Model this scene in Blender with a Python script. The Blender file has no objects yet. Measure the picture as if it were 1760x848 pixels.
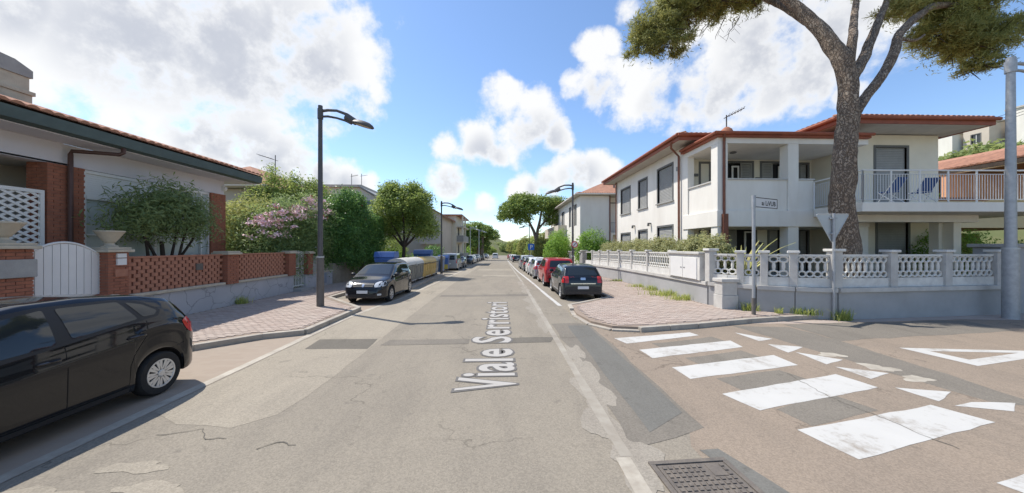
import bpy, bmesh, math, random
import numpy as np
from mathutils import Vector, Matrix
from mathutils.bvhtree import BVHTree

random.seed(7)
RNG = np.random.default_rng(11)
R = math.radians
scene = bpy.context.scene
COL = scene.collection

# ---------------------------------------------------------------- camera
cam_data = bpy.data.cameras.new('street_camera')
cam_data.sensor_width = 36.0
cam_data.lens = 36.0 * 570.0 / 1760.0
cam_data.clip_start = 0.05
cam_data.clip_end = 6000.0
camera = bpy.data.objects.new('street_camera', cam_data)
camera.location = (0.0, 0.0, 2.15)
camera.rotation_euler = (R(90.0), 0.0, R(-2.0))
COL.objects.link(camera)
scene.camera = camera

# ---------------------------------------------------------------- sun and sky
SUN_TO = Vector((-3.3, 2.0, 6.2)).normalized()      # from the ground towards the sun
sun_data = bpy.data.lights.new('sun', 'SUN')
sun_data.energy = 4.0
sun_data.angle = R(0.53)
sun_data.color = (1.0, 0.95, 0.87)
sun = bpy.data.objects.new('sun', sun_data)
sun.rotation_euler = SUN_TO.to_track_quat('Z', 'Y').to_euler()
sun.location = (-30, 20, 60)
COL.objects.link(sun)

world = bpy.data.worlds.new('World')
scene.world = world
world.use_nodes = True
SKY_STRENGTH = 0.15


def build_world():
    nt = world.node_tree
    nt.nodes.clear()
    N, L = nt.nodes.new, nt.links.new

    def math_(op, a, b=None, c=None, clamp=False):
        n = N('ShaderNodeMath'); n.operation = op; n.use_clamp = clamp
        for i, v in enumerate((a, b, c)):
            if v is None:
                continue
            if isinstance(v, (int, float)):
                n.inputs[i].default_value = v
            else:
                L(v, n.inputs[i])
        return n.outputs[0]

    def vmath(op, a, b=None, scale=None):
        n = N('ShaderNodeVectorMath'); n.operation = op
        for i, v in enumerate((a, b)):
            if v is None:
                continue
            if isinstance(v, (tuple, list, Vector)):
                n.inputs[i].default_value = tuple(v)
            else:
                L(v, n.inputs[i])
        if scale is not None:
            n.inputs['Scale'].default_value = scale
        return n.outputs['Value'] if op == 'DOT_PRODUCT' else n.outputs[0]

    def smooth(v, a, b):
        n = N('ShaderNodeMapRange'); n.interpolation_type = 'SMOOTHSTEP'
        n.inputs['From Min'].default_value = a; n.inputs['From Max'].default_value = b
        L(v, n.inputs['Value'])
        return n.outputs[0]

    sky = N('ShaderNodeTexSky')
    sky.sky_type = 'NISHITA'
    sky.sun_disc = False
    sky.sun_elevation = math.asin(SUN_TO.z)
    sky.sun_rotation = math.atan2(SUN_TO.x, SUN_TO.y)
    sky.air_density = 1.0
    sky.dust_density = 0.25
    sky.ozone_density = 3.5
    tc = N('ShaderNodeTexCoord')
    d = tc.outputs['Generated']
    # cumulus clouds: a ring of banks round the whole sky, each a group of round puffs
    def direction(u, v):
        return Vector((u, 1.0, v)).normalized()
    puffs = []
    def bank(px, py, r, squash=1.0):
        # px, py: tangent-plane direction of a puff as degrees-like units of the open sky
        puffs.append((direction((px - 860) / 570.0, (424 - py) / 570.0), r))
    for px, py, r in CLOUDS:
        bank(px, py, r / 570.0)
    rr = random.Random(5)
    for k in range(26):                               # the same kind of clouds in the rest of the sky
        az = R(75 + rr.random() * 210)
        el = R(4 + 60 * rr.random() ** 1.3)
        puffs.append((Vector((math.sin(az) * math.cos(el), math.cos(az) * math.cos(el), math.sin(el))), 0.10 + 0.16 * rr.random()))
    warp = N('ShaderNodeTexNoise'); warp.inputs['Scale'].default_value = 6.0; warp.inputs['Detail'].default_value = 2.0
    L(d, warp.inputs['Vector'])
    wv = vmath('SCALE', vmath('SUBTRACT', warp.outputs['Color'], (0.5, 0.5, 0.5)), scale=0.055)
    dw = vmath('NORMALIZE', vmath('ADD', d, wv))

    def gather(items):
        acc = None
        for c, r in items:
            # 1 in the middle of a puff, 0 at its rim, negative outside
            k = 1.0 / (1.0 - math.cos(min(r / (1.0 + 0.9 * (1 - c.y)), 1.2)))
            f = math_('MULTIPLY_ADD', vmath('DOT_PRODUCT', dw, c), k, 1.0 - k)
            acc = f if acc is None else math_('MAXIMUM', acc, f)
        return math_('MAXIMUM', acc, -2.0)

    cover = gather(puffs)
    under = gather([(direction((px - 860) / 570.0, (424 - py) / 570.0), r / 570.0) for px, py, r in CLOUD_SHADE]
                   + [((c + Vector((0.03, 0, -0.05))).normalized(), r * 0.7) for c, r in puffs[len(CLOUDS):]])
    n1 = N('ShaderNodeTexNoise'); n1.inputs['Scale'].default_value = 9.5
    n1.inputs['Detail'].default_value = 8.0; n1.inputs['Roughness'].default_value = 0.61
    L(d, n1.inputs['Vector'])
    nz = math_('SUBTRACT', n1.outputs['Fac'], 0.5)
    v = math_('ADD', math_('SUBTRACT', cover, 0.30), math_('MULTIPLY', nz, 3.6))
    alpha = smooth(v, -0.36, 0.55)
    grey = smooth(math_('MULTIPLY_ADD', nz, -2.6, under), -0.9, 1.0)
    g = math_('MULTIPLY', grey, smooth(v, 0.1, 1.1))
    cc = N('ShaderNodeMix'); cc.data_type = 'RGBA'
    cc.inputs['A'].default_value = (0.74, 0.74, 0.735, 1)
    cc.inputs['B'].default_value = (0.43, 0.45, 0.50, 1)
    L(g, cc.inputs['Factor'])
    sk = N('ShaderNodeMix'); sk.data_type = 'RGBA'
    mul = vmath('MULTIPLY', sky.outputs[0], tuple(SKY_STRENGTH * k for k in (0.97, 1.0, 1.03)))
    L(cc.outputs['Result'], sk.inputs['B'])
    L(mul, sk.inputs['A'])
    L(math_('MULTIPLY', alpha, 0.96), sk.inputs['Factor'])
    bg = N('ShaderNodeBackground'); bg.inputs['Strength'].default_value = 1.0
    L(sk.outputs['Result'], bg.inputs['Color'])
    out = N('ShaderNodeOutputWorld'); L(bg.outputs[0], out.inputs['Surface'])


# cloud puffs (tangent-plane px, py, radius) of the cumulus in front of the camera
CLOUDS = [
    (40, 30, 120), (130, 60, 110), (250, 90, 120), (380, 60, 150), (500, 70, 150), (590, 85, 105), (640, 105, 62), (300, 0, 160), (480, -20, 160),
    (180, 135, 60), (240, 170, 62), (300, 200, 66), (360, 235, 72), (430, 258, 80), (500, 285, 66), (560, 312, 44), (340, 292, 30), (420, 140, 70), (560, 140, 66), (480, 150, 60),
    (-150, 60, 200), (655, 150, 30),
    (862, 182, 46), (915, 205, 52), (955, 230, 34), (820, 245, 44), (775, 253, 32), (890, 235, 46), (770, 308, 38), (872, 152, 20), (850, 262, 24),
    (985, 152, 28), (1040, 142, 54), (1020, 76, 32), (1052, 70, 26), (1110, 165, 62), (1220, 125, 96), (1320, 90, 120), (1420, 60, 100), (1320, 168, 60), (1085, 12, 28),
    (1250, 30, 100), (1400, 140, 46), (1190, 182, 36),
    (1010, 292, 46), (955, 307, 38), (900, 330, 34), (1045, 300, 28), (835, 352, 24), (600, 312, 40), (640, 318, 26),
    (1480, 150, 22), (300, -160, 200), (1350, -140, 180),
]
# grey undersides and shaded bodies of those clouds
CLOUD_SHADE = [(270, 70, 90), (390, 90, 110), (500, 110, 90), (420, 150, 60), (450, 285, 70), (540, 300, 40), (360, 250, 40), (560, 140, 40), (930, 245, 42), (830, 268, 34), (775, 315, 24),
               (1420, 90, 90), (1340, 70, 70), (1250, 170, 50), (1150, 175, 40), (1000, 312, 36), (930, 332, 30), (60, 20, 50), (600, 325, 30), (1030, 165, 26), (1430, 130, 60)]
build_world()

scene.view_settings.view_transform = 'Standard'
scene.view_settings.look = 'None'
scene.view_settings.gamma = 1.0
scene.view_settings.use_curve_mapping = False
scene.view_settings.exposure = 0.46
scene.render.engine = 'CYCLES'
scene.cycles.use_denoising = True
scene.cycles.max_bounces = 6
scene.cycles.transparent_max_bounces = 8


# ---------------------------------------------------------------- ground level: flat at the junction, then falling gently away
def zg(Y):
    if Y < 12.0:
        return 0.0
    if Y < 24.0:
        return -0.02 * (Y - 12.0) ** 2 / 24.0
    return -0.12 - 0.02 * (Y - 24.0)


# ---------------------------------------------------------------- mesh helpers
def srgb(r, g, b):
    f = lambda c: (c / 255.0 / 12.92) if c / 255.0 <= 0.04045 else ((c / 255.0 + 0.055) / 1.055) ** 2.4
    return (f(r), f(g), f(b))


class MB:
    """Collects faces for ONE mesh object."""
    def __init__(self):
        self.v, self.f, self.mi = [], [], []
        self.cur = 0

    def add(self, verts, faces, mi=None):
        o = len(self.v)
        self.v.extend(tuple(p) for p in verts)
        m = self.cur if mi is None else mi
        for f in faces:
            self.f.append(tuple(i + o for i in f))
            self.mi.append(m)
        return self

    def box(self, x0, x1, y0, y1, z0, z1, mi=None):
        if x0 > x1: x0, x1 = x1, x0
        if y0 > y1: y0, y1 = y1, y0
        if z0 > z1: z0, z1 = z1, z0
        vs = [(x, y, z) for z in (z0, z1) for y in (y0, y1) for x in (x0, x1)]
        fs = [(0, 2, 3, 1), (4, 5, 7, 6), (0, 1, 5, 4), (2, 6, 7, 3), (0, 4, 6, 2), (1, 3, 7, 5)]
        return self.add(vs, fs, mi)

    def obox(self, c, ux, hx, hy, z0, z1, mi=None, topscale=1.0):
        """box centred at c (x, y), long axis along unit vector ux (x, y), half sizes hx, hy"""
        ux = Vector(ux).normalized(); uy = Vector((-ux.y, ux.x))
        vs = []
        for z, s in ((z0, 1.0), (z1, topscale)):
            for b in (-1, 1):
                for a in (-1, 1):
                    p = Vector(c[:2]) + ux * hx * a * s + uy * hy * b * s
                    vs.append((p.x, p.y, z))
        fs = [(0, 2, 3, 1), (4, 5, 7, 6), (0, 1, 5, 4), (2, 6, 7, 3), (0, 4, 6, 2), (1, 3, 7, 5)]
        return self.add(vs, fs, mi)

    def prism(self, poly, z0, z1, mi=None, zf=None):
        """vertical prism over a counter-clockwise polygon of (x, y)"""
        n = len(poly)
        h = zf or (lambda x, y: 0.0)
        vs = [(x, y, z0 + h(x, y)) for x, y in poly] + [(x, y, z1 + h(x, y)) for x, y in poly]
        fs = [tuple(reversed(range(n))), tuple(range(n, 2 * n))]
        fs += [(i, (i + 1) % n, n + (i + 1) % n, n + i) for i in range(n)]
        return self.add(vs, fs, mi)

    def extrude(self, poly3, vec, mi=None):
        n = len(poly3); vec = Vector(vec)
        vs = [tuple(p) for p in poly3] + [tuple(Vector(p) + vec) for p in poly3]
        fs = [tuple(reversed(range(n))), tuple(range(n, 2 * n))]
        fs += [(i, (i + 1) % n, n + (i + 1) % n, n + i) for i in range(n)]
        return self.add(vs, fs, mi)

    def tube(self, pts, radii, n=8, mi=None, caps=True):
        pts = [Vector(p) for p in pts]
        if isinstance(radii, (int, float)):
            radii = [radii] * len(pts)
        vs, fs = [], []
        ref = None
        for i, p in enumerate(pts):
            t = (pts[min(i + 1, len(pts) - 1)] - pts[max(i - 1, 0)]).normalized()
            if ref is None:
                ref = Vector((0, 0, 1)) if abs(t.z) < 0.9 else Vector((1, 0, 0))
            a = (ref - t * ref.dot(t)).normalized(); b = t.cross(a); ref = a
            for k in range(n):
                w = 2 * math.pi * k / n
                vs.append(tuple(p + (a * math.cos(w) + b * math.sin(w)) * radii[i]))
        for i in range(len(pts) - 1):
            for k in range(n):
                k2 = (k + 1) % n
                fs.append((i * n + k, i * n + k2, (i + 1) * n + k2, (i + 1) * n + k))
        if caps:
            fs.append(tuple(reversed(range(n))))
            fs.append(tuple(range((len(pts) - 1) * n, len(pts) * n)))
        return self.add(vs, fs, mi)

    def lathe(self, prof, c=(0, 0, 0), n=16, axis='z', mi=None, closed=False):
        vs, fs = [], []
        for r, h in prof:
            for k in range(n):
                w = 2 * math.pi * k / n
                a, b = r * math.cos(w), r * math.sin(w)
                p = {'z': (a, b, h), 'y': (a, h, b), 'x': (h, a, b)}[axis]
                vs.append((p[0] + c[0], p[1] + c[1], p[2] + c[2]))
        m = len(prof)
        for i in range(m - 1 if not closed else m):
            for k in range(n):
                k2 = (k + 1) % n; j = (i + 1) % m
                fs.append((i * n + k, i * n + k2, j * n + k2, j * n + k))
        if not closed:
            fs.append(tuple(reversed(range(n)))); fs.append(tuple(range((m - 1) * n, m * n)))
        return self.add(vs, fs, mi)

    def sheet(self, poly, dz, zf=None):
        """flat polygon following the ground"""
        h = zf or (lambda x, y: zg(y))
        return self.add([(x, y, h(x, y) + dz) for x, y in poly], [tuple(range(len(poly)))])

    def strip(self, left, right, dz):
        n = len(left)
        vs = [(x, y, zg(y) + dz) for x, y in left] + [(x, y, zg(y) + dz) for x, y in right]
        return self.add(vs, [(i, n + i, n + i + 1, i + 1) for i in range(n - 1)])

    def build(self, name, mat, parent=None, smooth=False, bevel=0.0, world=True, loc=None, seg=2):
        me = bpy.data.meshes.new(name)
        off = Vector((0, 0, 0))
        if loc is not None:
            off = Vector(loc)
        elif parent is not None and world:
            q = parent
            while q is not None:
                off += q.location; q = q.parent
        vs = [(p[0] - off.x, p[1] - off.y, p[2] - off.z) for p in self.v]
        me.from_pydata(vs, [], self.f)
        mats = mat if isinstance(mat, (list, tuple)) else [mat]
        for m in mats:
            me.materials.append(m)
        if len(mats) > 1:
            me.polygons.foreach_set('material_index', self.mi)
        bm = bmesh.new(); bm.from_mesh(me)
        bmesh.ops.recalc_face_normals(bm, faces=bm.faces)
        bm.to_mesh(me); bm.free()
        if smooth:
            me.polygons.foreach_set('use_smooth', [True] * len(me.polygons))
            try:
                me.set_sharp_from_angle(angle=R(42))
            except Exception:
                pass
        me.update()
        o = bpy.data.objects.new(name, me)
        COL.objects.link(o)
        if loc is not None:
            o.location = off
        if parent is not None:
            o.parent = parent
        if bevel > 0:
            b = o.modifiers.new('bevel', 'BEVEL'); b.width = bevel; b.segments = seg
            b.limit_method = 'ANGLE'; b.angle_limit = R(40)
        return o


def tag(o, label=None, cat=None, group=None, kind=None):
    if label: o['label'] = label
    if cat: o['category'] = cat
    if group: o['group'] = group
    if kind: o['kind'] = kind
    return o


def thing(name, label, cat, loc=(0, 0, 0), rotz=0.0, group=None):
    o = bpy.data.objects.new(name, None)
    o.empty_display_size = 0.2
    o.location = loc; o.rotation_euler = (0, 0, rotz)
    COL.objects.link(o)
    return tag(o, label, cat, group)


def copy_tree(o, parent=None):
    c = o.copy()
    COL.objects.link(c)
    c.parent = parent
    for ch in list(o.children):
        copy_tree(ch, c)
    return c


def share(name, mesh, parent, loc, rotz=0.0, scale=None):
    """another object of the same mesh data"""
    o = bpy.data.objects.new(name, mesh)
    COL.objects.link(o)
    o.parent = parent
    o.location = loc
    o.rotation_euler = (0, 0, rotz)
    if scale:
        o.scale = scale
    return o


def round_poly(pts, r=0.03, n=4):
    out = []
    m = len(pts)
    for i in range(m):
        p0, p1, p2 = Vector(pts[i - 1]), Vector(pts[i]), Vector(pts[(i + 1) % m])
        a, b = (p0 - p1), (p2 - p1)
        rr = min(r, a.length * 0.45, b.length * 0.45)
        s, e = p1 + a.normalized() * rr, p1 + b.normalized() * rr
        for k in range(n + 1):
            t = k / n
            q = s * (1 - t) ** 2 + p1 * 2 * t * (1 - t) + e * t ** 2
            out.append((q.x, q.y))
    return out


# ---------------------------------------------------------------- materials
MATS = {}


def material(name, color, rough=0.8, var=0.0, color2=None, scale=4.0, bump=0.0, bump_scale=60.0, metallic=0.0,
             spec=0.4, coat=0.0, detail=6.0, contrast=(0.35, 0.65), emission=None, stretch=None):
    if name in MATS:
        return MATS[name]
    m = bpy.data.materials.new(name); m.use_nodes = True
    nt = m.node_tree; b = nt.nodes['Principled BSDF']
    N, L = nt.nodes.new, nt.links.new
    b.inputs['Base Color'].default_value = (*color, 1)
    b.inputs['Roughness'].default_value = rough
    b.inputs['Metallic'].default_value = metallic
    b.inputs['Specular IOR Level'].default_value = spec
    if coat:
        b.inputs['Coat Weight'].default_value = coat
        b.inputs['Coat Roughness'].default_value = 0.03
    tc = N('ShaderNodeTexCoord')
    vec = tc.outputs['Object']
    if stretch:
        mp = N('ShaderNodeMapping'); mp.inputs['Scale'].default_value = stretch
        L(vec, mp.inputs['Vector']); vec = mp.outputs[0]
    if color2 is None and var > 0:
        color2 = tuple(c * (1 - var) for c in color)
    if color2 is not None:
        n = N('ShaderNodeTexNoise'); n.inputs['Scale'].default_value = scale; n.inputs['Detail'].default_value = detail
        n.inputs['Roughness'].default_value = 0.62
        L(vec, n.inputs['Vector'])
        r = N('ShaderNodeMapRange'); r.inputs['From Min'].default_value = contrast[0]; r.inputs['From Max'].default_value = contrast[1]
        L(n.outputs['Fac'], r.inputs['Value'])
        mx = N('ShaderNodeMix'); mx.data_type = 'RGBA'
        mx.inputs['A'].default_value = (*color, 1); mx.inputs['B'].default_value = (*color2, 1)
        L(r.outputs[0], mx.inputs['Factor']); L(mx.outputs['Result'], b.inputs['Base Color'])
    if bump > 0:
        n = N('ShaderNodeTexNoise'); n.inputs['Scale'].default_value = bump_scale; n.inputs['Detail'].default_value = 4
        L(vec, n.inputs['Vector'])
        bp = N('ShaderNodeBump'); bp.inputs['Strength'].default_value = bump; bp.inputs['Distance'].default_value = 0.02
        L(n.outputs['Fac'], bp.inputs['Height']); L(bp.outputs[0], b.inputs['Normal'])
    if emission:
        b.inputs['Emission Color'].default_value = (*emission[0], 1); b.inputs['Emission Strength'].default_value = emission[1]
    MATS[name] = m
    return m


def leaf_material(name, dark, light, trans=0.35, rough=0.55):
    """leaf colour varies from leaf to leaf through the mesh attribute 'tint'"""
    if name in MATS:
        return MATS[name]
    m = bpy.data.materials.new(name); m.use_nodes = True
    nt = m.node_tree; nt.nodes.clear()
    N, L = nt.nodes.new, nt.links.new
    at = N('ShaderNodeAttribute'); at.attribute_name = 'tint'
    mx = N('ShaderNodeMix'); mx.data_type = 'RGBA'
    mx.inputs['A'].default_value = (*dark, 1); mx.inputs['B'].default_value = (*light, 1)
    L(at.outputs['Fac'], mx.inputs['Factor'])
    b = N('ShaderNodeBsdfPrincipled'); b.inputs['Roughness'].default_value = rough
    b.inputs['Specular IOR Level'].default_value = 0.3
    L(mx.outputs['Result'], b.inputs['Base Color'])
    t = N('ShaderNodeBsdfTranslucent')
    hs = N('ShaderNodeHueSaturation'); hs.inputs['Hue'].default_value = 0.48; hs.inputs['Value'].default_value = 1.25
    L(mx.outputs['Result'], hs.inputs['Color']); L(hs.outputs[0], t.inputs['Color'])
    ms = N('ShaderNodeMixShader'); ms.inputs[0].default_value = trans
    L(b.outputs[0], ms.inputs[1]); L(t.outputs[0], ms.inputs[2])
    o = N('ShaderNodeOutputMaterial'); L(ms.outputs[0], o.inputs['Surface'])
    MATS[name] = m
    return m


def asphalt(name, base, patch, dark, speck=0.17, crack=True, scale=0.55):
    """worn asphalt: broad stains, aggregate specks, hairline cracks"""
    m = bpy.data.materials.new(name); m.use_nodes = True
    nt = m.node_tree; b = nt.nodes['Principled BSDF']
    N, L = nt.nodes.new, nt.links.new
    tc = N('ShaderNodeTexCoord')
    vec = tc.outputs['Object']

    def noise(s, det=6.0, rough=0.6, stretch=None):
        n = N('ShaderNodeTexNoise'); n.inputs['Scale'].default_value = s; n.inputs['Detail'].default_value = det
        n.inputs['Roughness'].default_value = rough
        if stretch:
            mp = N('ShaderNodeMapping'); mp.inputs['Scale'].default_value = stretch
            L(vec, mp.inputs['Vector']); L(mp.outputs[0], n.inputs['Vector'])
        else:
            L(vec, n.inputs['Vector'])
        return n.outputs['Fac']

    def rng(v, a, c):
        r = N('ShaderNodeMapRange'); r.inputs['From Min'].default_value = a; r.inputs['From Max'].default_value = c
        L(v, r.inputs['Value']); return r.outputs[0]

    def mix(a, c, f, mode='MIX'):
        x = N('ShaderNodeMix'); x.data_type = 'RGBA'; x.blend_type = mode
        for s, q in (('A', a), ('B', c)):
            if isinstance(q, tuple): x.inputs[s].default_value = (*q, 1)
            else: L(q, x.inputs[s])
        if isinstance(f, float): x.inputs['Factor'].default_value = f
        else: L(f, x.inputs['Factor'])
        return x.outputs['Result']

    c = mix(base, patch, rng(noise(scale, 7), 0.36, 0.64))
    c = mix(c, dark, rng(noise(1.7, 8, 0.7, (1.0, 0.22, 1.0)), 0.48, 0.80))
    c = mix(c, dark, rng(noise(3.1, 3, 0.5), 0.66, 0.74))
    sp = N('ShaderNodeTexVoronoi'); sp.inputs['Scale'].default_value = 75.0
    L(vec, sp.inputs['Vector'])
    spk = N('ShaderNodeSeparateColor'); L(sp.outputs['Color'], spk.inputs[0])
    grain = N('ShaderNodeMapRange'); grain.inputs['To Min'].default_value = 1 - speck; grain.inputs['To Max'].default_value = 1 + speck * 0.75
    L(spk.outputs[0], grain.inputs['Value'])
    gm = N('ShaderNodeVectorMath'); gm.operation = 'SCALE'
    L(c, gm.inputs[0]); L(grain.outputs[0], gm.inputs['Scale'])
    c = gm.outputs[0]
    if crack:
        v = N('ShaderNodeTexVoronoi'); v.feature = 'DISTANCE_TO_EDGE'; v.inputs['Scale'].default_value = 0.42
        wn = N('ShaderNodeTexNoise'); wn.inputs['Scale'].default_value = 2.4; wn.inputs['Detail'].default_value = 5
        L(vec, wn.inputs['Vector'])
        va = N('ShaderNodeVectorMath'); va.operation = 'MULTIPLY_ADD'
        L(wn.outputs['Color'], va.inputs[0]); va.inputs[1].default_value = (0.9, 0.9, 0.0); L(vec, va.inputs[2])
        L(va.outputs[0], v.inputs['Vector'])
        lin = N('ShaderNodeMapRange'); lin.inputs['From Min'].default_value = 0.0; lin.inputs['From Max'].default_value = 0.008
        lin.inputs['To Min'].default_value = 1.0; lin.inputs['To Max'].default_value = 0.0
        L(v.outputs['Distance'], lin.inputs['Value'])
        gate = N('ShaderNodeMath'); gate.operation = 'MULTIPLY'
        L(lin.outputs[0], gate.inputs[0]); L(rng(noise(0.5, 3), 0.46, 0.56), gate.inputs[1])
        g2 = N('ShaderNodeMath'); g2.operation = 'MULTIPLY'; g2.inputs[1].default_value = 0.6; L(gate.outputs[0], g2.inputs[0])
        c = mix(c, tuple(x * 0.35 for x in base), g2.outputs[0])
    L(c, b.inputs['Base Color'])
    b.inputs['Roughness'].default_value = 0.9
    b.inputs['Specular IOR Level'].default_value = 0.25
    bp = N('ShaderNodeBump'); bp.inputs['Strength'].default_value = 0.2; bp.inputs['Distance'].default_value = 0.008
    L(sp.outputs['Distance'], bp.inputs['Height']); L(bp.outputs[0], b.inputs['Normal'])
    MATS[name] = m
    return m


def paint_material(name, col, under, wear=(0.56, 0.70), scale=9.0):
    """road paint worn through to the asphalt in flecks"""
    m = bpy.data.materials.new(name); m.use_nodes = True
    nt = m.node_tree; b = nt.nodes['Principled BSDF']
    N, L = nt.nodes.new, nt.links.new
    tc = N('ShaderNodeTexCoord')
    n = N('ShaderNodeTexNoise'); n.inputs['Scale'].default_value = scale; n.inputs['Detail'].default_value = 9
    n.inputs['Roughness'].default_value = 0.72
    L(tc.outputs['Object'], n.inputs['Vector'])
    r = N('ShaderNodeMapRange'); r.inputs['From Min'].default_value = wear[0]; r.inputs['From Max'].default_value = wear[1]
    n2 = N('ShaderNodeTexNoise'); n2.inputs['Scale'].default_value = 1.9; n2.inputs['Detail'].default_value = 5
    L(tc.outputs['Object'], n2.inputs['Vector'])
    w1 = N('ShaderNodeMath'); w1.operation = 'MULTIPLY'; w1.inputs[1].default_value = 0.55; L(n.outputs['Fac'], w1.inputs[0])
    w2 = N('ShaderNodeMath'); w2.operation = 'MULTIPLY_ADD'; w2.inputs[1].default_value = 0.45; L(n2.outputs['Fac'], w2.inputs[0]); L(w1.outputs[0], w2.inputs[2])
    L(w2.outputs[0], r.inputs['Value'])
    m0 = N('ShaderNodeMix'); m0.data_type = 'RGBA'
    m0.inputs['A'].default_value = (*col, 1); m0.inputs['B'].default_value = (*[c * 0.84 for c in col], 1)
    L(n2.outputs['Fac'], m0.inputs['Factor'])
    mx = N('ShaderNodeMix'); mx.data_type = 'RGBA'
    L(m0.outputs['Result'], mx.inputs['A']); mx.inputs['B'].default_value = (*under, 1)
    L(r.outputs[0], mx.inputs['Factor']); L(mx.outputs['Result'], b.inputs['Base Color'])
    b.inputs['Roughness'].default_value = 0.75
    MATS[name] = m
    return m


def paver_material(name, cols, grout, island=True, w=0.21, h=0.105, rot=0.0):
    """clay pavers: colour differs from paver to paver"""
    m = bpy.data.materials.new(name); m.use_nodes = True
    nt = m.node_tree; b = nt.nodes['Principled BSDF']
    N, L = nt.nodes.new, nt.links.new
    tc = N('ShaderNodeTexCoord')
    ramp = N('ShaderNodeValToRGB')
    els = ramp.color_ramp.elements
    while len(els) < len(cols):
        els.new(0.5)
    for i, c in enumerate(cols):
        els[i].position = i / (len(cols) - 1); els[i].color = (*c, 1)
    if island:
        g = N('ShaderNodeNewGeometry'); L(g.outputs['Random Per Island'], ramp.inputs[0])
        col = ramp.outputs[0]
    else:
        br = N('ShaderNodeTexBrick'); br.inputs['Scale'].default_value = 1.0
        br.inputs['Brick Width'].default_value = w; br.inputs['Row Height'].default_value = h
        br.inputs['Mortar Size'].default_value = 0.006
        br.inputs['Color1'].default_value = (*cols[0], 1); br.inputs['Color2'].default_value = (*cols[-1], 1)
        br.inputs['Mortar'].default_value = (*grout, 1)
        mp = N('ShaderNodeMapping'); mp.inputs['Rotation'].default_value = (0, 0, rot)
        L(tc.outputs['Object'], mp.inputs['Vector']); L(mp.outputs[0], br.inputs['Vector'])
        col = br.outputs['Color']
        bp = N('ShaderNodeBump'); bp.inputs['Strength'].default_value = 0.4; bp.inputs['Distance'].default_value = 0.006; bp.invert = True
        L(br.outputs['Fac'], bp.inputs['Height']); L(bp.outputs[0], b.inputs['Normal'])
    n = N('ShaderNodeTexNoise'); n.inputs['Scale'].default_value = 0.9; n.inputs['Detail'].default_value = 7
    L(tc.outputs['Object'], n.inputs['Vector'])
    r = N('ShaderNodeMapRange'); r.inputs['From Min'].default_value = 0.35; r.inputs['From Max'].default_value = 0.7
    r.inputs['To Max'].default_value = 0.55
    L(n.outputs['Fac'], r.inputs['Value'])
    mx = N('ShaderNodeMix'); mx.data_type = 'RGBA'
    L(col, mx.inputs['A']); mx.inputs['B'].default_value = (*grout, 1)
    L(r.outputs[0], mx.inputs['Factor']); L(mx.outputs['Result'], b.inputs['Base Color'])
    b.inputs['Roughness'].default_value = 0.88
    MATS[name] = m
    return m


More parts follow.
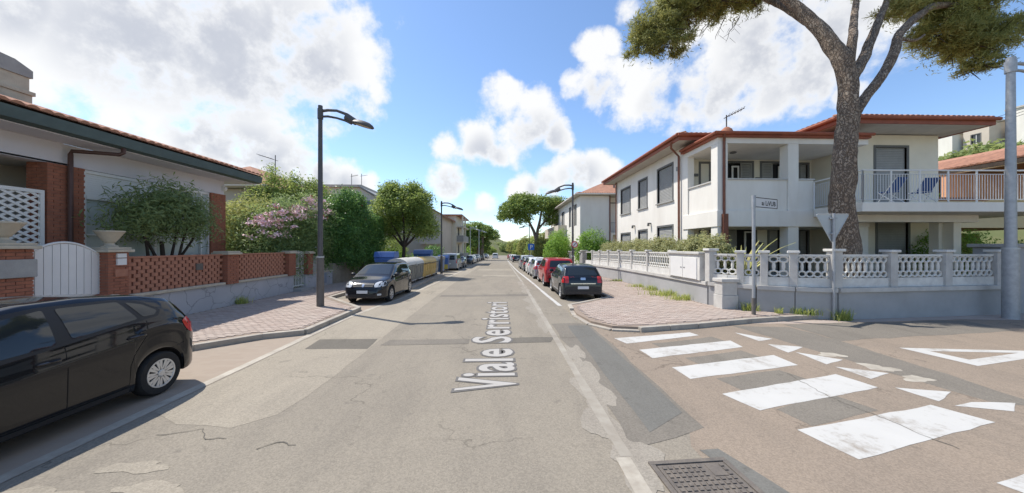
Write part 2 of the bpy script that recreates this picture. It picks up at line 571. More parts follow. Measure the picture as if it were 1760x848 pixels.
M = dict(
    road=asphalt('road_asphalt', (0.272, 0.238, 0.188), (0.245, 0.215, 0.172), (0.20, 0.176, 0.143)),
    lane=asphalt('pale_lane_asphalt', (0.332, 0.29, 0.228), (0.30, 0.263, 0.208), (0.25, 0.22, 0.176)),
    side=asphalt('side_street_asphalt', (0.285, 0.228, 0.174), (0.255, 0.206, 0.16), (0.212, 0.174, 0.136)),
    dark=asphalt('dark_repair_asphalt', (0.158, 0.142, 0.118), (0.142, 0.128, 0.106), (0.11, 0.10, 0.085), crack=False),
    mid=asphalt('grey_repair_asphalt', (0.205, 0.182, 0.150), (0.182, 0.162, 0.135), (0.145, 0.13, 0.108), crack=False),
    slate=asphalt('slate_trench_fill', (0.165, 0.158, 0.140), (0.15, 0.144, 0.128), (0.125, 0.118, 0.104), speck=0.12, crack=False),
    chalk=asphalt('pale_worn_filler', (0.305, 0.272, 0.225), (0.28, 0.25, 0.205), (0.24, 0.21, 0.172), crack=False),
    soil=material('soil', (0.16, 0.13, 0.085), 0.95, color2=(0.10, 0.115, 0.045), scale=0.6, bump=0.5, bump_scale=20),
    white_paint=paint_material('road_paint', (0.545, 0.53, 0.495), (0.28, 0.24, 0.195), (0.52, 0.68)),
    old_paint=paint_material('old_road_paint', (0.38, 0.345, 0.285), (0.27, 0.236, 0.19), (0.40, 0.60), 4.0),
    faded_paint=paint_material('faded_road_paint', (0.50, 0.455, 0.375), (0.29, 0.25, 0.20), (0.40, 0.64), 5.0),
    word_paint=paint_material('lettering_paint', (0.43, 0.405, 0.37), (0.29, 0.25, 0.215), (0.60, 0.74), 8.0),
    word_edge=paint_material('lettering_edge_paint', (0.135, 0.125, 0.115), (0.24, 0.21, 0.18), (0.55, 0.74), 8.0),
    paver=paver_material('clay_pavers', [(0.375, 0.294, 0.243), (0.431, 0.345, 0.290), (0.352, 0.267, 0.220), (0.449, 0.367, 0.312)], (0.396, 0.337, 0.287)),
    paver_far=paver_material('clay_pavers_far', [(0.371, 0.293, 0.243), (0.427, 0.344, 0.290)], (0.380, 0.325, 0.275), island=False),
    bay_paver=paver_material('bay_pavers', [(0.30, 0.235, 0.18), (0.33, 0.265, 0.205)], (0.315, 0.26, 0.205), island=False),
    grout=material('sand_grout', (0.30, 0.235, 0.185), 0.95, var=0.2, scale=3.0),
    kerb=material('kerb_concrete', (0.43, 0.385, 0.32), 0.9, color2=(0.31, 0.275, 0.235), scale=2.5, bump=0.3, bump_scale=40),
    conc=material('grey_concrete', (0.40, 0.385, 0.36), 0.9, color2=(0.31, 0.30, 0.285), scale=2.2, bump=0.25, bump_scale=45),
    white_wall=material('white_plaster', (0.79, 0.755, 0.685), 0.9, color2=(0.69, 0.65, 0.58), scale=1.3, bump=0.12, bump_scale=90, contrast=(0.42, 0.78), stretch=(1, 1, 0.3)),
    cream_wall=material('cream_plaster', (0.77, 0.71, 0.58), 0.9, color2=(0.71, 0.65, 0.53), scale=0.9, bump=0.12, bump_scale=90),
    fence_white=material('white_cast_concrete', (0.70, 0.68, 0.63), 0.88, color2=(0.56, 0.54, 0.50), scale=4.0, bump=0.2, bump_scale=50),
    post=material('pale_concrete_post', (0.55, 0.53, 0.49), 0.9, color2=(0.45, 0.43, 0.40), scale=3.0, bump=0.25, bump_scale=45),
    grey_base=material('grey_rendered_base', (0.40, 0.395, 0.39), 0.92, color2=(0.34, 0.335, 0.325), scale=1.1, bump=0.2, bump_scale=35),
    terra=material('terracotta', (0.40, 0.165, 0.095), 0.85, color2=(0.29, 0.125, 0.08), scale=5.0, bump=0.2, bump_scale=30),
    tile=material('roof_tile', (0.45, 0.225, 0.14), 0.9, color2=(0.30, 0.15, 0.10), scale=3.0, bump=0.2, bump_scale=30),
    redwood=material('red_painted_fascia', (0.33, 0.095, 0.05), 0.6, color2=(0.25, 0.075, 0.042), scale=2.5),
    soffit=material('soffit_boards', (0.50, 0.47, 0.42), 0.85, var=0.12, scale=3.0),
    copper=material('copper_downpipe', (0.22, 0.085, 0.052), 0.45, var=0.25, scale=6.0, metallic=0.25),
    brick=material('red_brick', (0.38, 0.145, 0.085), 0.9, color2=(0.28, 0.11, 0.07), scale=7.0, bump=0.3, bump_scale=60),
    brick2=material('orange_brick', (0.44, 0.20, 0.125), 0.9, color2=(0.35, 0.155, 0.10), scale=6.0, bump=0.3, bump_scale=60),
    mortar=material('brick_mortar', (0.26, 0.16, 0.115), 0.95, var=0.2, scale=8.0),
    stone_cap=material('sandstone_cap', (0.56, 0.49, 0.38), 0.9, color2=(0.46, 0.40, 0.31), scale=5.0, bump=0.25, bump_scale=50),
    lavender=material('pale_lavender_plaster', (0.66, 0.635, 0.665), 0.9, var=0.06, scale=1.2, bump=0.1, bump_scale=80),
    green_metal=material('green_gutter', (0.085, 0.12, 0.115), 0.55, var=0.25, scale=2.0),
    white_metal=material('white_enamel', (0.76, 0.745, 0.715), 0.45, var=0.05, scale=3.0),
    grey_metal=material('galvanised_steel', (0.42, 0.43, 0.44), 0.5, color2=(0.34, 0.35, 0.36), scale=9.0, metallic=0.35),
    pole_dark=material('dark_grey_pole', (0.105, 0.10, 0.10), 0.55, var=0.2, scale=5.0),
    pole_brown=material('brown_grey_pole_base', (0.15, 0.135, 0.12), 0.65, var=0.2, scale=5.0),
    shutter=material('grey_shutter', (0.34, 0.335, 0.315), 0.7, var=0.12, scale=3.0),
    shutter_dark=material('dark_grey_frame', (0.145, 0.145, 0.14), 0.7, var=0.1, scale=3.0),
    glass=material('window_glass', (0.035, 0.045, 0.05), 0.06, spec=0.6),
    pale_glass=material('pale_curtained_glass', (0.44, 0.50, 0.49), 0.12, color2=(0.60, 0.62, 0.58), scale=0.7, spec=0.6),
)
M.update(
    void=material('dark_interior', (0.02, 0.02, 0.022), 0.9),
    black=material('black_plastic', (0.02, 0.02, 0.022), 0.45, spec=0.4),
    tyre=material('tyre_rubber', (0.022, 0.022, 0.023), 0.85, var=0.3, scale=20.0),
    rim=material('silver_wheel', (0.56, 0.56, 0.56), 0.35, metallic=0.55),
    carglass=material('tinted_car_glass', (0.022, 0.028, 0.032), 0.03, spec=0.7),
    lamp_red=material('red_lamp_lens', (0.55, 0.025, 0.025), 0.12, spec=0.7),
    lamp_clear=material('clear_lamp_lens', (0.62, 0.64, 0.66), 0.12, color2=(0.42, 0.44, 0.47), scale=14.0, spec=0.8),
    chrome=material('chrome', (0.72, 0.72, 0.73), 0.15, metallic=0.9),
    plate=material('number_plate', (0.70, 0.70, 0.70), 0.5),
    seam=material('panel_gap', (0.006, 0.006, 0.006), 0.8),
    bark=None,
    bark_dark=material('dark_bark', (0.07, 0.052, 0.04), 0.95, var=0.4, scale=6.0, bump=0.8, bump_scale=14),
    concrete_pale=material('pale_render', (0.62, 0.58, 0.52), 0.9, color2=(0.55, 0.51, 0.45), scale=0.8),
    beige_wall=material('beige_render', (0.60, 0.53, 0.44), 0.9, color2=(0.53, 0.465, 0.385), scale=0.7),
    old_wall=material('old_garden_wall', (0.36, 0.315, 0.245), 0.95, color2=(0.25, 0.215, 0.17), scale=1.6, bump=0.4, bump_scale=25),
    crazed=None,
    orange_wall=material('apricot_render', (0.66, 0.355, 0.205), 0.9, color2=(0.60, 0.32, 0.185), scale=0.8),
    yellow_wall=material('pale_yellow_render', (0.72, 0.60, 0.38), 0.9, color2=(0.66, 0.55, 0.35), scale=0.8),
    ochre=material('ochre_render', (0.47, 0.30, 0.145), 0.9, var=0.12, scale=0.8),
    blue_plastic=material('blue_bin_plastic', (0.035, 0.095, 0.30), 0.5, color2=(0.05, 0.12, 0.33), scale=3.0),
    yellow_plastic=material('yellow_bin_plastic', (0.60, 0.41, 0.12), 0.5, color2=(0.53, 0.35, 0.10), scale=4.0),
    grey_plastic=material('grey_bin_plastic', (0.20, 0.205, 0.19), 0.5, var=0.2, scale=4.0),
    pale_plastic=material('pale_bin_lid', (0.58, 0.56, 0.51), 0.5, var=0.1, scale=4.0),
    galv=material('galvanised_bin_steel', (0.27, 0.285, 0.295), 0.45, color2=(0.21, 0.225, 0.24), scale=5.0, metallic=0.3),
    sign_grey=material('bare_sign_back', (0.46, 0.48, 0.48), 0.5, var=0.08, scale=4.0, metallic=0.2),
    sign_face=material('sign_white', (0.62, 0.62, 0.62), 0.5),
    sign_blue=material('sign_blue', (0.02, 0.13, 0.52), 0.45),
    sign_red=material('sign_red', (0.52, 0.05, 0.07), 0.45),
    ink=material('black_ink', (0.02, 0.02, 0.022), 0.6),
    iron=material('cast_iron', (0.115, 0.10, 0.088), 0.75, color2=(0.17, 0.145, 0.12), scale=9.0, bump=0.3, bump_scale=60),
    deckblue=material('blue_fabric', (0.025, 0.075, 0.24), 0.85),
    petal=material('pink_petals', (0.84, 0.50, 0.54), 0.7, color2=(0.87, 0.68, 0.69), scale=12.0),
    petal_red=material('coral_petals', (0.48, 0.11, 0.10), 0.7, color2=(0.55, 0.19, 0.17), scale=12.0),
    hill=material('hill_grass', (0.085, 0.105, 0.035), 0.95, color2=(0.13, 0.125, 0.055), scale=0.25),
)


def crazed_material(name, col, joint):
    m = bpy.data.materials.new(name); m.use_nodes = True
    nt = m.node_tree; b = nt.nodes['Principled BSDF']; N, L = nt.nodes.new, nt.links.new
    tc = N('ShaderNodeTexCoord')
    wn = N('ShaderNodeTexNoise'); wn.inputs['Scale'].default_value = 2.2; wn.inputs['Detail'].default_value = 4
    L(tc.outputs['Object'], wn.inputs['Vector'])
    va = N('ShaderNodeVectorMath'); va.operation = 'MULTIPLY_ADD'; va.inputs[1].default_value = (0.5, 0.5, 0.5)
    L(wn.outputs['Color'], va.inputs[0]); L(tc.outputs['Object'], va.inputs[2])
    v = N('ShaderNodeTexVoronoi'); v.feature = 'DISTANCE_TO_EDGE'; v.inputs['Scale'].default_value = 1.5
    L(va.outputs[0], v.inputs['Vector'])
    r = N('ShaderNodeMapRange'); r.inputs['From Max'].default_value = 0.02; L(v.outputs['Distance'], r.inputs['Value'])
    n = N('ShaderNodeTexNoise'); n.inputs['Scale'].default_value = 1.3; n.inputs['Detail'].default_value = 7; L(tc.outputs['Object'], n.inputs['Vector'])
    m1 = N('ShaderNodeMix'); m1.data_type = 'RGBA'; m1.inputs['A'].default_value = (*col, 1); m1.inputs['B'].default_value = (*[c * 0.75 for c in col], 1)
    L(n.outputs['Fac'], m1.inputs['Factor'])
    m2 = N('ShaderNodeMix'); m2.data_type = 'RGBA'; m2.inputs['A'].default_value = (*joint, 1)
    L(m1.outputs['Result'], m2.inputs['B']); L(r.outputs[0], m2.inputs['Factor']); L(m2.outputs['Result'], b.inputs['Base Color'])
    b.inputs['Roughness'].default_value = 0.93
    bp = N('ShaderNodeBump'); bp.inputs['Strength'].default_value = 0.6; bp.inputs['Distance'].default_value = 0.012
    L(r.outputs[0], bp.inputs['Height']); L(bp.outputs[0], b.inputs['Normal'])
    MATS[name] = m
    return m


def bark_material(name):
    m = bpy.data.materials.new(name); m.use_nodes = True
    nt = m.node_tree; b = nt.nodes['Principled BSDF']; N, L = nt.nodes.new, nt.links.new
    tc = N('ShaderNodeTexCoord'); mp = N('ShaderNodeMapping'); mp.inputs['Scale'].default_value = (1, 1, 0.55)
    L(tc.outputs['Object'], mp.inputs['Vector'])
    wn = N('ShaderNodeTexNoise'); wn.inputs['Scale'].default_value = 7; wn.inputs['Detail'].default_value = 5; L(mp.outputs[0], wn.inputs['Vector'])
    va = N('ShaderNodeVectorMath'); va.operation = 'MULTIPLY_ADD'; va.inputs[1].default_value = (0.28, 0.28, 0.28)
    L(wn.outputs['Color'], va.inputs[0]); L(mp.outputs[0], va.inputs[2])
    v = N('ShaderNodeTexVoronoi'); v.feature = 'DISTANCE_TO_EDGE'; v.inputs['Scale'].default_value = 14.0; L(va.outputs[0], v.inputs['Vector'])
    r = N('ShaderNodeMapRange'); r.inputs['From Max'].default_value = 0.16; L(v.outputs['Distance'], r.inputs['Value'])
    v2 = N('ShaderNodeTexVoronoi'); v2.inputs['Scale'].default_value = 14.0; L(va.outputs[0], v2.inputs['Vector'])
    ramp = N('ShaderNodeValToRGB'); e = ramp.color_ramp.elements
    e[0].color = (0.22, 0.16, 0.115, 1); e[1].color = (0.36, 0.285, 0.215, 1)
    sp = N('ShaderNodeSeparateColor'); L(v2.outputs['Color'], sp.inputs[0]); L(sp.outputs[0], ramp.inputs[0])
    mx = N('ShaderNodeMix'); mx.data_type = 'RGBA'; mx.inputs['A'].default_value = (0.12, 0.085, 0.063, 1)
    L(ramp.outputs[0], mx.inputs['B']); L(r.outputs[0], mx.inputs['Factor']); L(mx.outputs['Result'], b.inputs['Base Color'])
    b.inputs['Roughness'].default_value = 0.95
    bp = N('ShaderNodeBump'); bp.inputs['Strength'].default_value = 0.9; bp.inputs['Distance'].default_value = 0.03
    L(r.outputs[0], bp.inputs['Height']); L(bp.outputs[0], b.inputs['Normal'])
    MATS[name] = m
    return m


M['bark'] = bark_material('pine_bark')
M['crazed'] = crazed_material('crazed_grey_render', (0.50, 0.49, 0.50), (0.27, 0.265, 0.27))
LEAF = dict(
    pine=leaf_material('pine_needles', (0.165, 0.185, 0.058), (0.40, 0.405, 0.135), 0.5),
    pine_far=leaf_material('far_pine_needles', (0.079, 0.146, 0.037), (0.335, 0.441, 0.106), 0.40),
    oleander=leaf_material('oleander_leaves', (0.094, 0.165, 0.064), (0.348, 0.456, 0.174), 0.46),
    pitto=leaf_material('glossy_dark_leaves', (0.054, 0.135, 0.049), (0.200, 0.374, 0.094), 0.43, 0.4),
    tree=leaf_material('broad_tree_leaves', (0.106, 0.181, 0.049), (0.400, 0.495, 0.135), 0.53),
    olive=leaf_material('grey_green_leaves', (0.125, 0.185, 0.070), (0.33, 0.41, 0.17), 0.48),
    yellowish=leaf_material('yellow_green_leaves', (0.160, 0.202, 0.060), (0.428, 0.450, 0.151), 0.53),
    hedge=leaf_material('dusty_hedge_leaves', (0.214, 0.246, 0.108), (0.460, 0.460, 0.225), 0.43),
    bush=leaf_material('bright_bush_leaves', (0.108, 0.225, 0.039), (0.343, 0.557, 0.108), 0.50),
    grass=leaf_material('grass_blades', (0.214, 0.289, 0.075), (0.492, 0.536, 0.171), 0.53),
    agave=leaf_material('agave_leaves', (0.428, 0.482, 0.182), (0.813, 0.792, 0.331), 0.38),
    hill=leaf_material('hill_shrub_leaves', (0.139, 0.202, 0.069), (0.365, 0.428, 0.160), 0.46),
)
# ================================================================= ground, road, pavements
YS = [-40, -20, 0, 6, 12, 13, 14, 15, 16, 17, 18, 19, 20, 21, 22, 23, 24, 26, 30, 40, 60, 100, 160, 300, 700, 1500]


def ground_grid(xs, ys, dz):
    mb = MB()
    vs = [(x, y, zg(y) + dz) for y in ys for x in xs]
    n = len(xs)
    mb.add(vs, [(j * n + i, j * n + i + 1, (j + 1) * n + i + 1, (j + 1) * n + i) for j in range(len(ys) - 1) for i in range(n - 1)])
    return mb


tag(ground_grid([-900, -200, -60, -20, -9.3, 7.3, 20, 60, 200, 900], YS, -0.02).build('ground', M['soil']), kind='structure')
road = tag(ground_grid([-7.0, -3, 0, 2, 4.5], YS[:-1], 0.0).build('road', M['road']), kind='structure')


def blob(cx, cy, rx, ry, seed, n=22, rough=0.25):
    r = random.Random(seed)
    ph = [r.random() * 6.28 for _ in range(5)]
    out = []
    for i in range(n):
        w = 2 * math.pi * i / n
        k = 1 + rough * (math.sin(2 * w + ph[0]) * 0.5 + math.sin(3 * w + ph[1]) * 0.45 + math.sin(5 * w + ph[2]) * 0.4 + math.sin(9 * w + ph[3]) * 0.22)
        out.append((cx + rx * k * math.cos(w), cy + ry * k * math.sin(w)))
    return out


def rough_edge(pts, amp, seed, step=0.35):
    """subdivide a closed outline and push it about, as torn asphalt edges are"""
    r = random.Random(seed)
    out = []
    for i in range(len(pts)):
        a, b = Vector(pts[i]), Vector(pts[(i + 1) % len(pts)])
        k = max(1, int((b - a).length / step))
        for j in range(k):
            p = a.lerp(b, j / k)
            out.append((p.x + r.uniform(-amp, amp), p.y + r.uniform(-amp, amp)))
    return out


def sheet(name, poly, dz, mat, parent):
    mb = MB(); mb.sheet(poly, dz)
    o = mb.build(name, mat, parent)
    # triangulate so that concave outlines fill correctly
    bm = bmesh.new(); bm.from_mesh(o.data)
    bmesh.ops.triangulate(bm, faces=bm.faces, ngon_method='EAR_CLIP')
    for f in bm.faces:
        if f.normal.z < 0: f.normal_flip()
    bm.to_mesh(o.data); bm.free()
    return o


def ladder(name, xl, xr, y0, y1, dz, mat, parent, n=40, jit=0.0, seed=1):
    """long strip along the street that follows the fall of the road; xl, xr functions of y"""
    r = random.Random(seed)
    ys = [y0 + (y1 - y0) * (i / n) ** 1.4 for i in range(n + 1)]
    mb = MB()
    mb.strip([(xl(y) + r.uniform(-jit, jit), y) for y in ys], [(xr(y) + r.uniform(-jit, jit), y) for y in ys], dz)
    return mb.build(name, mat, parent)


# paler lane on the oncoming side
ladder('pale_lane', lambda y: -4.5, lambda y: -2.78, 7.9, 60.0, 0.00200, M['lane'], road, 40, 0.012, 3)
sheet('pale_lane', rough_edge([(-4.5, 4.5), (-3.9, 4.15), (-3.2, 4.05), (-2.85, 4.35), (-2.76, 4.9), (-2.77, 7.9), (-4.5, 7.9)], 0.02, 4, 0.3), 0.00200, M['lane'], road)
ladder('brick_parking_bay', lambda y: -6.95, lambda y: -4.52, -6.0, 13.8, 0.00200, M['bay_paver'], road, 20)
# cross trenches
sheet('trench_patch', rough_edge([(-4.1, 7.08), (-2.78, 7.06), (-2.86, 7.82), (-4.16, 7.82)], 0.012, 5), 0.00400, M['dark'], road)
sheet('trench_patch', rough_edge([(-2.62, 7.3), (-0.7, 7.34), (-0.72, 7.74), (-2.55, 7.72)], 0.015, 6), 0.00400, M['mid'], road)
sheet('trench_patch', rough_edge([(-0.5, 7.34), (1.15, 7.42), (1.3, 7.85), (0.3, 7.80), (-0.5, 7.73)], 0.025, 7), 0.00415, M['dark'], road)
sheet('trench_patch', rough_edge([(-2.6, 14.3), (1.2, 14.4), (1.3, 15.0), (-2.6, 14.8)], 0.03, 8), 0.00300, M['mid'], road)
sheet('trench_patch', rough_edge([(-1.4, 25.2), (1.2, 25.2), (1.2, 27.3), (-1.4, 27.3)], 0.05, 9), 0.00300, M['lane'], road)
sheet('trench_patch', rough_edge([(-2.4, 34.0), (1.2, 34.0), (1.2, 38), (-2.4, 38)], 0.05, 10), 0.00300, M['lane'], road)
# worn pale filler beside the edge line
for i, (cx, cy, rx, ry) in enumerate([(1.42, 5.2, 0.33, 0.85), (1.25, 4.1, 0.22, 0.6), (1.36, 3.25, 0.30, 0.42), (1.2, 9.3, 0.2, 0.9), (1.12, 11.2, 0.3, 0.8), (1.22, 13.0, 0.26, 1.0),
                                       (1.3, 16.4, 0.22, 1.2), (1.28, 19.2, 0.2, 1.4), (1.5, 6.6, 0.2, 0.6)]):
    sheet('worn_filler', blob(cx, cy, rx * 0.8, ry, 20 + i, 30, 0.42), 0.00425 + 0.0003 * i, M['chalk'], road)
ladder('worn_filler', lambda y: 1.08, lambda y: 1.34, 8.4, 21.0, 0.00275, M['chalk'], road, 34, 0.08, 12)
for i, (cx, cy, rx, ry) in enumerate([(-3.55, 3.35, 0.28, 0.10), (-3.1, 3.05, 0.30, 0.09), (-2.75, 2.80, 0.26, 0.07), (-4.0, 3.0, 0.35, 0.10), (-3.7, 2.55, 0.25, 0.08)]):
    sheet('worn_filler', blob(cx, cy, rx, ry, 60 + i, 20, 0.35), 0.00325 + 0.0002 * i, M['lane'], road)
sheet('slate_patch', rough_edge([(1.82, 8.95), (1.72, 3.78), (2.36, 4.2), (2.37, 8.93)], 0.012, 30, 0.5), 0.00575, M['slate'], road)
sheet('slate_patch', rough_edge([(2.32, 3.45), (2.1, 3.42), (2.42, 2.2), (2.7, 2.2)], 0.012, 31, 0.4), 0.00560, M['slate'], road)
sheet('grey_patch', rough_edge([(1.45, 9.2), (1.4, 3.5), (2.45, 3.9), (2.45, 9.2)], 0.05, 32, 0.5), 0.00350, M['mid'], road)

side = tag(sheet('side_street', [(2.05, -14), (70, -14), (70, 10.1), (16.5, 10.1), (9.9, 9.5), (7.0, 9.3), (3.4, 8.4), (2.43, 9.0), (2.42, 4.2), (2.05, 3.5)], 0.00200, M['side'], None), kind='structure')
sheet('dark_strip', rough_edge([(6.25, 8.75), (6.75, 4.3), (7.35, 4.2), (7.75, 7.2), (7.7, 8.6)], 0.04, 33), 0.00325, M['mid'], side)
sheet('dark_strip', rough_edge([(7.78, 8.85), (7.7, 7.3), (13.2, 8.0), (13.4, 9.2)], 0.05, 34), 0.00375, M['mid'], side)
for i, (p, q) in enumerate([((3.4, 7.0), (5.1, 7.5)), ((3.6, 6.05), (5.0, 6.45)), ((3.55, 5.05), (4.9, 5.4)), ((3.7, 4.05), (4.9, 4.4))]):
    d = Vector((2.2, 0.52)).normalized(); n_ = Vector((-d.y, d.x)) * 0.23
    a, b = Vector(p), Vector(q)
    sheet('dark_strip', rough_edge([tuple(a - n_), tuple(b - n_), tuple(b + n_), tuple(a + n_)], 0.03, 40 + i), 0.00360, M['mid'], side)
sheet('brick_apron', rough_edge([(6.2, 9.0), (8.2, 8.95), (13.5, 9.3), (17, 9.0), (17, 10.05), (9.9, 9.42), (7.2, 9.15)], 0.03, 35), 0.00340, M['paver_far'], side)

# ---- painted markings, each a thing of its own
def marking(name, poly, mat, label, cat='road marking', group=None, dz=0.005, parent=None):
    o = sheet(name, poly, dz, mat, None)
    return tag(o, label, cat, group)


ZEBRA = [([(2.65, 7.67), (2.80, 7.24), (4.80, 7.85), (4.72, 8.12)]), ([(2.87, 6.79), (2.93, 6.28), (5.18, 6.91), (5.24, 7.39)]),
         ([(3.05, 5.79), (3.08, 5.27), (5.39, 5.82), (5.40, 6.37)]), ([(3.23, 4.73), (3.39, 4.23), (5.75, 4.85), (5.64, 5.38)]),
         ([(3.47, 3.76), (3.61, 3.22), (6.03, 3.84), (5.82, 4.29)]), ([(4.50, 2.86), (4.72, 2.36), (6.5, 2.80), (6.25, 3.26)])]
ORD = ['first white zebra crossing bar beside the brick pavement corner', 'second white zebra crossing bar from the brick corner', 'third white zebra crossing bar from the brick corner',
       'fourth white zebra crossing bar with a crack across it', 'largest white zebra crossing bar, fifth from the brick corner', 'white zebra crossing bar cut off at the bottom of the frame']
for poly, lab in zip(ZEBRA, ORD):
    marking('zebra_bar', rough_edge(poly, 0.012, int(poly[0][1] * 100), 0.25), M['white_paint'], lab, 'crossing bar', 'bars of the zebra crossing')
TEETH = [[(5.83, 8.08), (5.86, 7.32), (6.32, 7.49)], [(5.88, 7.09), (5.81, 6.50), (6.47, 6.86)], [(6.0, 6.53), (5.93, 5.83), (6.49, 6.06)],
         [(5.98, 5.72), (6.0, 5.17), (6.57, 5.40)], [(5.99, 4.84), (6.08, 4.38), (6.64, 4.67)], [(6.12, 4.26), (6.68, 4.08), (7.05, 4.30), (6.5, 4.36)]]
TL = ['small white give-way tooth farthest away, near the kerb', 'second white give-way tooth from the kerb', 'third white give-way tooth from the kerb, with pale smear behind',
      'fourth white give-way tooth from the kerb', 'fifth white give-way tooth, beside the widest zebra bars', 'narrow worn white give-way tooth, last of the row']
for k, (poly, lab) in enumerate(zip(TEETH, TL)):
    marking('give_way_tooth', rough_edge(poly, 0.012, 70 + k, 0.2), M['white_paint'], lab, 'road marking', 'give-way teeth beside the crossing')
for k, (cx, cy, rx, ry) in enumerate([(6.55, 6.35, 0.20, 0.16), (6.7, 5.65, 0.22, 0.2), (6.75, 5.15, 0.2, 0.15)]):
    sheet('old_tooth_trace', blob(cx, cy, rx, ry, 80 + k, 18, 0.4), 0.00425, M['faded_paint'], side)
rc = random.Random(44)
for pts in ([(4.85, 5.45), (4.78, 5.1), (4.72, 4.75), (4.70, 4.45), (4.76, 4.15), (4.79, 3.9), (4.80, 3.55), (4.9, 3.3)], [(2.2, 7.9), (1.6, 7.72), (1.2, 7.95), (0.7, 7.9)], [(-3.9, 3.9), (-3.5, 4.02), (-3.3, 3.8), (-3.0, 3.85)], [(-2.6, 3.6), (-2.4, 3.75), (-2.15, 3.62)]):
    fine = []
    for (xa, ya), (xb, yb) in zip(pts, pts[1:]):
        for k in range(4):
            t_ = k / 4
            fine.append((xa + (xb - xa) * t_ + rc.uniform(-0.02, 0.02), ya + (yb - ya) * t_ + rc.uniform(-0.02, 0.02)))
    lft, rgt = [], []
    for i, p_ in enumerate(fine):
        a_, b_ = Vector(fine[max(0, i - 1)]), Vector(fine[min(len(fine) - 1, i + 1)])
        d_ = (b_ - a_).normalized(); w_ = rc.uniform(0.003, 0.008)
        lft.append((p_[0] - d_.y * w_, p_[1] + d_.x * w_)); rgt.append((p_[0] + d_.y * w_, p_[1] - d_.x * w_))
    mb = MB(); mb.strip(lft, rgt, 0.0075); mb.build('crack', M['dark'], side if pts[0][0] > 2.5 else road)
tri_out = [(8.45, 6.74), (8.57, 5.66), (11.6, 6.35)]
tri_in = [(8.80, 6.50), (8.88, 5.98), (10.45, 6.33)]
mbt = MB()
mbt.add([(x, y, 0.005) for x, y in tri_out + tri_in], [(0, 1, 4, 3), (1, 2, 5, 4), (2, 0, 3, 5)])
tag(mbt.build('give_way_triangle', M['white_paint']), 'long white outlined give-way triangle painted on the side street', 'road marking')


def edge_line(name, fx, w, y0, y1, mat, label, seed, dz=0.0062, n=40):
    o = ladder(name, lambda y: fx(y) - w / 2, lambda y: fx(y) + w / 2, y0, y1, dz, mat, None, n, 0.012, seed)
    return tag(o, label, 'road marking')


def lerp_fn(pts):
    def f(y):
        if y <= pts[0][0]: return pts[0][1]
        for (a, xa), (b, xb) in zip(pts, pts[1:]):
            if y <= b: return xa + (xb - xa) * (y - a) / (b - a)
        return pts[-1][1]
    return f


edge_line('parking_line', lerp_fn([(-6, -4.57), (10.3, -4.62), (11.2, -4.55), (13.6, -4.10), (20, -3.9), (45, -3.9), (90, -4.2)]), 0.15, -6.0, 80.0, M['faded_paint'], 'faded cream edge line along the left parking bays', 1)
edge_line('edge_line', lambda y: 1.27 + 0.003 * y, 0.13, 3.35, 60.0, M['old_paint'], 'worn cream edge line on the right of the carriageway', 2)
edge_line('edge_line', lambda y: 1.25, 0.14, -6.0, 3.33, M['faded_paint'], 'fresher white piece of edge line at the bottom of the frame', 3, 0.0075, 6)
edge_line('parking_line', lerp_fn([(11.9, 2.16), (15.5, 2.02), (32, 1.70), (40, 1.66), (90, 1.7)]), 0.14, 11.9, 80.0, M['white_paint'], 'white line along the right-hand parked cars', 4)


def text_mesh(body, size=1.0, offset=0.0, extrude=0.0, spacing=1.0):
    c = bpy.data.curves.new('lettering', 'FONT')
    c.body = body; c.size = size; c.offset = offset; c.extrude = extrude; c.space_character = spacing
    c.resolution_u = 3
    o = bpy.data.objects.new('lettering', c); COL.objects.link(o)
    bpy.context.view_layer.update()
    dg = bpy.context.evaluated_depsgraph_get()
    me = bpy.data.meshes.new_from_object(o.evaluated_get(dg))
    bpy.data.objects.remove(o); bpy.data.curves.remove(c)
    return me


# street name painted lengthways on the road: letters read upwards, tops to the left
word = thing('street_name_lettering', 'street name in pale dark-edged letters lying lengthways on the carriageway', 'lettering', (0.22, 4.95, 0.0))
face = text_mesh('Viale Serristori', 1.0, 0.016, 0.0, 1.06)
rim_ = text_mesh('Viale Serristori', 1.0, 0.05, 0.0, 1.06)
xs = [v.co.x for v in face.vertices]; ys_ = [v.co.y for v in face.vertices]
sx = 7.85 / (max(xs) - min(xs)); sy = 0.92 / max(ys_)
for me, nm, mt, dz in ((rim_, 'letter_edging', M['word_edge'], 0.0048), (face, 'letters', M['word_paint'], 0.0085)):
    for v in me.vertices:
        x, y = v.co.x, v.co.y
        Yw = 7.85 * max(0.0, (x - min(xs)) * sx / 7.85) ** 1.2 if x > min(xs) else (x - min(xs)) * sx
        k = 1.0 - 0.022 * max(0, Yw)      # the far letters are a little smaller
        v.co = (-y * sy * k, Yw, dz)
    me.materials.clear(); me.materials.append(mt)
    bm = bmesh.new(); bm.from_mesh(me)
    for f in bm.faces:
        if f.normal.z < 0: f.normal_flip()
    seen = set(); isl = 0                 # neighbouring letters overlap at their edging: give each its own hair's breadth of height
    for v0 in bm.verts:
        if v0 in seen: continue
        stack = [v0]; seen.add(v0)
        while stack:
            q_ = stack.pop(); q_.co.z += 0.00016 * isl
            for e_ in q_.link_edges:
                w_ = e_.other_vert(q_)
                if w_ not in seen: seen.add(w_); stack.append(w_)
        isl += 1
    bm.to_mesh(me); bm.free()
    o = bpy.data.objects.new(nm, me); COL.objects.link(o); o.parent = word

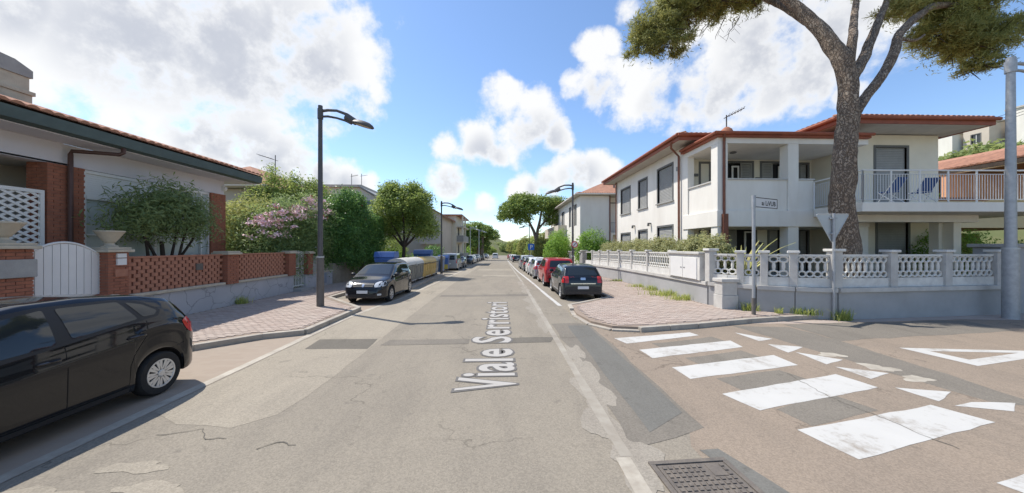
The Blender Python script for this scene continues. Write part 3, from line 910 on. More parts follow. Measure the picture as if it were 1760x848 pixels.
# ---- manhole cover
mh = thing('manhole_cover', 'square cast iron manhole cover with studded tread in the near road', 'manhole cover', (1.88, 2.86, 0.0), R(3))
mb = MB()
mb.box(-0.40, 0.40, -0.40, -0.35, 0.0, 0.022); mb.box(-0.40, 0.40, 0.35, 0.40, 0.0, 0.022)
mb.box(-0.40, -0.35, -0.35, 0.35, 0.0, 0.0215); mb.box(0.35, 0.40, -0.35, 0.35, 0.0, 0.0215)
mb.build('frame', M['iron'], mh, world=False, bevel=0.004)
mb = MB(); mb.box(-0.338, 0.338, -0.338, 0.338, 0.0, 0.014); mb.build('plate', M['iron'], mh, world=False)
mb = MB()
for i in range(11):
    for j in range(11):
        if 7 <= i <= 9 and j > 7: continue
        x, y = -0.29 + i * 0.058, -0.29 + j * 0.058
        mb.box(x - 0.017, x + 0.017, y - 0.017, y + 0.017, 0.0145, 0.023)
tag(mb.build('tread_studs', M['iron'], mh, world=False), kind='stuff')
mb = MB(); mb.box(0.13, 0.26, 0.15, 0.31, 0.0145, 0.019); mb.build('lifting_key', M['iron'], mh, world=False)

# ---- pavements: slab, kerb stones, clay pavers
def inside(poly, x, y):
    c = False
    n = len(poly)
    for i in range(n):
        x0, y0 = poly[i]; x1, y1 = poly[(i + 1) % n]
        if (y0 > y) != (y1 > y) and x < (x1 - x0) * (y - y0) / (y1 - y0) + x0:
            c = not c
    return c


def pavers(poly, top, parent, seed, ang=0.0, L_=0.21, W_=0.105, gap=0.007):
    r = random.Random(seed)
    xs = [p[0] for p in poly]; ys = [p[1] for p in poly]
    cx, cy = (min(xs) + max(xs)) / 2, (min(ys) + max(ys)) / 2
    rad = max(max(xs) - min(xs), max(ys) - min(ys)) * 0.75
    ca, sa = math.cos(ang), math.sin(ang)
    mb = MB()
    nj, ni = int(2 * rad / W_), int(2 * rad / L_)
    for j in range(nj):
        for i in range(ni):
            u = -rad + i * L_ + (L_ / 2 if j % 2 else 0); v = -rad + j * W_
            cs = []
            for a, b in ((gap, gap), (L_ - gap, gap), (L_ - gap, W_ - gap), (gap, W_ - gap)):
                p, q = u + a, v + b
                cs.append((cx + p * ca - q * sa, cy + p * sa + q * ca))
            m_ = ((cs[0][0] + cs[2][0]) / 2, (cs[0][1] + cs[2][1]) / 2)
            if not inside(poly, *m_): continue
            if sum(inside(poly, *c) for c in cs) < 4: continue
            dz = r.uniform(-0.0035, 0.0035)
            t = [(x, y, zg(y) + top + dz + r.uniform(-0.001, 0.001)) for x, y in cs]
            b_ = [(x, y, zg(y) + top - 0.02) for x, y in cs]
            mb.add(b_ + t, [(4, 5, 6, 7), (0, 1, 5, 4), (1, 2, 6, 5), (2, 3, 7, 6), (3, 0, 4, 7)])
    return tag(mb.build('clay_pavers', M['paver'], parent), kind='stuff')


def kerb_run(pts, parent, top, w=0.15, step=0.95, low=None, name='kerb_stone'):
    for (a, b) in zip(pts, pts[1:]):
        a, b = Vector(a), Vector(b)
        ln = (b - a).length; k = max(1, round(ln / step)); d = (b - a) / ln
        for i in range(k):
            p, q = a + d * (ln * i / k + 0.004), a + d * (ln * (i + 1) / k - 0.004)
            c = (p + q) / 2; n_ = Vector((-d.y, d.x))
            mb = MB()
            t = top if low is None else low(c)
            hz = zg(c.y)
            mb.obox((c.x, c.y), d, (q - p).length / 2, w / 2, hz - 0.06, hz + t)
            mb.build(name, M['kerb'], parent, bevel=0.015)


KL = [(-6.88, -6), (-6.88, 6.45), (-6.36, 7.10), (-5.55, 7.92), (-4.78, 8.28), (-4.74, 11.30), (-6.95, 13.70), (-6.95, 24.0)]
pl = thing('left_pavement', 'clay brick pavement along the garden walls', 'pavement', (-8, 8, 0)); del pl['category']; del pl['label']; pl['kind'] = 'structure'
slab_poly = [(-9.42, -6)] + [(x - 0.05, y) for x, y in KL] + [(-9.42, 24.0)]
mb = MB()
fn = lerp_fn([(y, x - 0.03) for x, y in KL])
ysl = sorted(set([y for _, y in KL] + list(range(-6, 25))))
for y0, y1 in zip(ysl, ysl[1:]):
    mb.prism([(-9.42, y0), (fn(y0), y0), (fn(y1), y1), (-9.42, y1)], -0.05, 0.108, zf=lambda x, y: zg(y))
mb.build('paving_bed', M['grout'], pl)
pavers([(-9.36, 2.0)] + [(-6.98, 2.0), (-6.98, 6.42), (-6.44, 7.2), (-5.6, 8.02), (-4.86, 8.38), (-4.84, 11.22), (-7.05, 13.65), (-7.05, 24)] + [(-9.36, 24)], 0.124, pl, 3)
kerb_run(KL, pl, 0.126)
mb = MB(); ysf = [24 + i * 4 for i in range(20)]
for y0, y1 in zip(ysf, ysf[1:]):
    mb.prism([(-9.4, y0), (-6.9, y0), (-6.9, y1), (-9.4, y1)], -0.05, 0.124, zf=lambda x, y: zg(y))
mb.build('paving_bed', M['paver_far'], pl)
# raised island that carries the recycling containers
mb = MB()
for y0 in range(16, 27):
    mb.prism([(-6.9, y0), (-4.5, y0), (-4.5, y0 + 1), (-6.9, y0 + 1)], -0.05, 0.11, zf=lambda x, y: zg(y))
mb.build('container_plinth', M['kerb'], pl)

KR = [(4.48, 60), (4.48, 13.35), (2.42, 11.55), (2.28, 10.06), (2.43, 8.98), (2.84, 8.38), (3.50, 8.24), (5.18, 8.60), (7.0, 9.12), (9.72, 9.66)]
pr = thing('right_pavement', 'x', 'x', (5, 10, 0)); del pr['category']; del pr['label']; pr['kind'] = 'structure'
bed = [(7.35, 13.35)] + [(7.35, 11.5), (8.15, 10.4), (9.70, 9.68)] + [(7.0, 9.2), (5.18, 8.66), (3.50, 8.3), (2.88, 8.44), (2.48, 9.0), (2.33, 10.06), (2.47, 11.52), (4.52, 13.35)]
mb = MB(); mb.prism(list(reversed(bed)), -0.05, 0.108, zf=lambda x, y: zg(y))
for y0 in range(0, 11):
    a, b = 13.35 + y0 * 1.5, 13.35 + (y0 + 1) * 1.5
    mb.prism([(4.52, a), (7.35, a), (7.35, b), (4.52, b)], -0.05, 0.108, zf=lambda x, y: zg(y))
mb.build('paving_bed', M['grout'], pr)
pavers([(7.3, 26), (7.3, 11.5), (8.1, 10.4), (9.3, 9.72), (7.0, 9.24), (5.18, 8.72), (3.50, 8.38), (2.94, 8.5), (2.56, 9.02), (2.41, 10.06), (2.55, 11.46), (4.58, 13.3), (4.58, 26)], 0.124, pr, 4)
kerb_run(KR[1:], pr, 0.126, low=lambda c: 0.05 if (c.x < 3.3 and c.y < 10.5) else 0.126)
kerb_run([(4.48, 29.0), (4.48, 13.35)], pr, 0.126)
mb = MB(); ysf = [29.85 + i * 4 for i in range(20)]
for y0, y1 in zip(ysf, ysf[1:]):
    mb.prism([(4.48, y0), (7.3, y0), (7.3, y1), (4.48, y1)], -0.05, 0.124, zf=lambda x, y: zg(y))
mb.build('paving_bed', M['paver_far'], pr)
# ================================================================= building helpers
def wmap(face, plane):
    return {'X-': lambda a, z, d: (plane + d, a, z), 'X+': lambda a, z, d: (plane - d, a, z),
            'Y-': lambda a, z, d: (a, plane + d, z), 'Y+': lambda a, z, d: (a, plane - d, z)}[face]


def wall(parent, mat, face, plane, thick, a0, a1, z0, z1, ops=(), name='wall'):
    """solid wall with real openings; ops = (a0, a1, z0, z1) each"""
    q = wmap(face, plane)
    A = sorted(set([a0, a1] + [v for o in ops for v in o[:2]]))
    Z = sorted(set([z0, z1] + [v for o in ops for v in o[2:4]]))
    na, nz = len(A) - 1, len(Z) - 1
    solid = [[not any(o[0] - 1e-6 <= A[i] and A[i + 1] <= o[1] + 1e-6 and o[2] - 1e-6 <= Z[j] and Z[j + 1] <= o[3] + 1e-6 for o in ops) for j in range(nz)] for i in range(na)]
    vs = [q(a, z, d) for d in (0, thick) for a in A for z in Z]
    idx = lambda i, j, k: k * (na + 1) * (nz + 1) + i * (nz + 1) + j
    fs = []
    S = lambda i, j: 0 <= i < na and 0 <= j < nz and solid[i][j]
    for i in range(na):
        for j in range(nz):
            if not S(i, j): continue
            for k in (0, 1):
                fs.append((idx(i, j, k), idx(i + 1, j, k), idx(i + 1, j + 1, k), idx(i, j + 1, k)))
            if not S(i - 1, j): fs.append((idx(i, j, 0), idx(i, j + 1, 0), idx(i, j + 1, 1), idx(i, j, 1)))
            if not S(i + 1, j): fs.append((idx(i + 1, j, 0), idx(i + 1, j + 1, 0), idx(i + 1, j + 1, 1), idx(i + 1, j, 1)))
            if not S(i, j - 1): fs.append((idx(i, j, 0), idx(i + 1, j, 0), idx(i + 1, j, 1), idx(i, j, 1)))
            if not S(i, j + 1): fs.append((idx(i, j + 1, 0), idx(i + 1, j + 1, 0), idx(i + 1, j + 1, 1), idx(i, j + 1, 1)))
    mb = MB(); mb.add(vs, fs)
    return mb.build(name, mat, parent)


def pbox(mb, q, a0, a1, z0, z1, d0, d1):
    p, r = q(a0, z0, d0), q(a1, z1, d1)
    mb.box(p[0], r[0], p[1], r[1], p[2], r[2])


def window(parent, face, plane, a0, a1, z0, z1, style='roller', fm=None, sill=True, drop=1.0, name='window'):
    """style roller: lowered slatted shutter; glass: panes; door: louvred leaf beside a dark gap"""
    q = wmap(face, plane)
    fm = fm or M['shutter_dark']
    mb = MB(); w = 0.10
    pbox(mb, q, a0 - w, a0, z0, z1 + w, -0.025, 0.10); pbox(mb, q, a1, a1 + w, z0, z1 + w, -0.025, 0.10)
    pbox(mb, q, a0, a1, z1, z1 + w, -0.0245, 0.10)
    f = mb.build(name, fm, parent)
    if sill:
        mb = MB(); pbox(mb, q, a0 - w - 0.05, a1 + w + 0.05, z0 - 0.07, z0 - 0.002, -0.08, 0.10); mb.build('sill', M['shutter'], f)
    if style == 'roller':
        mb = MB(); zb = z1 - (z1 - z0) * drop
        n = max(6, int((z1 - zb) / 0.075))
        for i in range(n):
            h = (z1 - zb) / n
            zc = zb + i * h
            mb.extrude([q(a0 + 0.005, zc + 0.004, 0.055), q(a0 + 0.005, zc + 0.004, 0.07), q(a0 + 0.005, zc + h, 0.085), q(a0 + 0.005, zc + h, 0.07)],
                       Vector(q(a1 - 0.005, 0, 0)) - Vector(q(a0 + 0.005, 0, 0)))
        tag(mb.build('shutter_slats', M['shutter'], f), kind='stuff')
        mb = MB(); pbox(mb, q, a0, a1, z0, z1, 0.10, 0.11); mb.build('pane', M['glass'], f)
    elif style == 'glass':
        mb = MB(); pbox(mb, q, a0, a1, z0, z1, 0.08, 0.09); mb.build('pane', M['glass'], f)
        mb = MB(); m_ = (a0 + a1) / 2
        pbox(mb, q, m_ - 0.03, m_ + 0.03, z0, z1, 0.05, 0.078); mb.build('mullion', M['white_metal'], f)
    elif style in ('open', 'open_r'):
        # one louvred leaf, one glazed casement ajar, dark room behind
        mb = MB(); pbox(mb, q, a0, a1, z0, z1, 0.14, 0.15); mb.build('dark_opening', M['void'], f)
        m_ = a0 + (a1 - a0) * (0.58 if style == 'open' else 0.42)
        l0, l1 = (m_, a1) if style == 'open' else (a0, m_)
        g0, g1 = (a0, m_) if style == 'open' else (m_, a1)
        mb = MB(); n = int((z1 - z0) / 0.08)
        pbox(mb, q, l0, l0 + 0.05, z0, z1, -0.01, 0.03); pbox(mb, q, l1 - 0.05, l1, z0, z1, -0.01, 0.03)
        pbox(mb, q, l0 + 0.05, l1 - 0.05, z0, z0 + 0.06, -0.0095, 0.03); pbox(mb, q, l0 + 0.05, l1 - 0.05, z1 - 0.06, z1, -0.0095, 0.03)
        for i in range(n):
            z = z0 + 0.07 + i * (z1 - z0 - 0.14) / n
            mb.extrude([q(l0 + 0.05, z, -0.004), q(l0 + 0.05, z + 0.012, -0.004), q(l0 + 0.05, z + 0.075, 0.022), q(l0 + 0.05, z + 0.06, 0.022)],
                       Vector(q(l1 - 0.05, 0, 0)) - Vector(q(l0 + 0.05, 0, 0)))
        mb.build('louvred_leaf', M['shutter'], f)
        mb = MB(); c = (g0 + g1) / 2
        for e0, e1 in ((c - 0.02, c + 0.06), (g1 - 0.10, g1 - 0.03)):
            pbox(mb, q, e0, e1, z0, z1 - 0.12, 0.05, 0.09)
        pbox(mb, q, c + 0.06, g1 - 0.10, z1 - 0.19, z1 - 0.12, 0.051, 0.09)
        mb.build('casement', M['white_metal'], f)
    return f


def hip_roof(parent, x0, x1, y0, y1, ze, rise, fascia=0.28, over_mat=None, tile_mat=None, name='roof'):
    """hipped roof over an eaves rectangle; fascia board, soffit and rows of tiles along the eaves"""
    mb = MB()
    w = min(x1 - x0, y1 - y0) / 2
    if (x1 - x0) < (y1 - y0):
        r0, r1 = ((x0 + x1) / 2, y0 + w), ((x0 + x1) / 2, y1 - w)
    else:
        r0, r1 = (x0 + w, (y0 + y1) / 2), (x1 - w, (y0 + y1) / 2)
    zt = ze + fascia
    vs = [(x0, y0, zt), (x1, y0, zt), (x1, y1, zt), (x0, y1, zt), (r0[0], r0[1], zt + rise), (r1[0], r1[1], zt + rise)]
    fs = [(0, 1, 4), (1, 2, 5, 4), (2, 3, 5), (3, 0, 4, 5)] if (x1 - x0) < (y1 - y0) else [(0, 1, 5, 4), (1, 2, 5), (2, 3, 4, 5), (3, 0, 4)]
    mb.add(vs, fs)
    rf = mb.build(name, tile_mat or M['tile'], parent)
    om = over_mat or M['redwood']
    mb = MB(); t = 0.05
    mb.box(x0, x1, y0 - t, y0, ze, zt); mb.box(x0, x1, y1, y1 + t, ze, zt)
    mb.box(x0 - t, x0, y0 - t, y1 + t, ze + 0.003, zt - 0.003); mb.box(x1, x1 + t, y0 - t, y1 + t, ze + 0.003, zt - 0.003)
    mb.build('fascia', om, rf)
    mb = MB(); mb.box(x0 + 0.002, x1 - 0.002, y0 + 0.002, y1 - 0.002, ze + 0.03, ze + 0.06)
    mb.build('soffit', M['soffit'], rf)
    mb = MB(); g = 0.075
    for (a, b) in (((x0 - 0.12, y0 - 0.12), (x1 + 0.12, y0 - 0.12)), ((x0 - 0.12, y0 - 0.1), (x0 - 0.12, y1 + 0.1))):
        mb.tube([(a[0], a[1], zt - 0.03), (b[0], b[1], zt - 0.03)], g, 8)
    mb.build('gutter', om, rf, smooth=True)
    return rf


def tile_edge(parent, p0, p1, up, n, mat, r=0.085, ln=0.45, name='eaves_tiles'):
    """a row of barrel tiles side by side from p0 to p1, each running up the slope 'up'"""
    p0, p1, up = Vector(p0), Vector(p1), Vector(up).normalized()
    mb = MB()
    d = (p1 - p0) / n
    rr = random.Random(n)
    side = d.normalized(); nrm = side.cross(up)
    if nrm.z < 0: nrm = -nrm
    for i in range(n):
        c = p0 + d * (i + 0.5) + up * rr.uniform(-0.02, 0.02)
        w = d.length * 0.5
        vs, fs = [], []
        for e in (0, 1):
            for k in range(6):
                an = math.pi * k / 5
                vs.append(c + up * ln * e - up * 0.08 + side * math.cos(an) * w * (1 - 0.12 * e) + nrm * math.sin(an) * r)
        fs = [(k, k + 1, 7 + k, 6 + k) for k in range(5)] + [(0, 1, 2, 3, 4, 5)]
        mb.add(vs, fs)
    return tag(mb.build(name, mat, parent, smooth=False), kind='stuff')


def antenna(name, label, base, h, span, rot=0.0, tilt=0.0):
    a = thing(name, label, 'antenna', base, rot)
    mb = MB(); mb.tube([(0, 0, 0), (0, 0, h)], 0.028, 6); mb.build('mast', M['pole_dark'], a, world=False)
    mb = MB(); mb.tube([(-span * 0.15, 0, h * 0.82 - tilt * 0.15), (span, 0, h * 0.95 + tilt)], 0.02, 5)
    for i in range(6):
        x = span * (0.1 + 0.16 * i)
        z = h * 0.82 + (h * 0.13 + tilt) * (x + span * 0.15) / (span * 1.15)
        mb.tube([(x, -0.32, z), (x, 0.32, z)], 0.012, 4)
    mb.build('boom', M['pole_dark'], a, world=False)
    return a


# ================================================================= villa on the right
V = thing('villa', 'white two-storey villa with corner loggia, brown-red roof edge and grey shutters', 'house', (13.0, 18.0, 0))
W, CR = M['white_wall'], M['cream_wall']
up = [(16.48, 18.02, 4.50, 6.32), (19.41, 20.57, 4.50, 6.20), (21.97, 23.58, 4.45, 6.15)]
lo = [(16.48, 18.02, 1.10, 3.18), (19.41, 20.57, 1.10, 3.10), (21.97, 23.58, 1.10, 3.02)]
wall(V, W, 'X-', 8.7, 0.3, 15.5, 24.6, -0.35, 6.9, [(a - .0, b, c, d) for a, b, c, d in up + lo])
for a0, a1, z0, z1 in up + lo:
    window(V, 'X-', 8.7, a0, a1, z0, z1)
bw = [(10.75, 12.05, 3.75, 6.15), (12.55, 13.80, 3.75, 6.15), (14.44, 14.80, 3.75, 6.1)]
bl = [(10.65, 12.20, 0.35, 3.0), (12.91, 13.86, 0.35, 3.0), (14.44, 14.80, 0.35, 2.9)]
wall(V, CR, 'Y-', 15.5, 0.3, 9.0, 15.3, -0.3, 6.9, bw + bl)
window(V, 'Y-', 15.5, *bw[0], style='open', sill=False); window(V, 'Y-', 15.5, *bw[1], style='open_r', sill=False)
window(V, 'Y-', 15.5, *bw[2], style='roller', sill=False)
window(V, 'Y-', 15.5, *bl[0], style='open_r', sill=False); window(V, 'Y-', 15.5, *bl[1], style='open_r', sill=False)
window(V, 'Y-', 15.5, *bl[2], style='roller', sill=False)
window(V, 'Y-', 15.5, 9.55, 9.95, 3.75, 6.1, style='roller', sill=False); window(V, 'Y-', 15.5, 9.55, 9.95, 0.35, 3.0, style='roller', sill=False)
# wing
ww = [(16.47, 17.88, 3.72, 6.50), (16.55, 17.94, 1.1, 3.28)]
wall(V, CR, 'Y-', 14.0, 0.3, 15.3, 19.35, -0.3, 7.05, ww)
window(V, 'Y-', 14.0, *ww[0], style='roller', sill=False); window(V, 'Y-', 14.0, *ww[1], style='roller')
wall(V, CR, 'X-', 15.0, 0.29, 14.01, 15.49, -0.3, 6.9)
wall(V, CR, 'X+', 19.35, 0.3, 14.3, 24.6, -0.3, 7.05)
wall(V, W, 'Y+', 24.6, 0.3, 9.0, 19.05, -0.5, 6.9)
# loggia frame
mb = MB()
mb.box(8.7, 9.12, 13.0, 13.42, -0.2, 2.98); mb.box(8.7, 9.12, 13.0, 13.42, 3.58, 6.30)
mb.build('column', W, V, bevel=0.012)
mb = MB(); mb.box(11.62, 12.06, 13.0, 13.42, -0.2, 2.98); mb.box(11.62, 12.06, 13.0, 13.42, 3.58, 6.30)
mb.build('column', W, V, bevel=0.012)
mb = MB(); mb.box(8.7, 9.0, 15.12, 15.495, -0.2, 2.98); mb.box(8.7, 9.0, 15.12, 15.495, 3.58, 6.3)
mb.build('column', W, V)
mb = MB(); mb.box(8.66, 14.99, 12.96, 15.49, 2.95, 3.60); mb.build('balcony_slab', W, V, bevel=0.012)
mb = MB(); mb.box(9.13, 11.61, 13.05, 13.22, 3.602, 4.84); mb.box(12.07, 12.72, 13.05, 13.22, 3.602, 4.84)
mb.build('parapet', W, V)
mb = MB(); mb.box(8.75, 8.92, 13.43, 15.11, 3.602, 4.80); mb.build('parapet', W, V)
mb = MB(); mb.box(9.13, 11.61, 13.0, 13.27, 4.842, 4.90); mb.box(12.07, 12.74, 13.0, 13.27, 4.842, 4.90); mb.box(8.70, 8.97, 13.43, 15.11, 4.802, 4.86)
mb.build('parapet_cap', M['post'], V)
mb = MB(); mb.box(8.7, 14.98, 13.0, 15.49, 6.302, 6.52); mb.build('roof_beam', W, V)
mb = MB(); mb.box(8.56, 14.97, 12.86, 15.49, 6.522, 6.72)
lr = mb.build('loggia_roof', M['redwood'], V, bevel=0.01)
mb = MB(); mb.tube([(8.5, 12.80, 6.66), (15.0, 12.80, 6.66)], 0.065, 8); mb.tube([(8.5, 12.78, 6.66), (8.5, 15.4, 6.66)], 0.065, 8)
mb.build('gutter', M['redwood'], lr, smooth=True)
for c in ((10.2, 14.2, 6.29), (12.9, 14.2, 6.29)):
    mb = MB(); mb.lathe([(0.12, c[2] - 0.05), (0.14, c[2] - 0.02), (0.10, c[2] + 0.009)], (c[0], c[1], 0), 10); mb.build('ceiling_lamp', M['shutter_dark'], V)
for x, z in ((10.3, 5.35), (12.3, 5.4), (9.3, 5.55), (9.3, 2.3), (12.5, 2.3)):
    mb = MB(); mb.box(x - 0.09, x + 0.09, 15.42, 15.497, z - 0.06, z + 0.06); mb.build('wall_lamp', M['shutter_dark'], V)
for y, z in ((18.9, 3.45), (21.2, 3.45)):
    mb = MB(); mb.box(8.52, 8.698, y - 0.06, y + 0.06, z, z + 0.07); mb.box(8.5, 8.6, y - 0.05, y + 0.05, z - 0.12, z - 0.001); mb.build('wall_lamp', M['shutter_dark'], V)
for y, z in ((15.95, 5.95), (15.95, 2.3)):
    mb = MB(); mb.box(8.63, 8.698, y - 0.07, y + 0.07, z - 0.1, z + 0.1); mb.build('junction_box', M['shutter'], V)
# roofs
rf1 = hip_roof(V, 7.95, 19.8, 14.5, 25.2, 6.88, 1.5, 0.26)
tile_edge(rf1, (7.95, 14.5, 7.16), (7.95, 25.2, 7.16), (1, 0, 0.28), 50, M['tile'])
tile_edge(rf1, (7.95, 14.5, 7.16), (13.2, 14.5, 7.16), (0, 1, 0.28), 25, M['tile'])
rf2 = hip_roof(V, 13.55, 19.95, 12.75, 24.9, 7.06, 1.35, 0.26)
tile_edge(rf2, (13.55, 12.75, 7.36), (19.95, 12.75, 7.36), (0, 1, 0.3), 30, M['tile'])
tile_edge(rf2, (13.55, 12.75, 7.36), (13.55, 20, 7.36), (1, 0, 0.3), 30, M['tile'])
# downpipes
mb = MB(); mb.tube([(7.86, 15.0, 6.95), (7.9, 15.1, 6.7), (8.6, 15.72, 6.5), (8.62, 15.72, -0.1)], 0.05, 8); mb.build('downpipe', M['copper'], V, smooth=True)
mb = MB(); mb.tube([(8.85, 12.80, 6.64), (8.93, 12.94, 6.35), (8.93, 12.94, 0)], 0.05, 8)
mb.box(8.83, 9.03, 12.83, 12.955, 0.0, 3.45); mb.build('downpipe', M['copper'], V)
mb = MB(); mb.tube([(8.62, 24.45, 6.9), (8.62, 24.45, -0.2)], 0.05, 8); mb.build('downpipe', M['copper'], V, smooth=True)
mb = MB(); mb.lathe([(0.26, 6.7), (0.26, 7.62), (0.30, 7.64), (0.24, 7.8), (0.10, 7.92)], (10.95, 15.7, 0), 12); mb.build('chimney_pot', M['terra'], V, smooth=True)
# wing balcony
slab = [(12.62, 12.955), (12.30, 10.85), (20.4, 10.65), (20.4, 13.99), (15.01, 13.99), (15.0, 12.955)]
mb = MB(); mb.prism(slab, 3.34, 3.66); mb.build('balcony_slab', W, V, bevel=0.012)
mb = MB(); mb.box(13.4, 18.2, 12.0, 12.3, 3.08, 3.338); mb.build('balcony_beam', W, V)
mb = MB(); mb.box(14.28, 14.98, 13.0, 13.4, -0.2, 3.338); mb.build('pier', W, V)
mb = MB(); mb.box(17.05, 17.5, 12.32, 12.62, -0.2, 3.336); mb.box(17.20, 17.5, 12.0, 12.318, -0.2, 3.07); mb.build('pier', CR, V)
q = Vector


def railing(parent, pts, z0, h, post_mat, bar_mat, post_step=0.95, bar_step=0.105, bar_r=0.009, name='railing'):
    for a, b in zip(pts, pts[1:]):
        a, b = Vector(a), Vector(b); d = b - a; ln = d.length; d.normalize()
        k = max(1, round(ln / post_step))
        mb = MB()
        mb.tube([(a.x, a.y, z0 + h), (b.x, b.y, z0 + h)], 0.026, 6); 
        top = mb.build('handrail', post_mat, parent, smooth=True)
        mb = MB(); mb.tube([(a.x, a.y, z0 + h * 0.88), (b.x, b.y, z0 + h * 0.88)], 0.014, 5); mb.tube([(a.x, a.y, z0 + 0.10), (b.x, b.y, z0 + 0.10)], 0.014, 5)
        n = int(ln / bar_step)
        for i in range(n):
            p = a + d * (ln * (i + 0.5) / n)
            mb.tube([(p.x, p.y, z0 + 0.10), (p.x, p.y, z0 + h * 0.88)], bar_r, 4, caps=False)
        tag(mb.build('railing_bars', bar_mat, parent), kind='stuff')
        for i in range(k + 1):
            p = a + d * (ln * i / k)
            mb = MB(); mb.tube([(p.x, p.y, z0 - 0.02), (p.x, p.y, z0 + h)], 0.024, 6); mb.build('railing_post', post_mat, parent)


railing(V, [(12.70, 13.0), (12.38, 10.92), (20.3, 10.72)], 3.66, 1.1, M['white_metal'], M['sign_face'], bar_step=0.095, bar_r=0.011)
antenna('roof_antenna', 'small aerial on the clay chimney pot of the white villa', (10.95, 15.7, 7.9), 0.62, 0.75, R(-20), 0.28)


def deck_chair(label, x, y, rot):
    t = thing('folding_chair', label, 'chair', (x, y, 3.662), rot, 'blue chairs on the balcony')
    for s in (-0.24, 0.24):
        mb = MB(); mb.tube([(s, -0.25, 0.0), (s, 0.30, 0.88)], 0.014, 5); mb.build('frame_tube', M['white_metal'], t, world=False)
        mb = MB(); mb.tube([(s, 0.28, 0.0), (s, -0.22, 0.45)], 0.014, 5); mb.build('leg', M['white_metal'], t, world=False)
    mb = MB(); mb.box(-0.23, 0.23, -0.24, 0.12, 0.42, 0.445); mb.build('seat', M['deckblue'], t, world=False)
    mb = MB(); mb.extrude([(-0.23, 0.06, 0.47), (0.23, 0.06, 0.47), (0.23, 0.31, 0.90), (-0.23, 0.31, 0.90)], (0, 0.015, -0.01)); mb.build('backrest', M['deckblue'], t, world=False)


deck_chair('blue folding chair on the balcony, nearer the pine trunk', 13.9, 11.35, R(188))
deck_chair('blue folding chair on the balcony, farther from the pine trunk', 15.15, 11.4, R(172))

# ================================================================= villa boundary wall
FW = thing('villa_garden_wall', 'white cast concrete balustrade wall on a grey rendered base around the villa', 'garden wall', (7.4, 11.3, 0))
run_s = [(7.35, 28.2), (7.35, 11.35)]
run_c = [(7.35, 11.35), (7.62, 10.86), (8.15, 10.30), (8.95, 9.83), (9.90, 9.50)]
run_r = [(9.90, 9.50), (15.95, 10.08)]


def wall_run(pts, z0, z1, th, mat, name, dz=lambda y: zg(y), seg=2.0, join=True, cap=False):
    for a, b in zip(pts, pts[1:]):
        a, b = Vector(a), Vector(b); d = b - a; ln = d.length; d.normalize()
        k = max(1, round(ln / seg))
        mb = MB(); n_ = Vector((-d.y, d.x)) * th / 2
        for i in range(k):
            p, r = a + d * ln * i / k, a + d * ln * (i + 1) / k
            vs = []
            for s in (-1, 1):
                for e in (p, r):
                    w = e + n_ * s
                    vs += [(w.x, w.y, dz(e.y) + z0), (w.x, w.y, dz(e.y) + z1)]
            # vs order: -p0,-p1,-r0,-r1,+p0,+p1,+r0,+r1
            fs = [(0, 2, 3, 1), (4, 5, 7, 6), (1, 3, 7, 5), (0, 4, 6, 2)]
            if i == 0: fs.append((0, 1, 5, 4))
            if i == k - 1: fs.append((2, 6, 7, 3))
            mb.add(vs, fs)
        mb.build(name, mat, FW)


for i, rn in enumerate((run_s, run_c, run_r)):
    wall_run(rn, -0.15, 0.80 + 0.002 * i, 0.26, M['grey_base'], 'rendered_base')
    wall_run(rn, 0.803 + 0.002 * i, 0.925 + 0.002 * i, 0.38, M['post'], 'coping')
    wall_run(rn, 0.93 + 0.002 * i, 1.20, 0.11, M['fence_white'], 'lower_panel')
    wall_run(rn, 1.845, 1.905 + 0.002 * i, 0.09, M['fence_white'], 'top_rail')


def baluster_mesh():
    mb = MB()
    H0, H1 = 0.0, 0.62
    for zc in (H0 + 0.10, H1 - 0.10):          # the interlaced rings above and below
        n, m = 12, 6
        vs, fs = [], []
        for i in range(n):
            w = 2 * math.pi * i / n
            for j in range(m):
                u = 2 * math.pi * j / m
                rr = 0.082 + 0.026 * math.cos(u)
                vs.append((rr * math.cos(w) * 1.18, 0.032 * math.sin(u), zc + rr * math.sin(w)))
        for i in range(n):
            for j in range(m):
                fs.append((i * m + j, ((i + 1) % n) * m + j, ((i + 1) % n) * m + (j + 1) % m, i * m + (j + 1) % m))
        mb.add(vs, fs)
    mb.lathe([(0.04, 0.16), (0.034, 0.22), (0.045, 0.31), (0.034, 0.40), (0.04, 0.46)], (0, 0, 0), 8)
    o = mb.build('baluster', M['fence_white'], None, smooth=True)
    me = o.data
    bpy.data.objects.remove(o)
    return me


BAL = baluster_mesh()
fo = Vector(FW.location)


def fence_post(x, y, ang, w=0.24, top=2.02, cap=True, parent=FW):
    mb = MB(); d = (math.cos(ang), math.sin(ang)); z = zg(y)
    mb.obox((x, y), d, w / 2, w / 2, z + 0.928, z + top - 0.08)
    p = mb.build('post', M['post'], parent, bevel=0.012)
    if cap:
        mb = MB(); mb.obox((x, y), d, w / 2 + 0.05, w / 2 + 0.05, z + top - 0.078, z + top); mb.build('post_cap', M['fence_white'], p, bevel=0.015)


def baluster_run(a, b, step=0.20):
    a, b = Vector(a), Vector(b); d = b - a; ln = d.length; d.normalize()
    n = max(1, round(ln / step)); ang = math.atan2(d.y, d.x)
    for i in range(n):
        p = a + d * ln * (i + 0.5) / n
        share('baluster', BAL, FW, (p.x - fo.x, p.y - fo.y, zg(p.y) + 1.21 - fo.z), ang, (ln / n / 0.2, 1, 1.04))


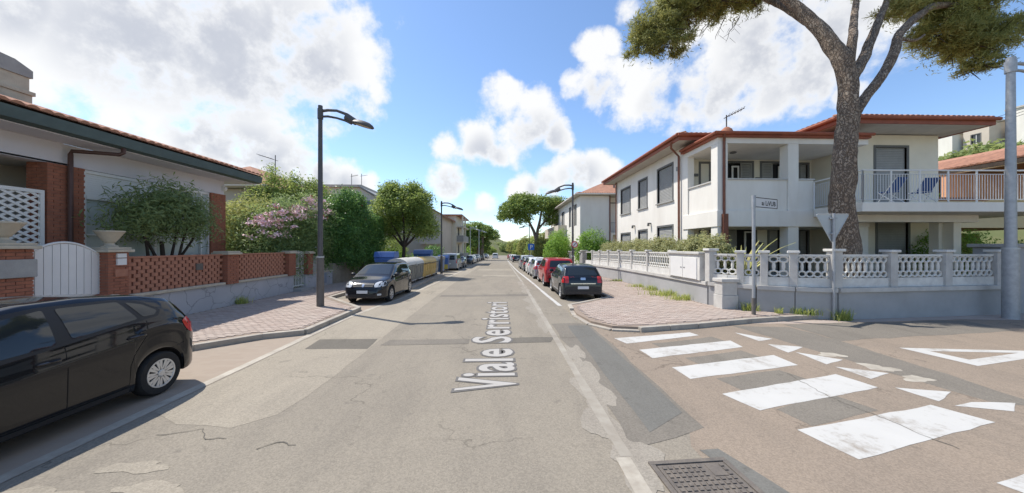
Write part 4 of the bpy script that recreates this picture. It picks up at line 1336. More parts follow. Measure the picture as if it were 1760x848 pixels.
posts_c = [(7.35, 11.35), (7.86, 10.60), (8.33, 10.20), (8.95, 9.83), (9.90, 9.50)]
posts_r = [(9.90, 9.50), (11.85, 9.69), (13.85, 9.88), (15.80, 10.06)]
posts_s = [(7.35, 13.95)] + [(7.35, y) for y in (16.25, 18.25, 20.2, 22.2, 24.2, 26.2)]
for i, (x, y) in enumerate(posts_c):
    fence_post(x, y, R(-40) if 0 < i < 4 else 0.0, 0.26 if i in (0, 4) else 0.2, 2.08 if i in (0, 4) else 2.02)
for x, y in posts_r[1:]:
    fence_post(x, y, R(5), 0.24, 2.05)
for x, y in posts_s:
    fence_post(x, y, 0.0, 0.17, 2.0)
for pp, tr in ((posts_c, 0.12), (posts_r, 0.14), (posts_s, 0.1)):
    for a, b in zip(pp, pp[1:]):
        a, b = Vector(a), Vector(b); d = (b - a).normalized()
        baluster_run(a + d * tr, b - d * tr, 0.20 if pp is not posts_r else 0.215)
# white meter cupboard set into the wall
cb = thing('meter_cupboard', 'white double-door utility cupboard built into the street side of the garden wall', 'cupboard', (7.3, 12.7, 0.9))
mb = MB(); mb.box(7.12, 7.60, 11.62, 13.78, 0.935, 1.86); mb.build('housing', M['fence_white'], cb)
mb = MB(); mb.box(7.06, 7.66, 11.58, 13.82, 1.862, 1.95); mb.build('cap', M['post'], cb, bevel=0.015)
for y0, y1 in ((11.78, 12.68), (12.71, 13.60)):
    mb = MB(); mb.box(7.095, 7.119, y0, y1, 0.96, 1.74); d_ = mb.build('door', M['white_metal'], cb, bevel=0.004)
    yy = 12.80 if y0 > 12 else 12.58
    mb = MB(); mb.box(7.08, 7.094, yy - 0.04, yy + 0.04, 1.33, 1.36); mb.build('latch', M['shutter_dark'], d_)
# concrete meter pedestal at the corner
pd = thing('meter_pedestal', 'square grey concrete meter pedestal at the pavement corner of the garden wall', 'pedestal', (7.45, 10.72, 0.12))
mb = MB(); mb.box(7.18, 7.72, 10.5, 10.94, 0.10, 0.56); mb.build('lower_block', M['post'], pd, bevel=0.012)
mb = MB(); mb.box(7.20, 7.70, 10.52, 10.92, 0.566, 0.98); mb.build('upper_block', M['post'], pd, bevel=0.012)
mb = MB(); mb.box(7.15, 7.75, 10.47, 10.97, 0.984, 1.10); mb.build('cap', M['post'], pd, bevel=0.02)
# grey gate pillar at the right end
gp = thing('gate_pillar', 'plain grey rendered gate pillar at the right end of the villa wall', 'pillar', (16.4, 10.4, 0))
mb = MB(); mb.box(16.08, 16.95, 10.05, 10.75, -0.05, 2.12); mb.build('shaft', M['grey_base'], gp, bevel=0.01)
mb = MB(); mb.box(15.98, 17.05, 9.97, 10.83, 2.122, 2.24); mb.build('cap', M['conc'], gp, bevel=0.02)
# low white railing and wall beyond the pillar
rw = thing('white_railing', 'low white metal railing beyond the grey gate pillar', 'railing', (17.5, 10.4, 0))
mb = MB(); mb.box(16.96, 24.0, 10.2, 10.45, -0.05, 0.5); mb.build('base', M['grey_base'], rw)
railing(rw, [(17.0, 10.3), (24.0, 10.4)], 0.5, 0.9, M['white_metal'], M['white_metal'], 1.6, 0.12, 0.012)

# ================================================================= signs and lamps on the right
sp = thing('street_name_post', 'tall grey post with a small street name plate seen from behind', 'street sign', (7.54, 9.62, 0.1))
mb = MB(); mb.tube([(7.54, 9.62, 0.05), (7.54, 9.62, 3.66)], 0.045, 12); pole_ = mb.build('pole', M['grey_metal'], sp, smooth=True)
mb = MB(); mb.tube([(7.54, 9.62, 0.05), (7.54, 9.62, 0.62)], 0.056, 12); mb.build('base_sleeve', M['pole_brown'], pole_, smooth=True)
mb = MB(); mb.tube([(7.54, 9.62, 3.30), (7.54, 9.62, 3.67)], 0.056, 12); mb.build('clamp', M['grey_metal'], pole_, smooth=True)
pdir = Vector((0.908, 0.40)).normalized()                 # the plate runs back towards the villa
pn = Vector((pdir.y, -pdir.x))
pa = Vector((7.54, 9.62)) + pdir * 0.05
mb = MB()
pw, pz0, pz1 = 1.22, 3.33, 3.63
mb.extrude([(pa.x, pa.y, pz0), (pa.x + pdir.x * pw, pa.y + pdir.y * pw, pz0), (pa.x + pdir.x * pw, pa.y + pdir.y * pw, pz1), (pa.x, pa.y, pz1)], (-pn.x * 0.02, -pn.y * 0.02, 0))
plate = mb.build('name_plate', M['sign_face'], sp)
mb = MB()
for (s0, s1, z0, z1) in ((0.0, pw, pz0, pz0 + 0.02), (0.0, pw, pz1 - 0.02, pz1), (pw - 0.025, pw, pz0 + 0.02, pz1 - 0.02), (0.0, 0.02, pz0 + 0.02, pz1 - 0.02)):
    a, b = pa + pdir * s0 + pn * 0.001, pa + pdir * s1 + pn * 0.001
    mb.extrude([(a.x, a.y, z0), (b.x, b.y, z0), (b.x, b.y, z1), (a.x, a.y, z1)], (pn.x * 0.004, pn.y * 0.004, 0))
mb.build('plate_border', M['ink'], plate)
tm = text_mesh('a\u0131 L\u0131VUB', 0.20, 0.004, 0.0, 1.0)
txs = [v.co.x for v in tm.vertices]
for v in tm.vertices:
    p = pa + pdir * (0.36 + (v.co.x - min(txs)) * 0.76 / (max(txs) - min(txs))) + pn * 0.003
    z = pz0 + 0.075 + v.co.y
    v.co = (p.x - sp.location.x, p.y - sp.location.y, z - sp.location.z)
tm.materials.clear(); tm.materials.append(M['ink'])
o = bpy.data.objects.new('plate_lettering', tm); COL.objects.link(o); o.parent = plate

ys_t = thing('give_way_sign', 'bare grey back of a triangular give-way sign on its post by the kerb end', 'road sign', (9.74, 9.36, 0))
mb = MB(); mb.tube([(9.74, 9.36, -0.02), (9.74, 9.36, 3.12)], 0.036, 12); pole_ = mb.build('pole', M['grey_metal'], ys_t, smooth=True)
mb = MB(); mb.tube([(9.74, 9.36, 1.35), (9.74, 9.36, 1.75)], 0.043, 12); mb.build('sleeve', M['grey_metal'], pole_, smooth=True)
sd = Vector((0.99, -0.10)).normalized(); sn = Vector((-sd.y, sd.x)); sc = Vector((9.74, 9.36)) + sn * 0.05
tri = round_poly([(-0.46, 3.10), (0.0, 2.24), (0.46, 3.10)], 0.06, 4)
mb = MB(); mb.extrude([(sc.x + sd.x * a, sc.y + sd.y * a, z) for a, z in tri], (sn.x * 0.018, sn.y * 0.018, 0))
sb = mb.build('sign_plate', M['sign_grey'], ys_t)
mb = MB()
for i in range(len(tri)):
    a, b = tri[i], tri[(i + 1) % len(tri)]
    mb.tube([(sc.x + sd.x * a[0], sc.y + sd.y * a[0], a[1]), (sc.x + sd.x * b[0], sc.y + sd.y * b[0], b[1])], 0.012, 5)
mb.build('folded_rim', M['sign_grey'], sb)
mb = MB(); mb.obox((9.74 + sn.x * 0.02, 9.36 + sn.y * 0.02), sd, 0.09, 0.035, 2.95, 3.0); mb.obox((9.74 + sn.x * 0.02, 9.36 + sn.y * 0.02), sd, 0.07, 0.035, 2.5, 2.55); mb.build('bracket', M['grey_metal'], sb)


def street_lamp(label, x, y, h, arm_dir, group, r0=0.10, r1=0.062, base_h=1.75, mats=None, arm=1.5, head=True, name='street_lamp', detail=True):
    z = zg(y) + (0.10 if name == 'street_lamp' else 0)
    t = thing(name, label, 'street lamp', (x, y, z), math.atan2(arm_dir[1], arm_dir[0]), group)
    pm, bm_, hm = mats or (M['pole_dark'], M['pole_brown'], M['pole_dark'])
    mb = MB(); mb.tube([(0, 0, base_h), (0, 0, h)], [r0 * 0.72, r1], 14); mb.build('pole', pm, t, smooth=True, world=False)
    mb = MB(); mb.tube([(0, 0, 0), (0, 0, base_h - 0.03)], [r0 * 1.02, r0 * 0.98], 14); mb.build('base_sleeve', bm_, t, smooth=True, world=False)
    mb = MB(); mb.tube([(0, 0, base_h - 0.03), (0, 0, base_h + 0.02)], r0 * 1.03, 14); mb.build('collar', M['sign_grey'] if detail else bm_, t, smooth=True, world=False)
    if not head:
        return t
    a = arm / 1.5
    mb = MB()
    hi = [(0.0, 0, h - 0.16), (0.25 * a, 0, h - 0.12), (0.55 * a, 0, h - 0.13), (0.9 * a, 0, h - 0.26), (1.18 * a, 0, h - 0.46)]
    lo_ = [(0.0, 0, h - 0.34), (0.25 * a, 0, h - 0.33), (0.55 * a, 0, h - 0.38), (0.85 * a, 0, h - 0.47), (1.05 * a, 0, h - 0.56)]
    mb.tube(hi, [0.05, 0.05, 0.046, 0.05, 0.06], 8); mb.tube(lo_, [0.04, 0.04, 0.036, 0.04, 0.05], 8)
    mb.tube([(0.85 * a, 0, h - 0.34), (1.2 * a, 0, h - 0.54)], [0.10, 0.09], 8)
    mb.build('arm', hm, t, smooth=True, world=False)
    mb = MB(); mb.tube([(0, 0, h - 0.42), (0, 0, h - 0.08)], r1 * 1.35, 12); mb.tube([(0, 0, h - 0.08), (0, 0, h + 0.03)], r1 * 1.1, 12)
    mb.build('arm_clamp', hm, t, smooth=True, world=False)
    # lens-shaped head tilted down along the arm
    mb = MB(); n = 18
    rings = [(0.0, 0.13), (0.55, 0.115), (0.85, 0.06), (1.0, 0.0), (0.93, -0.04), (0.8, -0.045)]
    vs, fs = [], []
    cx, cz, tl = 1.42 * a, h - 0.60, -0.28
    for rr, dz in rings[1:]:
        for k in range(n):
            w = 2 * math.pi * k / n
            xx, yy = 0.40 * rr * math.cos(w), 0.19 * rr * math.sin(w)
            vs.append((cx + xx * math.cos(tl) - dz * math.sin(tl), yy, cz + xx * math.sin(tl) + dz * math.cos(tl)))
    m = len(rings) - 1
    for i in range(m - 1):
        fs += [(i * n + k, i * n + (k + 1) % n, (i + 1) * n + (k + 1) % n, (i + 1) * n + k) for k in range(n)]
    fs.append(tuple(range(n)))
    mb.add(vs, fs); hd = mb.build('lamp_head', hm, t, smooth=True, world=False)
    mb = MB(); vs = []
    for k in range(n):
        w = 2 * math.pi * k / n
        xx, yy, dz = 0.40 * 0.80 * math.cos(w), 0.19 * 0.80 * math.sin(w), -0.043
        vs.append((cx + xx * math.cos(tl) - dz * math.sin(tl), yy, cz + xx * math.sin(tl) + dz * math.cos(tl)))
    mb.add(vs, [tuple(range(n))]); mb.build('lamp_glass', M['stone_cap'], hd, world=False)
    return t


street_lamp('dark street lamp with curved arm on the brick pavement at the near left corner', -6.11, 11.48, 6.80, (1, 0), 'street lamps', 0.115, 0.066, 1.70)
street_lamp('dark street lamp with curved arm beside the recycling containers', -4.85, 27.5, 5.95, (1, 0), 'street lamps', 0.10, 0.058, 1.5)
street_lamp('dark street lamp with curved arm behind the parked cars, carrying a round no-parking sign', 4.72, 21.5, 6.25, (-1, 0.0), 'street lamps', 0.10, 0.058, 1.5)
street_lamp('pale street lamp far down the left side, before the dark pines', -5.6, 62.0, 6.6, (1, 0), 'street lamps', 0.10, 0.06, 1.5, (M['grey_metal'], M['grey_metal'], M['grey_metal']), detail=False)
street_lamp('pale street lamp farther left beside the pine trunks', -5.0, 78.0, 7.2, (1, 0), 'street lamps', 0.12, 0.08, 1.5, (M['grey_metal'], M['grey_metal'], M['grey_metal']), detail=False)
street_lamp('slim dark street lamp far down the right side near the blue sign', 4.9, 56.0, 6.6, (-1, 0), 'street lamps', 0.10, 0.06, 1.5, detail=False)
t = street_lamp('thick galvanised lamp post at the right edge beside the gate pillar', 15.2, 9.36, 7.75, (1, 0.1), 'street lamps', 0.165, 0.085, 2.1,
                (M['grey_metal'], M['grey_metal'], M['grey_metal']), 2.4, True, 'galvanised_lamp_post')

# round no-parking sign on its lamp pole, blue parking sign
rs = thing('round_sign', 'small round red-rimmed no-parking sign on the right-hand lamp pole', 'road sign', (4.72, 21.4, 2.15))
mb = MB(); mb.lathe([(0.215, 21.395), (0.215, 21.38)], (4.82, 0, 2.28), 24, 'y'); d0 = mb.build('disc', M['sign_red'], rs)
mb = MB(); mb.lathe([(0.155, 21.378), (0.155, 21.374)], (4.82, 0, 2.28), 24, 'y'); mb.build('face', M['plate'], d0)
mb = MB(); mb.extrude([(4.82 - 0.12, 21.373, 2.18), (4.82 - 0.09, 21.373, 2.16), (4.82 + 0.12, 21.373, 2.38), (4.82 + 0.09, 21.373, 2.40)], (0, -0.004, 0)); mb.build('bar', M['ink'], d0)
mb = MB(); mb.tube([(4.6, 21.5, 2.26), (4.84, 21.42, 2.26)], 0.02, 5); mb.build('bracket', M['pole_dark'], rs)
ps = thing('parking_sign', 'square blue parking sign on a post past the white parked cars', 'road sign', (3.9, 42, zg(42)))
mb = MB(); mb.tube([(3.9, 42.05, zg(42)), (3.9, 42.05, 2.55)], 0.035, 8); mb.build('post', M['grey_metal'], ps, smooth=True)
mb = MB(); mb.box(3.5, 4.3, 41.97, 42.0, 1.7, 2.5); p0 = mb.build('sign_plate', M['sign_blue'], ps)
tm = text_mesh('P', 0.75, 0.01)
for v in tm.vertices:
    v.co = (3.72 + v.co.x - ps.location.x, 41.965 - ps.location.y, 1.83 + v.co.y - ps.location.z)
tm.materials.clear(); tm.materials.append(M['plate'])
o = bpy.data.objects.new('letter', tm); COL.objects.link(o); o.parent = p0
# ================================================================= bungalow on the left
H = thing('bungalow', 'long low house with brick piers, lavender frieze, green gutter and wide white-framed window', 'house', (-12.5, 8.0, 0))
LV = M['lavender']
wall(H, LV, 'X+', -11.02, 0.3, -4.0, 13.62, 4.20, 4.74, name='frieze')
wall(H, LV, 'X+', -11.05, 0.25, 9.16, 13.0, 0.0, 1.28)
wall(H, LV, 'Y+', 13.62, 0.3, -17.0, -11.32, 0.0, 4.9)
wall(H, M['concrete_pale'], 'X+', -12.6, 0.2, -4.0, 13.3, 0.0, 4.9)
mb = MB(); mb.box(-12.6, -11.02, -4.0, 8.9, 4.21, 4.25); mb.build('porch_ceiling', M['concrete_pale'], H)


def brick_pier(parent, x0, x1, y0, y1, z0, z1, name='pier', course=0.075, bl=0.24, mat=None, seed=1):
    """mortar core with separate courses of bricks proud of the joints"""
    r = random.Random(seed)
    mb = MB(); mb.box(x0 + 0.012, x1 - 0.012, y0 + 0.012, y1 - 0.012, z0, z1)
    core = mb.build(name, M['mortar'], parent)
    mb = MB()
    n = max(1, int(round((z1 - z0) / course))); ch = (z1 - z0) / n
    for i in range(n):
        za, zb = z0 + i * ch + 0.006, z0 + (i + 1) * ch - 0.006
        y = y0 - (bl / 2 if i % 2 else 0)
        while y < y1 - 0.01:
            a, b = max(y, y0), min(y + bl - 0.012, y1)
            if b - a > 0.03:
                e = r.uniform(0, 0.006)
                mb.box(x1 - 0.05, x1 + e, a, b, za, zb)
            y += bl
        x = x0 - (bl / 2 if i % 2 == 0 else 0)
        while x < x1 - 0.06:
            a, b = max(x, x0), min(x + bl - 0.012, x1 - 0.052)
            if b - a > 0.03:
                mb.box(a, b, y0 - r.uniform(0, 0.005), y0 + 0.05, za, zb)
                mb.box(a, b, y1 - 0.05, y1 + r.uniform(0, 0.005), za, zb)
            x += bl
    tag(mb.build('brick_courses', mat or M['brick'], core), kind='stuff')
    return core


brick_pier(H, -11.45, -10.97, 12.98, 13.64, 0.0, 4.20, 'brick_pier', seed=2)
brick_pier(H, -11.45, -10.97, 8.42, 9.15, 0.0, 4.20, 'brick_pier', seed=3)
brick_pier(H, -11.45, -10.97, 3.4, 4.1, 0.0, 4.20, 'brick_pier', seed=4)
# wide window
wn = thing('w', 'x', 'x'); bpy.data.objects.remove(wn)
mb = MB()
x0, x1 = -11.16, -11.04
for ya, yb in ((9.16, 9.24), (12.92, 12.98), (10.98, 11.05), (12.62, 12.67)):
    mb.box(x0, x1, ya, yb, 1.29, 4.19)
for za, zb in ((1.29, 1.37), (4.11, 4.19)):
    mb.box(x0 + 0.002, x1 - 0.002, 9.24, 12.92, za, zb)
mb.box(x0 + 0.003, x1 + 0.01, 9.24, 10.98, 3.42, 3.52); mb.box(x0 + 0.003, x1 - 0.003, 11.05, 12.92, 3.10, 3.15)
mb.box(x0 + 0.003, x1 - 0.003, 9.24, 10.98, 2.45, 2.49)
wf = mb.build('window', M['white_metal'], H)
for ya, yb, za, zb in ((9.24, 10.98, 1.37, 2.45), (9.24, 10.98, 2.49, 3.42), (11.05, 12.62, 1.37, 3.10), (11.05, 12.62, 3.15, 4.11), (12.67, 12.92, 1.37, 3.10), (12.67, 12.92, 3.15, 4.11)):
    mb = MB(); mb.box(-11.12, -11.11, ya, yb, za, zb); mb.build('pane', M['pale_glass'], wf)
mb = MB()
for i in range(10):
    z = 3.52 + i * 0.059
    mb.extrude([(-11.085, 9.24, z + 0.003), (-11.09, 9.24, z + 0.059), (-11.11, 9.24, z + 0.059), (-11.10, 9.24, z + 0.003)], (0, 1.74, 0))
tag(mb.build('roller_blind_slats', M['white_metal'], wf), kind='stuff')
# diamond lattice screen in the porch
mb = MB()
ly0, ly1, lz0, lz1 = 5.6, 8.36, 2.0, 3.50
xp = -10.98
mb.box(xp - 0.03, xp + 0.03, ly1 - 0.07, ly1, lz0, lz1); mb.box(xp - 0.03, xp + 0.03, ly0, ly0 + 0.07, lz0, lz1)
mb.box(xp - 0.029, xp + 0.029, ly0 + 0.07, ly1 - 0.07, lz1 - 0.08, lz1); mb.box(xp - 0.029, xp + 0.029, ly0 + 0.07, ly1 - 0.07, lz0, lz0 + 0.08)
lat = mb.build('lattice_screen', M['white_metal'], H)
mb = MB()
s = 0.15
sl = 0.62                                        # flat diamonds
def clip_bar(c, sgn, xo):
    pts = []
    # line z = sgn*sl*(y - ly0) + c within the frame
    for y in np.linspace(ly0 + 0.06, ly1 - 0.06, 60):
        z = sgn * sl * (y - ly0) + c
        if lz0 + 0.06 <= z <= lz1 - 0.06: pts.append((y, z))
    if len(pts) < 2: return
    (ya, za), (yb, zb) = pts[0], pts[-1]
    d = Vector((yb - ya, zb - za)); d.normalize(); n_ = Vector((-d.y, d.x)) * 0.026
    mb.extrude([(xo, ya + n_.x, za + n_.y), (xo, yb + n_.x, zb + n_.y), (xo, yb - n_.x, zb - n_.y), (xo, ya - n_.x, za - n_.y)], (0.014, 0, 0))
for i in range(-14, 24):
    clip_bar(lz0 + i * s, 1, xp - 0.016); clip_bar(lz0 + i * s, -1, xp + 0.002)
tag(mb.build('lattice_bars', M['white_metal'], lat), kind='stuff')
# eaves and roof
mb = MB(); mb.box(-11.02, -10.22, -4.0, 14.25, 4.742, 4.78); mb.box(-17, -11.02, 13.63, 14.25, 4.742, 4.78); mb.build('soffit', M['lavender'], H)
mb = MB(); prof = [(-10.20, 4.76), (-10.02, 4.80), (-9.98, 5.04), (-10.06, 5.06), (-10.20, 5.06)]
mb.extrude([(x, -4.0, z) for x, z in prof], (0, 18.28, 0)); mb.build('gutter', M['green_metal'], H)
mb = MB(); mb.box(-10.6, -10.22, -4.0, 14.26, 4.782, 5.16); mb.build('eaves_board', M['bark_dark'], H)
mb = MB(); mb.add([(-10.05, -4.0, 5.10), (-10.05, 14.28, 5.10), (-16.0, 14.28, 7.0), (-16.0, -4.0, 7.0)], [(0, 1, 2, 3)])
mb.add([(-10.05, 14.28, 4.80), (-10.05, 14.28, 5.10), (-16.0, 14.28, 7.0), (-16.0, 14.28, 4.80)], [(0, 1, 2, 3)])
mb.add([(-22.0, -4.0, 5.10), (-22.0, 14.28, 5.10), (-16.0, 14.28, 7.0), (-16.0, -4.0, 7.0)], [(0, 1, 2, 3)])
rf = mb.build('roof', M['tile'], H)
for k in range(4):
    o = -0.34 * k
    tile_edge(rf, (-10.05 + o, -4.0, 5.13 + 0.1085 * k), (-10.05 + o, 14.3, 5.13 + 0.1085 * k), (-1, 0, 0.32), 84, M['tile'], 0.07, 0.42)
mb = MB(); mb.tube([(-10.1, 9.25, 4.78), (-10.1, 9.25, 4.66), (-10.15, 9.2, 4.60), (-10.9, 8.83, 4.58), (-10.9, 8.80, 4.48), (-10.9, 8.80, 0.4)], 0.05, 8)
mb.build('downpipe', material('brown_downpipe', (0.10, 0.05, 0.04), 0.5, var=0.2), H, smooth=True)
mb = MB(); mb.box(-12.6, -11.75, 7.25, 8.75, 5.2, 5.92); mb.box(-12.62, -11.72, 7.22, 8.79, 5.922, 6.02); mb.box(-12.57, -11.78, 7.28, 8.72, 6.022, 6.36)
ch = mb.build('chimney', M['stone_cap'], H, bevel=0.01)
mb = MB()
pr = [(7.22, 6.36), (7.22, 6.55), (7.45, 6.70), (7.88, 6.76), (8.45, 6.70), (8.76, 6.55), (8.76, 6.36)]
mb.extrude([(-12.6, y, z) for y, z in pr], (0.85, 0, 0)); mb.build('chimney_cowl', M['conc'], ch)
mb = MB(); mb.lathe([(0.11, 13.5), (0.11, 13.62), (0.07, 13.68)], (-11.0, 0, 4.45), 12, 'y'); mb.build('flood_lamp', M['white_metal'], H, smooth=True)

# ================================================================= brick and render boundary wall of the bungalow
BW = thing('brick_garden_wall', 'pierced orange brick garden wall on a crazed grey base in front of the bungalow', 'garden wall', (-9.45, 10.0, 0))
mb = MB(); mb.box(-9.56, -9.34, 8.12, 15.30, 0.05, 0.86); mb.build('rendered_base', M['crazed'], BW)
mb = MB(); mb.box(-9.62, -9.27, 8.60, 11.54, 0.862, 0.94); mb.box(-9.62, -9.27, 12.08, 14.80, 0.862, 0.938); mb.build('coping', M['stone_cap'], BW, bevel=0.01)
mb = MB(); mb.box(-9.56, -9.34, 16.25, 18.80, 0.0, 0.80); mb.build('rendered_base', M['crazed'], BW)
mb = MB(); mb.box(-9.60, -9.30, 16.72, 18.82, 0.802, 0.87); mb.build('coping', M['stone_cap'], BW)
mb = MB(); mb.box(-9.54, -9.36, 16.74, 17.75, 0.872, 1.66); mb.build('upper_panel', M['conc'], BW)


def wpillar(y0, y1, z0, ztop, seed, band=None):
    p = brick_pier(BW, -9.66, -9.24, y0, y1, z0, ztop - 0.12, 'brick_pillar', 0.07, 0.25, seed=seed)
    mb = MB(); mb.box(-9.74, -9.16, y0 - 0.07, y1 + 0.07, ztop - 0.118, ztop - 0.05); mb.box(-9.70, -9.20, y0 - 0.03, y1 + 0.03, ztop - 0.049, ztop); mb.build('pillar_cap', M['stone_cap'], p, bevel=0.01)
    if band:
        mb = MB(); mb.box(-9.68, -9.19, y0 - 0.05, y1 + 0.02, band[0], band[1]); mb.build('stone_band', M['conc'], p, bevel=0.012)
    return p


wpillar(6.28, 6.90, 0.1, 2.22, 11, (1.55, 1.90))
p2 = wpillar(8.14, 8.58, 0.1, 2.13, 12)
wpillar(11.57, 12.05, 0.862, 1.99, 13)
wpillar(14.84, 15.32, 0.862, 1.96, 14)
wpillar(16.28, 16.70, 0.802, 1.92, 15)
for z0, z1 in ((1.88, 1.98), (1.70, 1.86)):
    mb = MB(); mb.box(-9.238, -9.20, 8.30, 8.50, z0, z1); mb.build('letter_plate', M['white_metal'], p2)
mb = MB(); mb.box(-9.238, -9.21, 8.27, 8.54, 1.42, 1.60); mb.build('terracotta_plaque', M['brick2'], p2)
# pierced brick panels: every brick its own piece
mb = MB(); mb.box(-0.06, 0.06, -0.086, 0.086, 0.0, 0.096)
o = mb.build('brick', M['brick2'], None); BRK = o.data; bpy.data.objects.remove(o)
bo = Vector(BW.location); rr = random.Random(8)
for (ya, yb) in ((8.60, 11.56), (12.08, 14.82)):
    rows = 9; per = 0.222
    for r_ in range(rows):
        y = ya + (0.086 if r_ % 2 == 0 else 0.086 + per / 2)
        while y < yb - 0.08:
            share('brick', BRK, BW, (-9.45 + rr.uniform(-0.006, 0.006) - bo.x, y - bo.y, 0.945 + r_ * 0.1 - bo.z), 0.0, (1, 1 + rr.uniform(-0.02, 0.03), 1))
            y += per
    mb = MB(); mb.box(-9.53, -9.37, ya, yb, 0.945 + rows * 0.1, 0.945 + rows * 0.1 + 0.05); mb.build('brick_top_course', M['brick2'], BW)
mb = MB(); mb.box(-9.385, -9.355, 10.55, 10.78, 1.42, 1.62); mb.build('vent_plate', M['iron'], BW)
mb = MB(); mb.box(-9.34, -9.0, 15.3, 16.3, 0.05, 0.22); mb.box(-9.6, -9.345, 15.31, 16.24, 0.05, 0.22); mb.build('gate_step', M['conc'], BW)


def urn(label, y, z, s=1.0):
    t = thing('stone_urn', label, 'urn', (-9.45, y, z), 0, 'urns on the gate pillars')
    mb = MB(); mb.lathe([(0.17 * s, 0.0), (0.17 * s, 0.035), (0.10 * s, 0.06), (0.085 * s, 0.10), (0.12 * s, 0.13)], (0, 0, 0), 20); mb.build('foot', M['stone_cap'], t, smooth=True, world=False)
    mb = MB(); mb.lathe([(0.12 * s, 0.131), (0.20 * s, 0.24), (0.285 * s, 0.36), (0.30 * s, 0.37), (0.30 * s, 0.40), (0.26 * s, 0.40), (0.18 * s, 0.30)], (0, 0, 0), 20); mb.build('bowl', M['stone_cap'], t, smooth=True, world=False)
    mb = MB(); mb.lathe([(0.2 * s, 0.325), (0.1 * s, 0.345)], (0, 0, 0), 14); mb.build('soil', M['soil'], t, world=False)


urn('cream stone urn on the gate pillar at the left edge', 6.62, 2.222, 0.92)
urn('cream stone urn on the brick pillar between gate and pierced wall', 8.36, 2.132, 0.86)
# arched board gate
G = thing('board_gate', 'white arched metal gate of vertical boards between brick pillars', 'gate', (-9.45, 7.5, 0.12))
yc, hw = 7.52, 0.60
top = lambda y: 1.98 + 0.26 * (1 - ((y - yc) / hw) ** 2)
nb = 9
for i in range(nb):
    a, b = yc - hw + 2 * hw * i / nb + 0.006, yc - hw + 2 * hw * (i + 1) / nb - 0.006
    mb = MB(); mb.extrude([(-9.46, a, 0.2), (-9.46, b, 0.2), (-9.46, b, top(b) - 0.03), (-9.46, a, top(a) - 0.03)], (0.025, 0, 0)); mb.build('board', M['white_metal'], G)
mb = MB(); mb.tube([(-9.44, yc - hw + 2 * hw * i / 14, top(yc - hw + 2 * hw * i / 14)) for i in range(15)], 0.022, 6); mb.build('arched_rail', M['white_metal'], G, smooth=True)
mb = MB()
for z in (0.4, 1.6): mb.box(-9.49, -9.462, yc - hw, yc + hw, z, z + 0.06)
mb.box(-9.49, -9.43, yc - hw - 0.05, yc - hw - 0.005, 0.13, 2.0); mb.box(-9.49, -9.43, yc + hw + 0.005, yc + hw + 0.05, 0.13, 2.0)
mb.build('gate_frame', M['white_metal'], G)
G2 = thing('bar_gate', 'narrow white barred pedestrian gate beside the lamp post', 'gate', (-9.45, 15.8, 0.22))
for i in range(8):
    y = 15.40 + i * 0.117
    mb = MB(); mb.tube([(-9.45, y, 0.27), (-9.45, y, 1.90 + 0.06 * math.sin(math.pi * i / 7))], 0.016, 6); mb.build('bar', M['white_metal'], G2)
for z in (0.32, 1.08, 1.16, 1.84):
    mb = MB(); mb.box(-9.463, -9.437, 15.36, 16.25, z, z + 0.03); mb.build('rail', M['white_metal'], G2)
mb = MB(); mb.box(-9.43, -9.40, 15.55, 16.0, 1.10, 1.15); mb.build('lock', M['pole_dark'], G2)
# blue-grey meter door and old wall under the shrubs
md = thing('meter_door', 'small blue-grey meter door in the base wall behind the lamp post', 'meter box', (-9.32, 17.7, 0.2))
mb = MB(); mb.box(-9.335, -9.30, 17.35, 18.1, 0.22, 0.74); d0 = mb.build('door', material('meter_blue', (0.28, 0.31, 0.37), 0.6, var=0.1), md, bevel=0.006)
mb = MB(); mb.box(-9.299, -9.285, 17.42, 17.46, 0.45, 0.52); mb.build('latch', M['shutter_dark'], d0)
OW = thing('old_garden_wall', 'weathered beige garden wall under the overhanging dark shrub', 'garden wall', (-9.4, 24, zg(24)))
for y0, y1, h in ((18.85, 22.3, 1.25), (23.2, 40.0, 1.35)):
    mb = MB(); n = int((y1 - y0) / 1.5) + 1
    for i in range(n):
        a, b = y0 + (y1 - y0) * i / n, y0 + (y1 - y0) * (i + 1) / n
        mb.prism([(-9.55, a), (-9.33, a), (-9.33, b), (-9.55, b)], -0.1, h, zf=lambda x, y: zg(y))
    mb.build('wall_face', M['old_wall'], OW)
mb = MB(); mb.box(-9.52, -9.3, 22.32, 23.18, -0.1, 1.7); mb.build('gate_leaf', M['pole_dark'], OW)

# ================================================================= houses behind, left
B1 = thing('tiled_house', 'house with brown tiled hip roof behind the bungalow hedge', 'house', (-17.5, 25, zg(25)))
wall(B1, M['beige_wall'], 'Y-', 21.0, 0.3, -21.0, -14.6, -0.5, 5.7, [(-18, -17, 3.3, 4.8)])
wall(B1, M['beige_wall'], 'X+', -14.6, 0.3, 21.3, 30.0, -0.5, 5.7)
window(B1, 'Y-', 21.0, -18, -17, 3.3, 4.8, 'glass')
hip_roof(B1, -21.4, -14.1, 20.5, 30.4, 5.70, 2.0, 0.14, M['beige_wall'])
antenna('roof_antenna', 'tall aerial rising above the tiled roof behind the hedge', (-14.9, 22.5, 6.2), 2.0, -1.1, 0.0, 0.12)

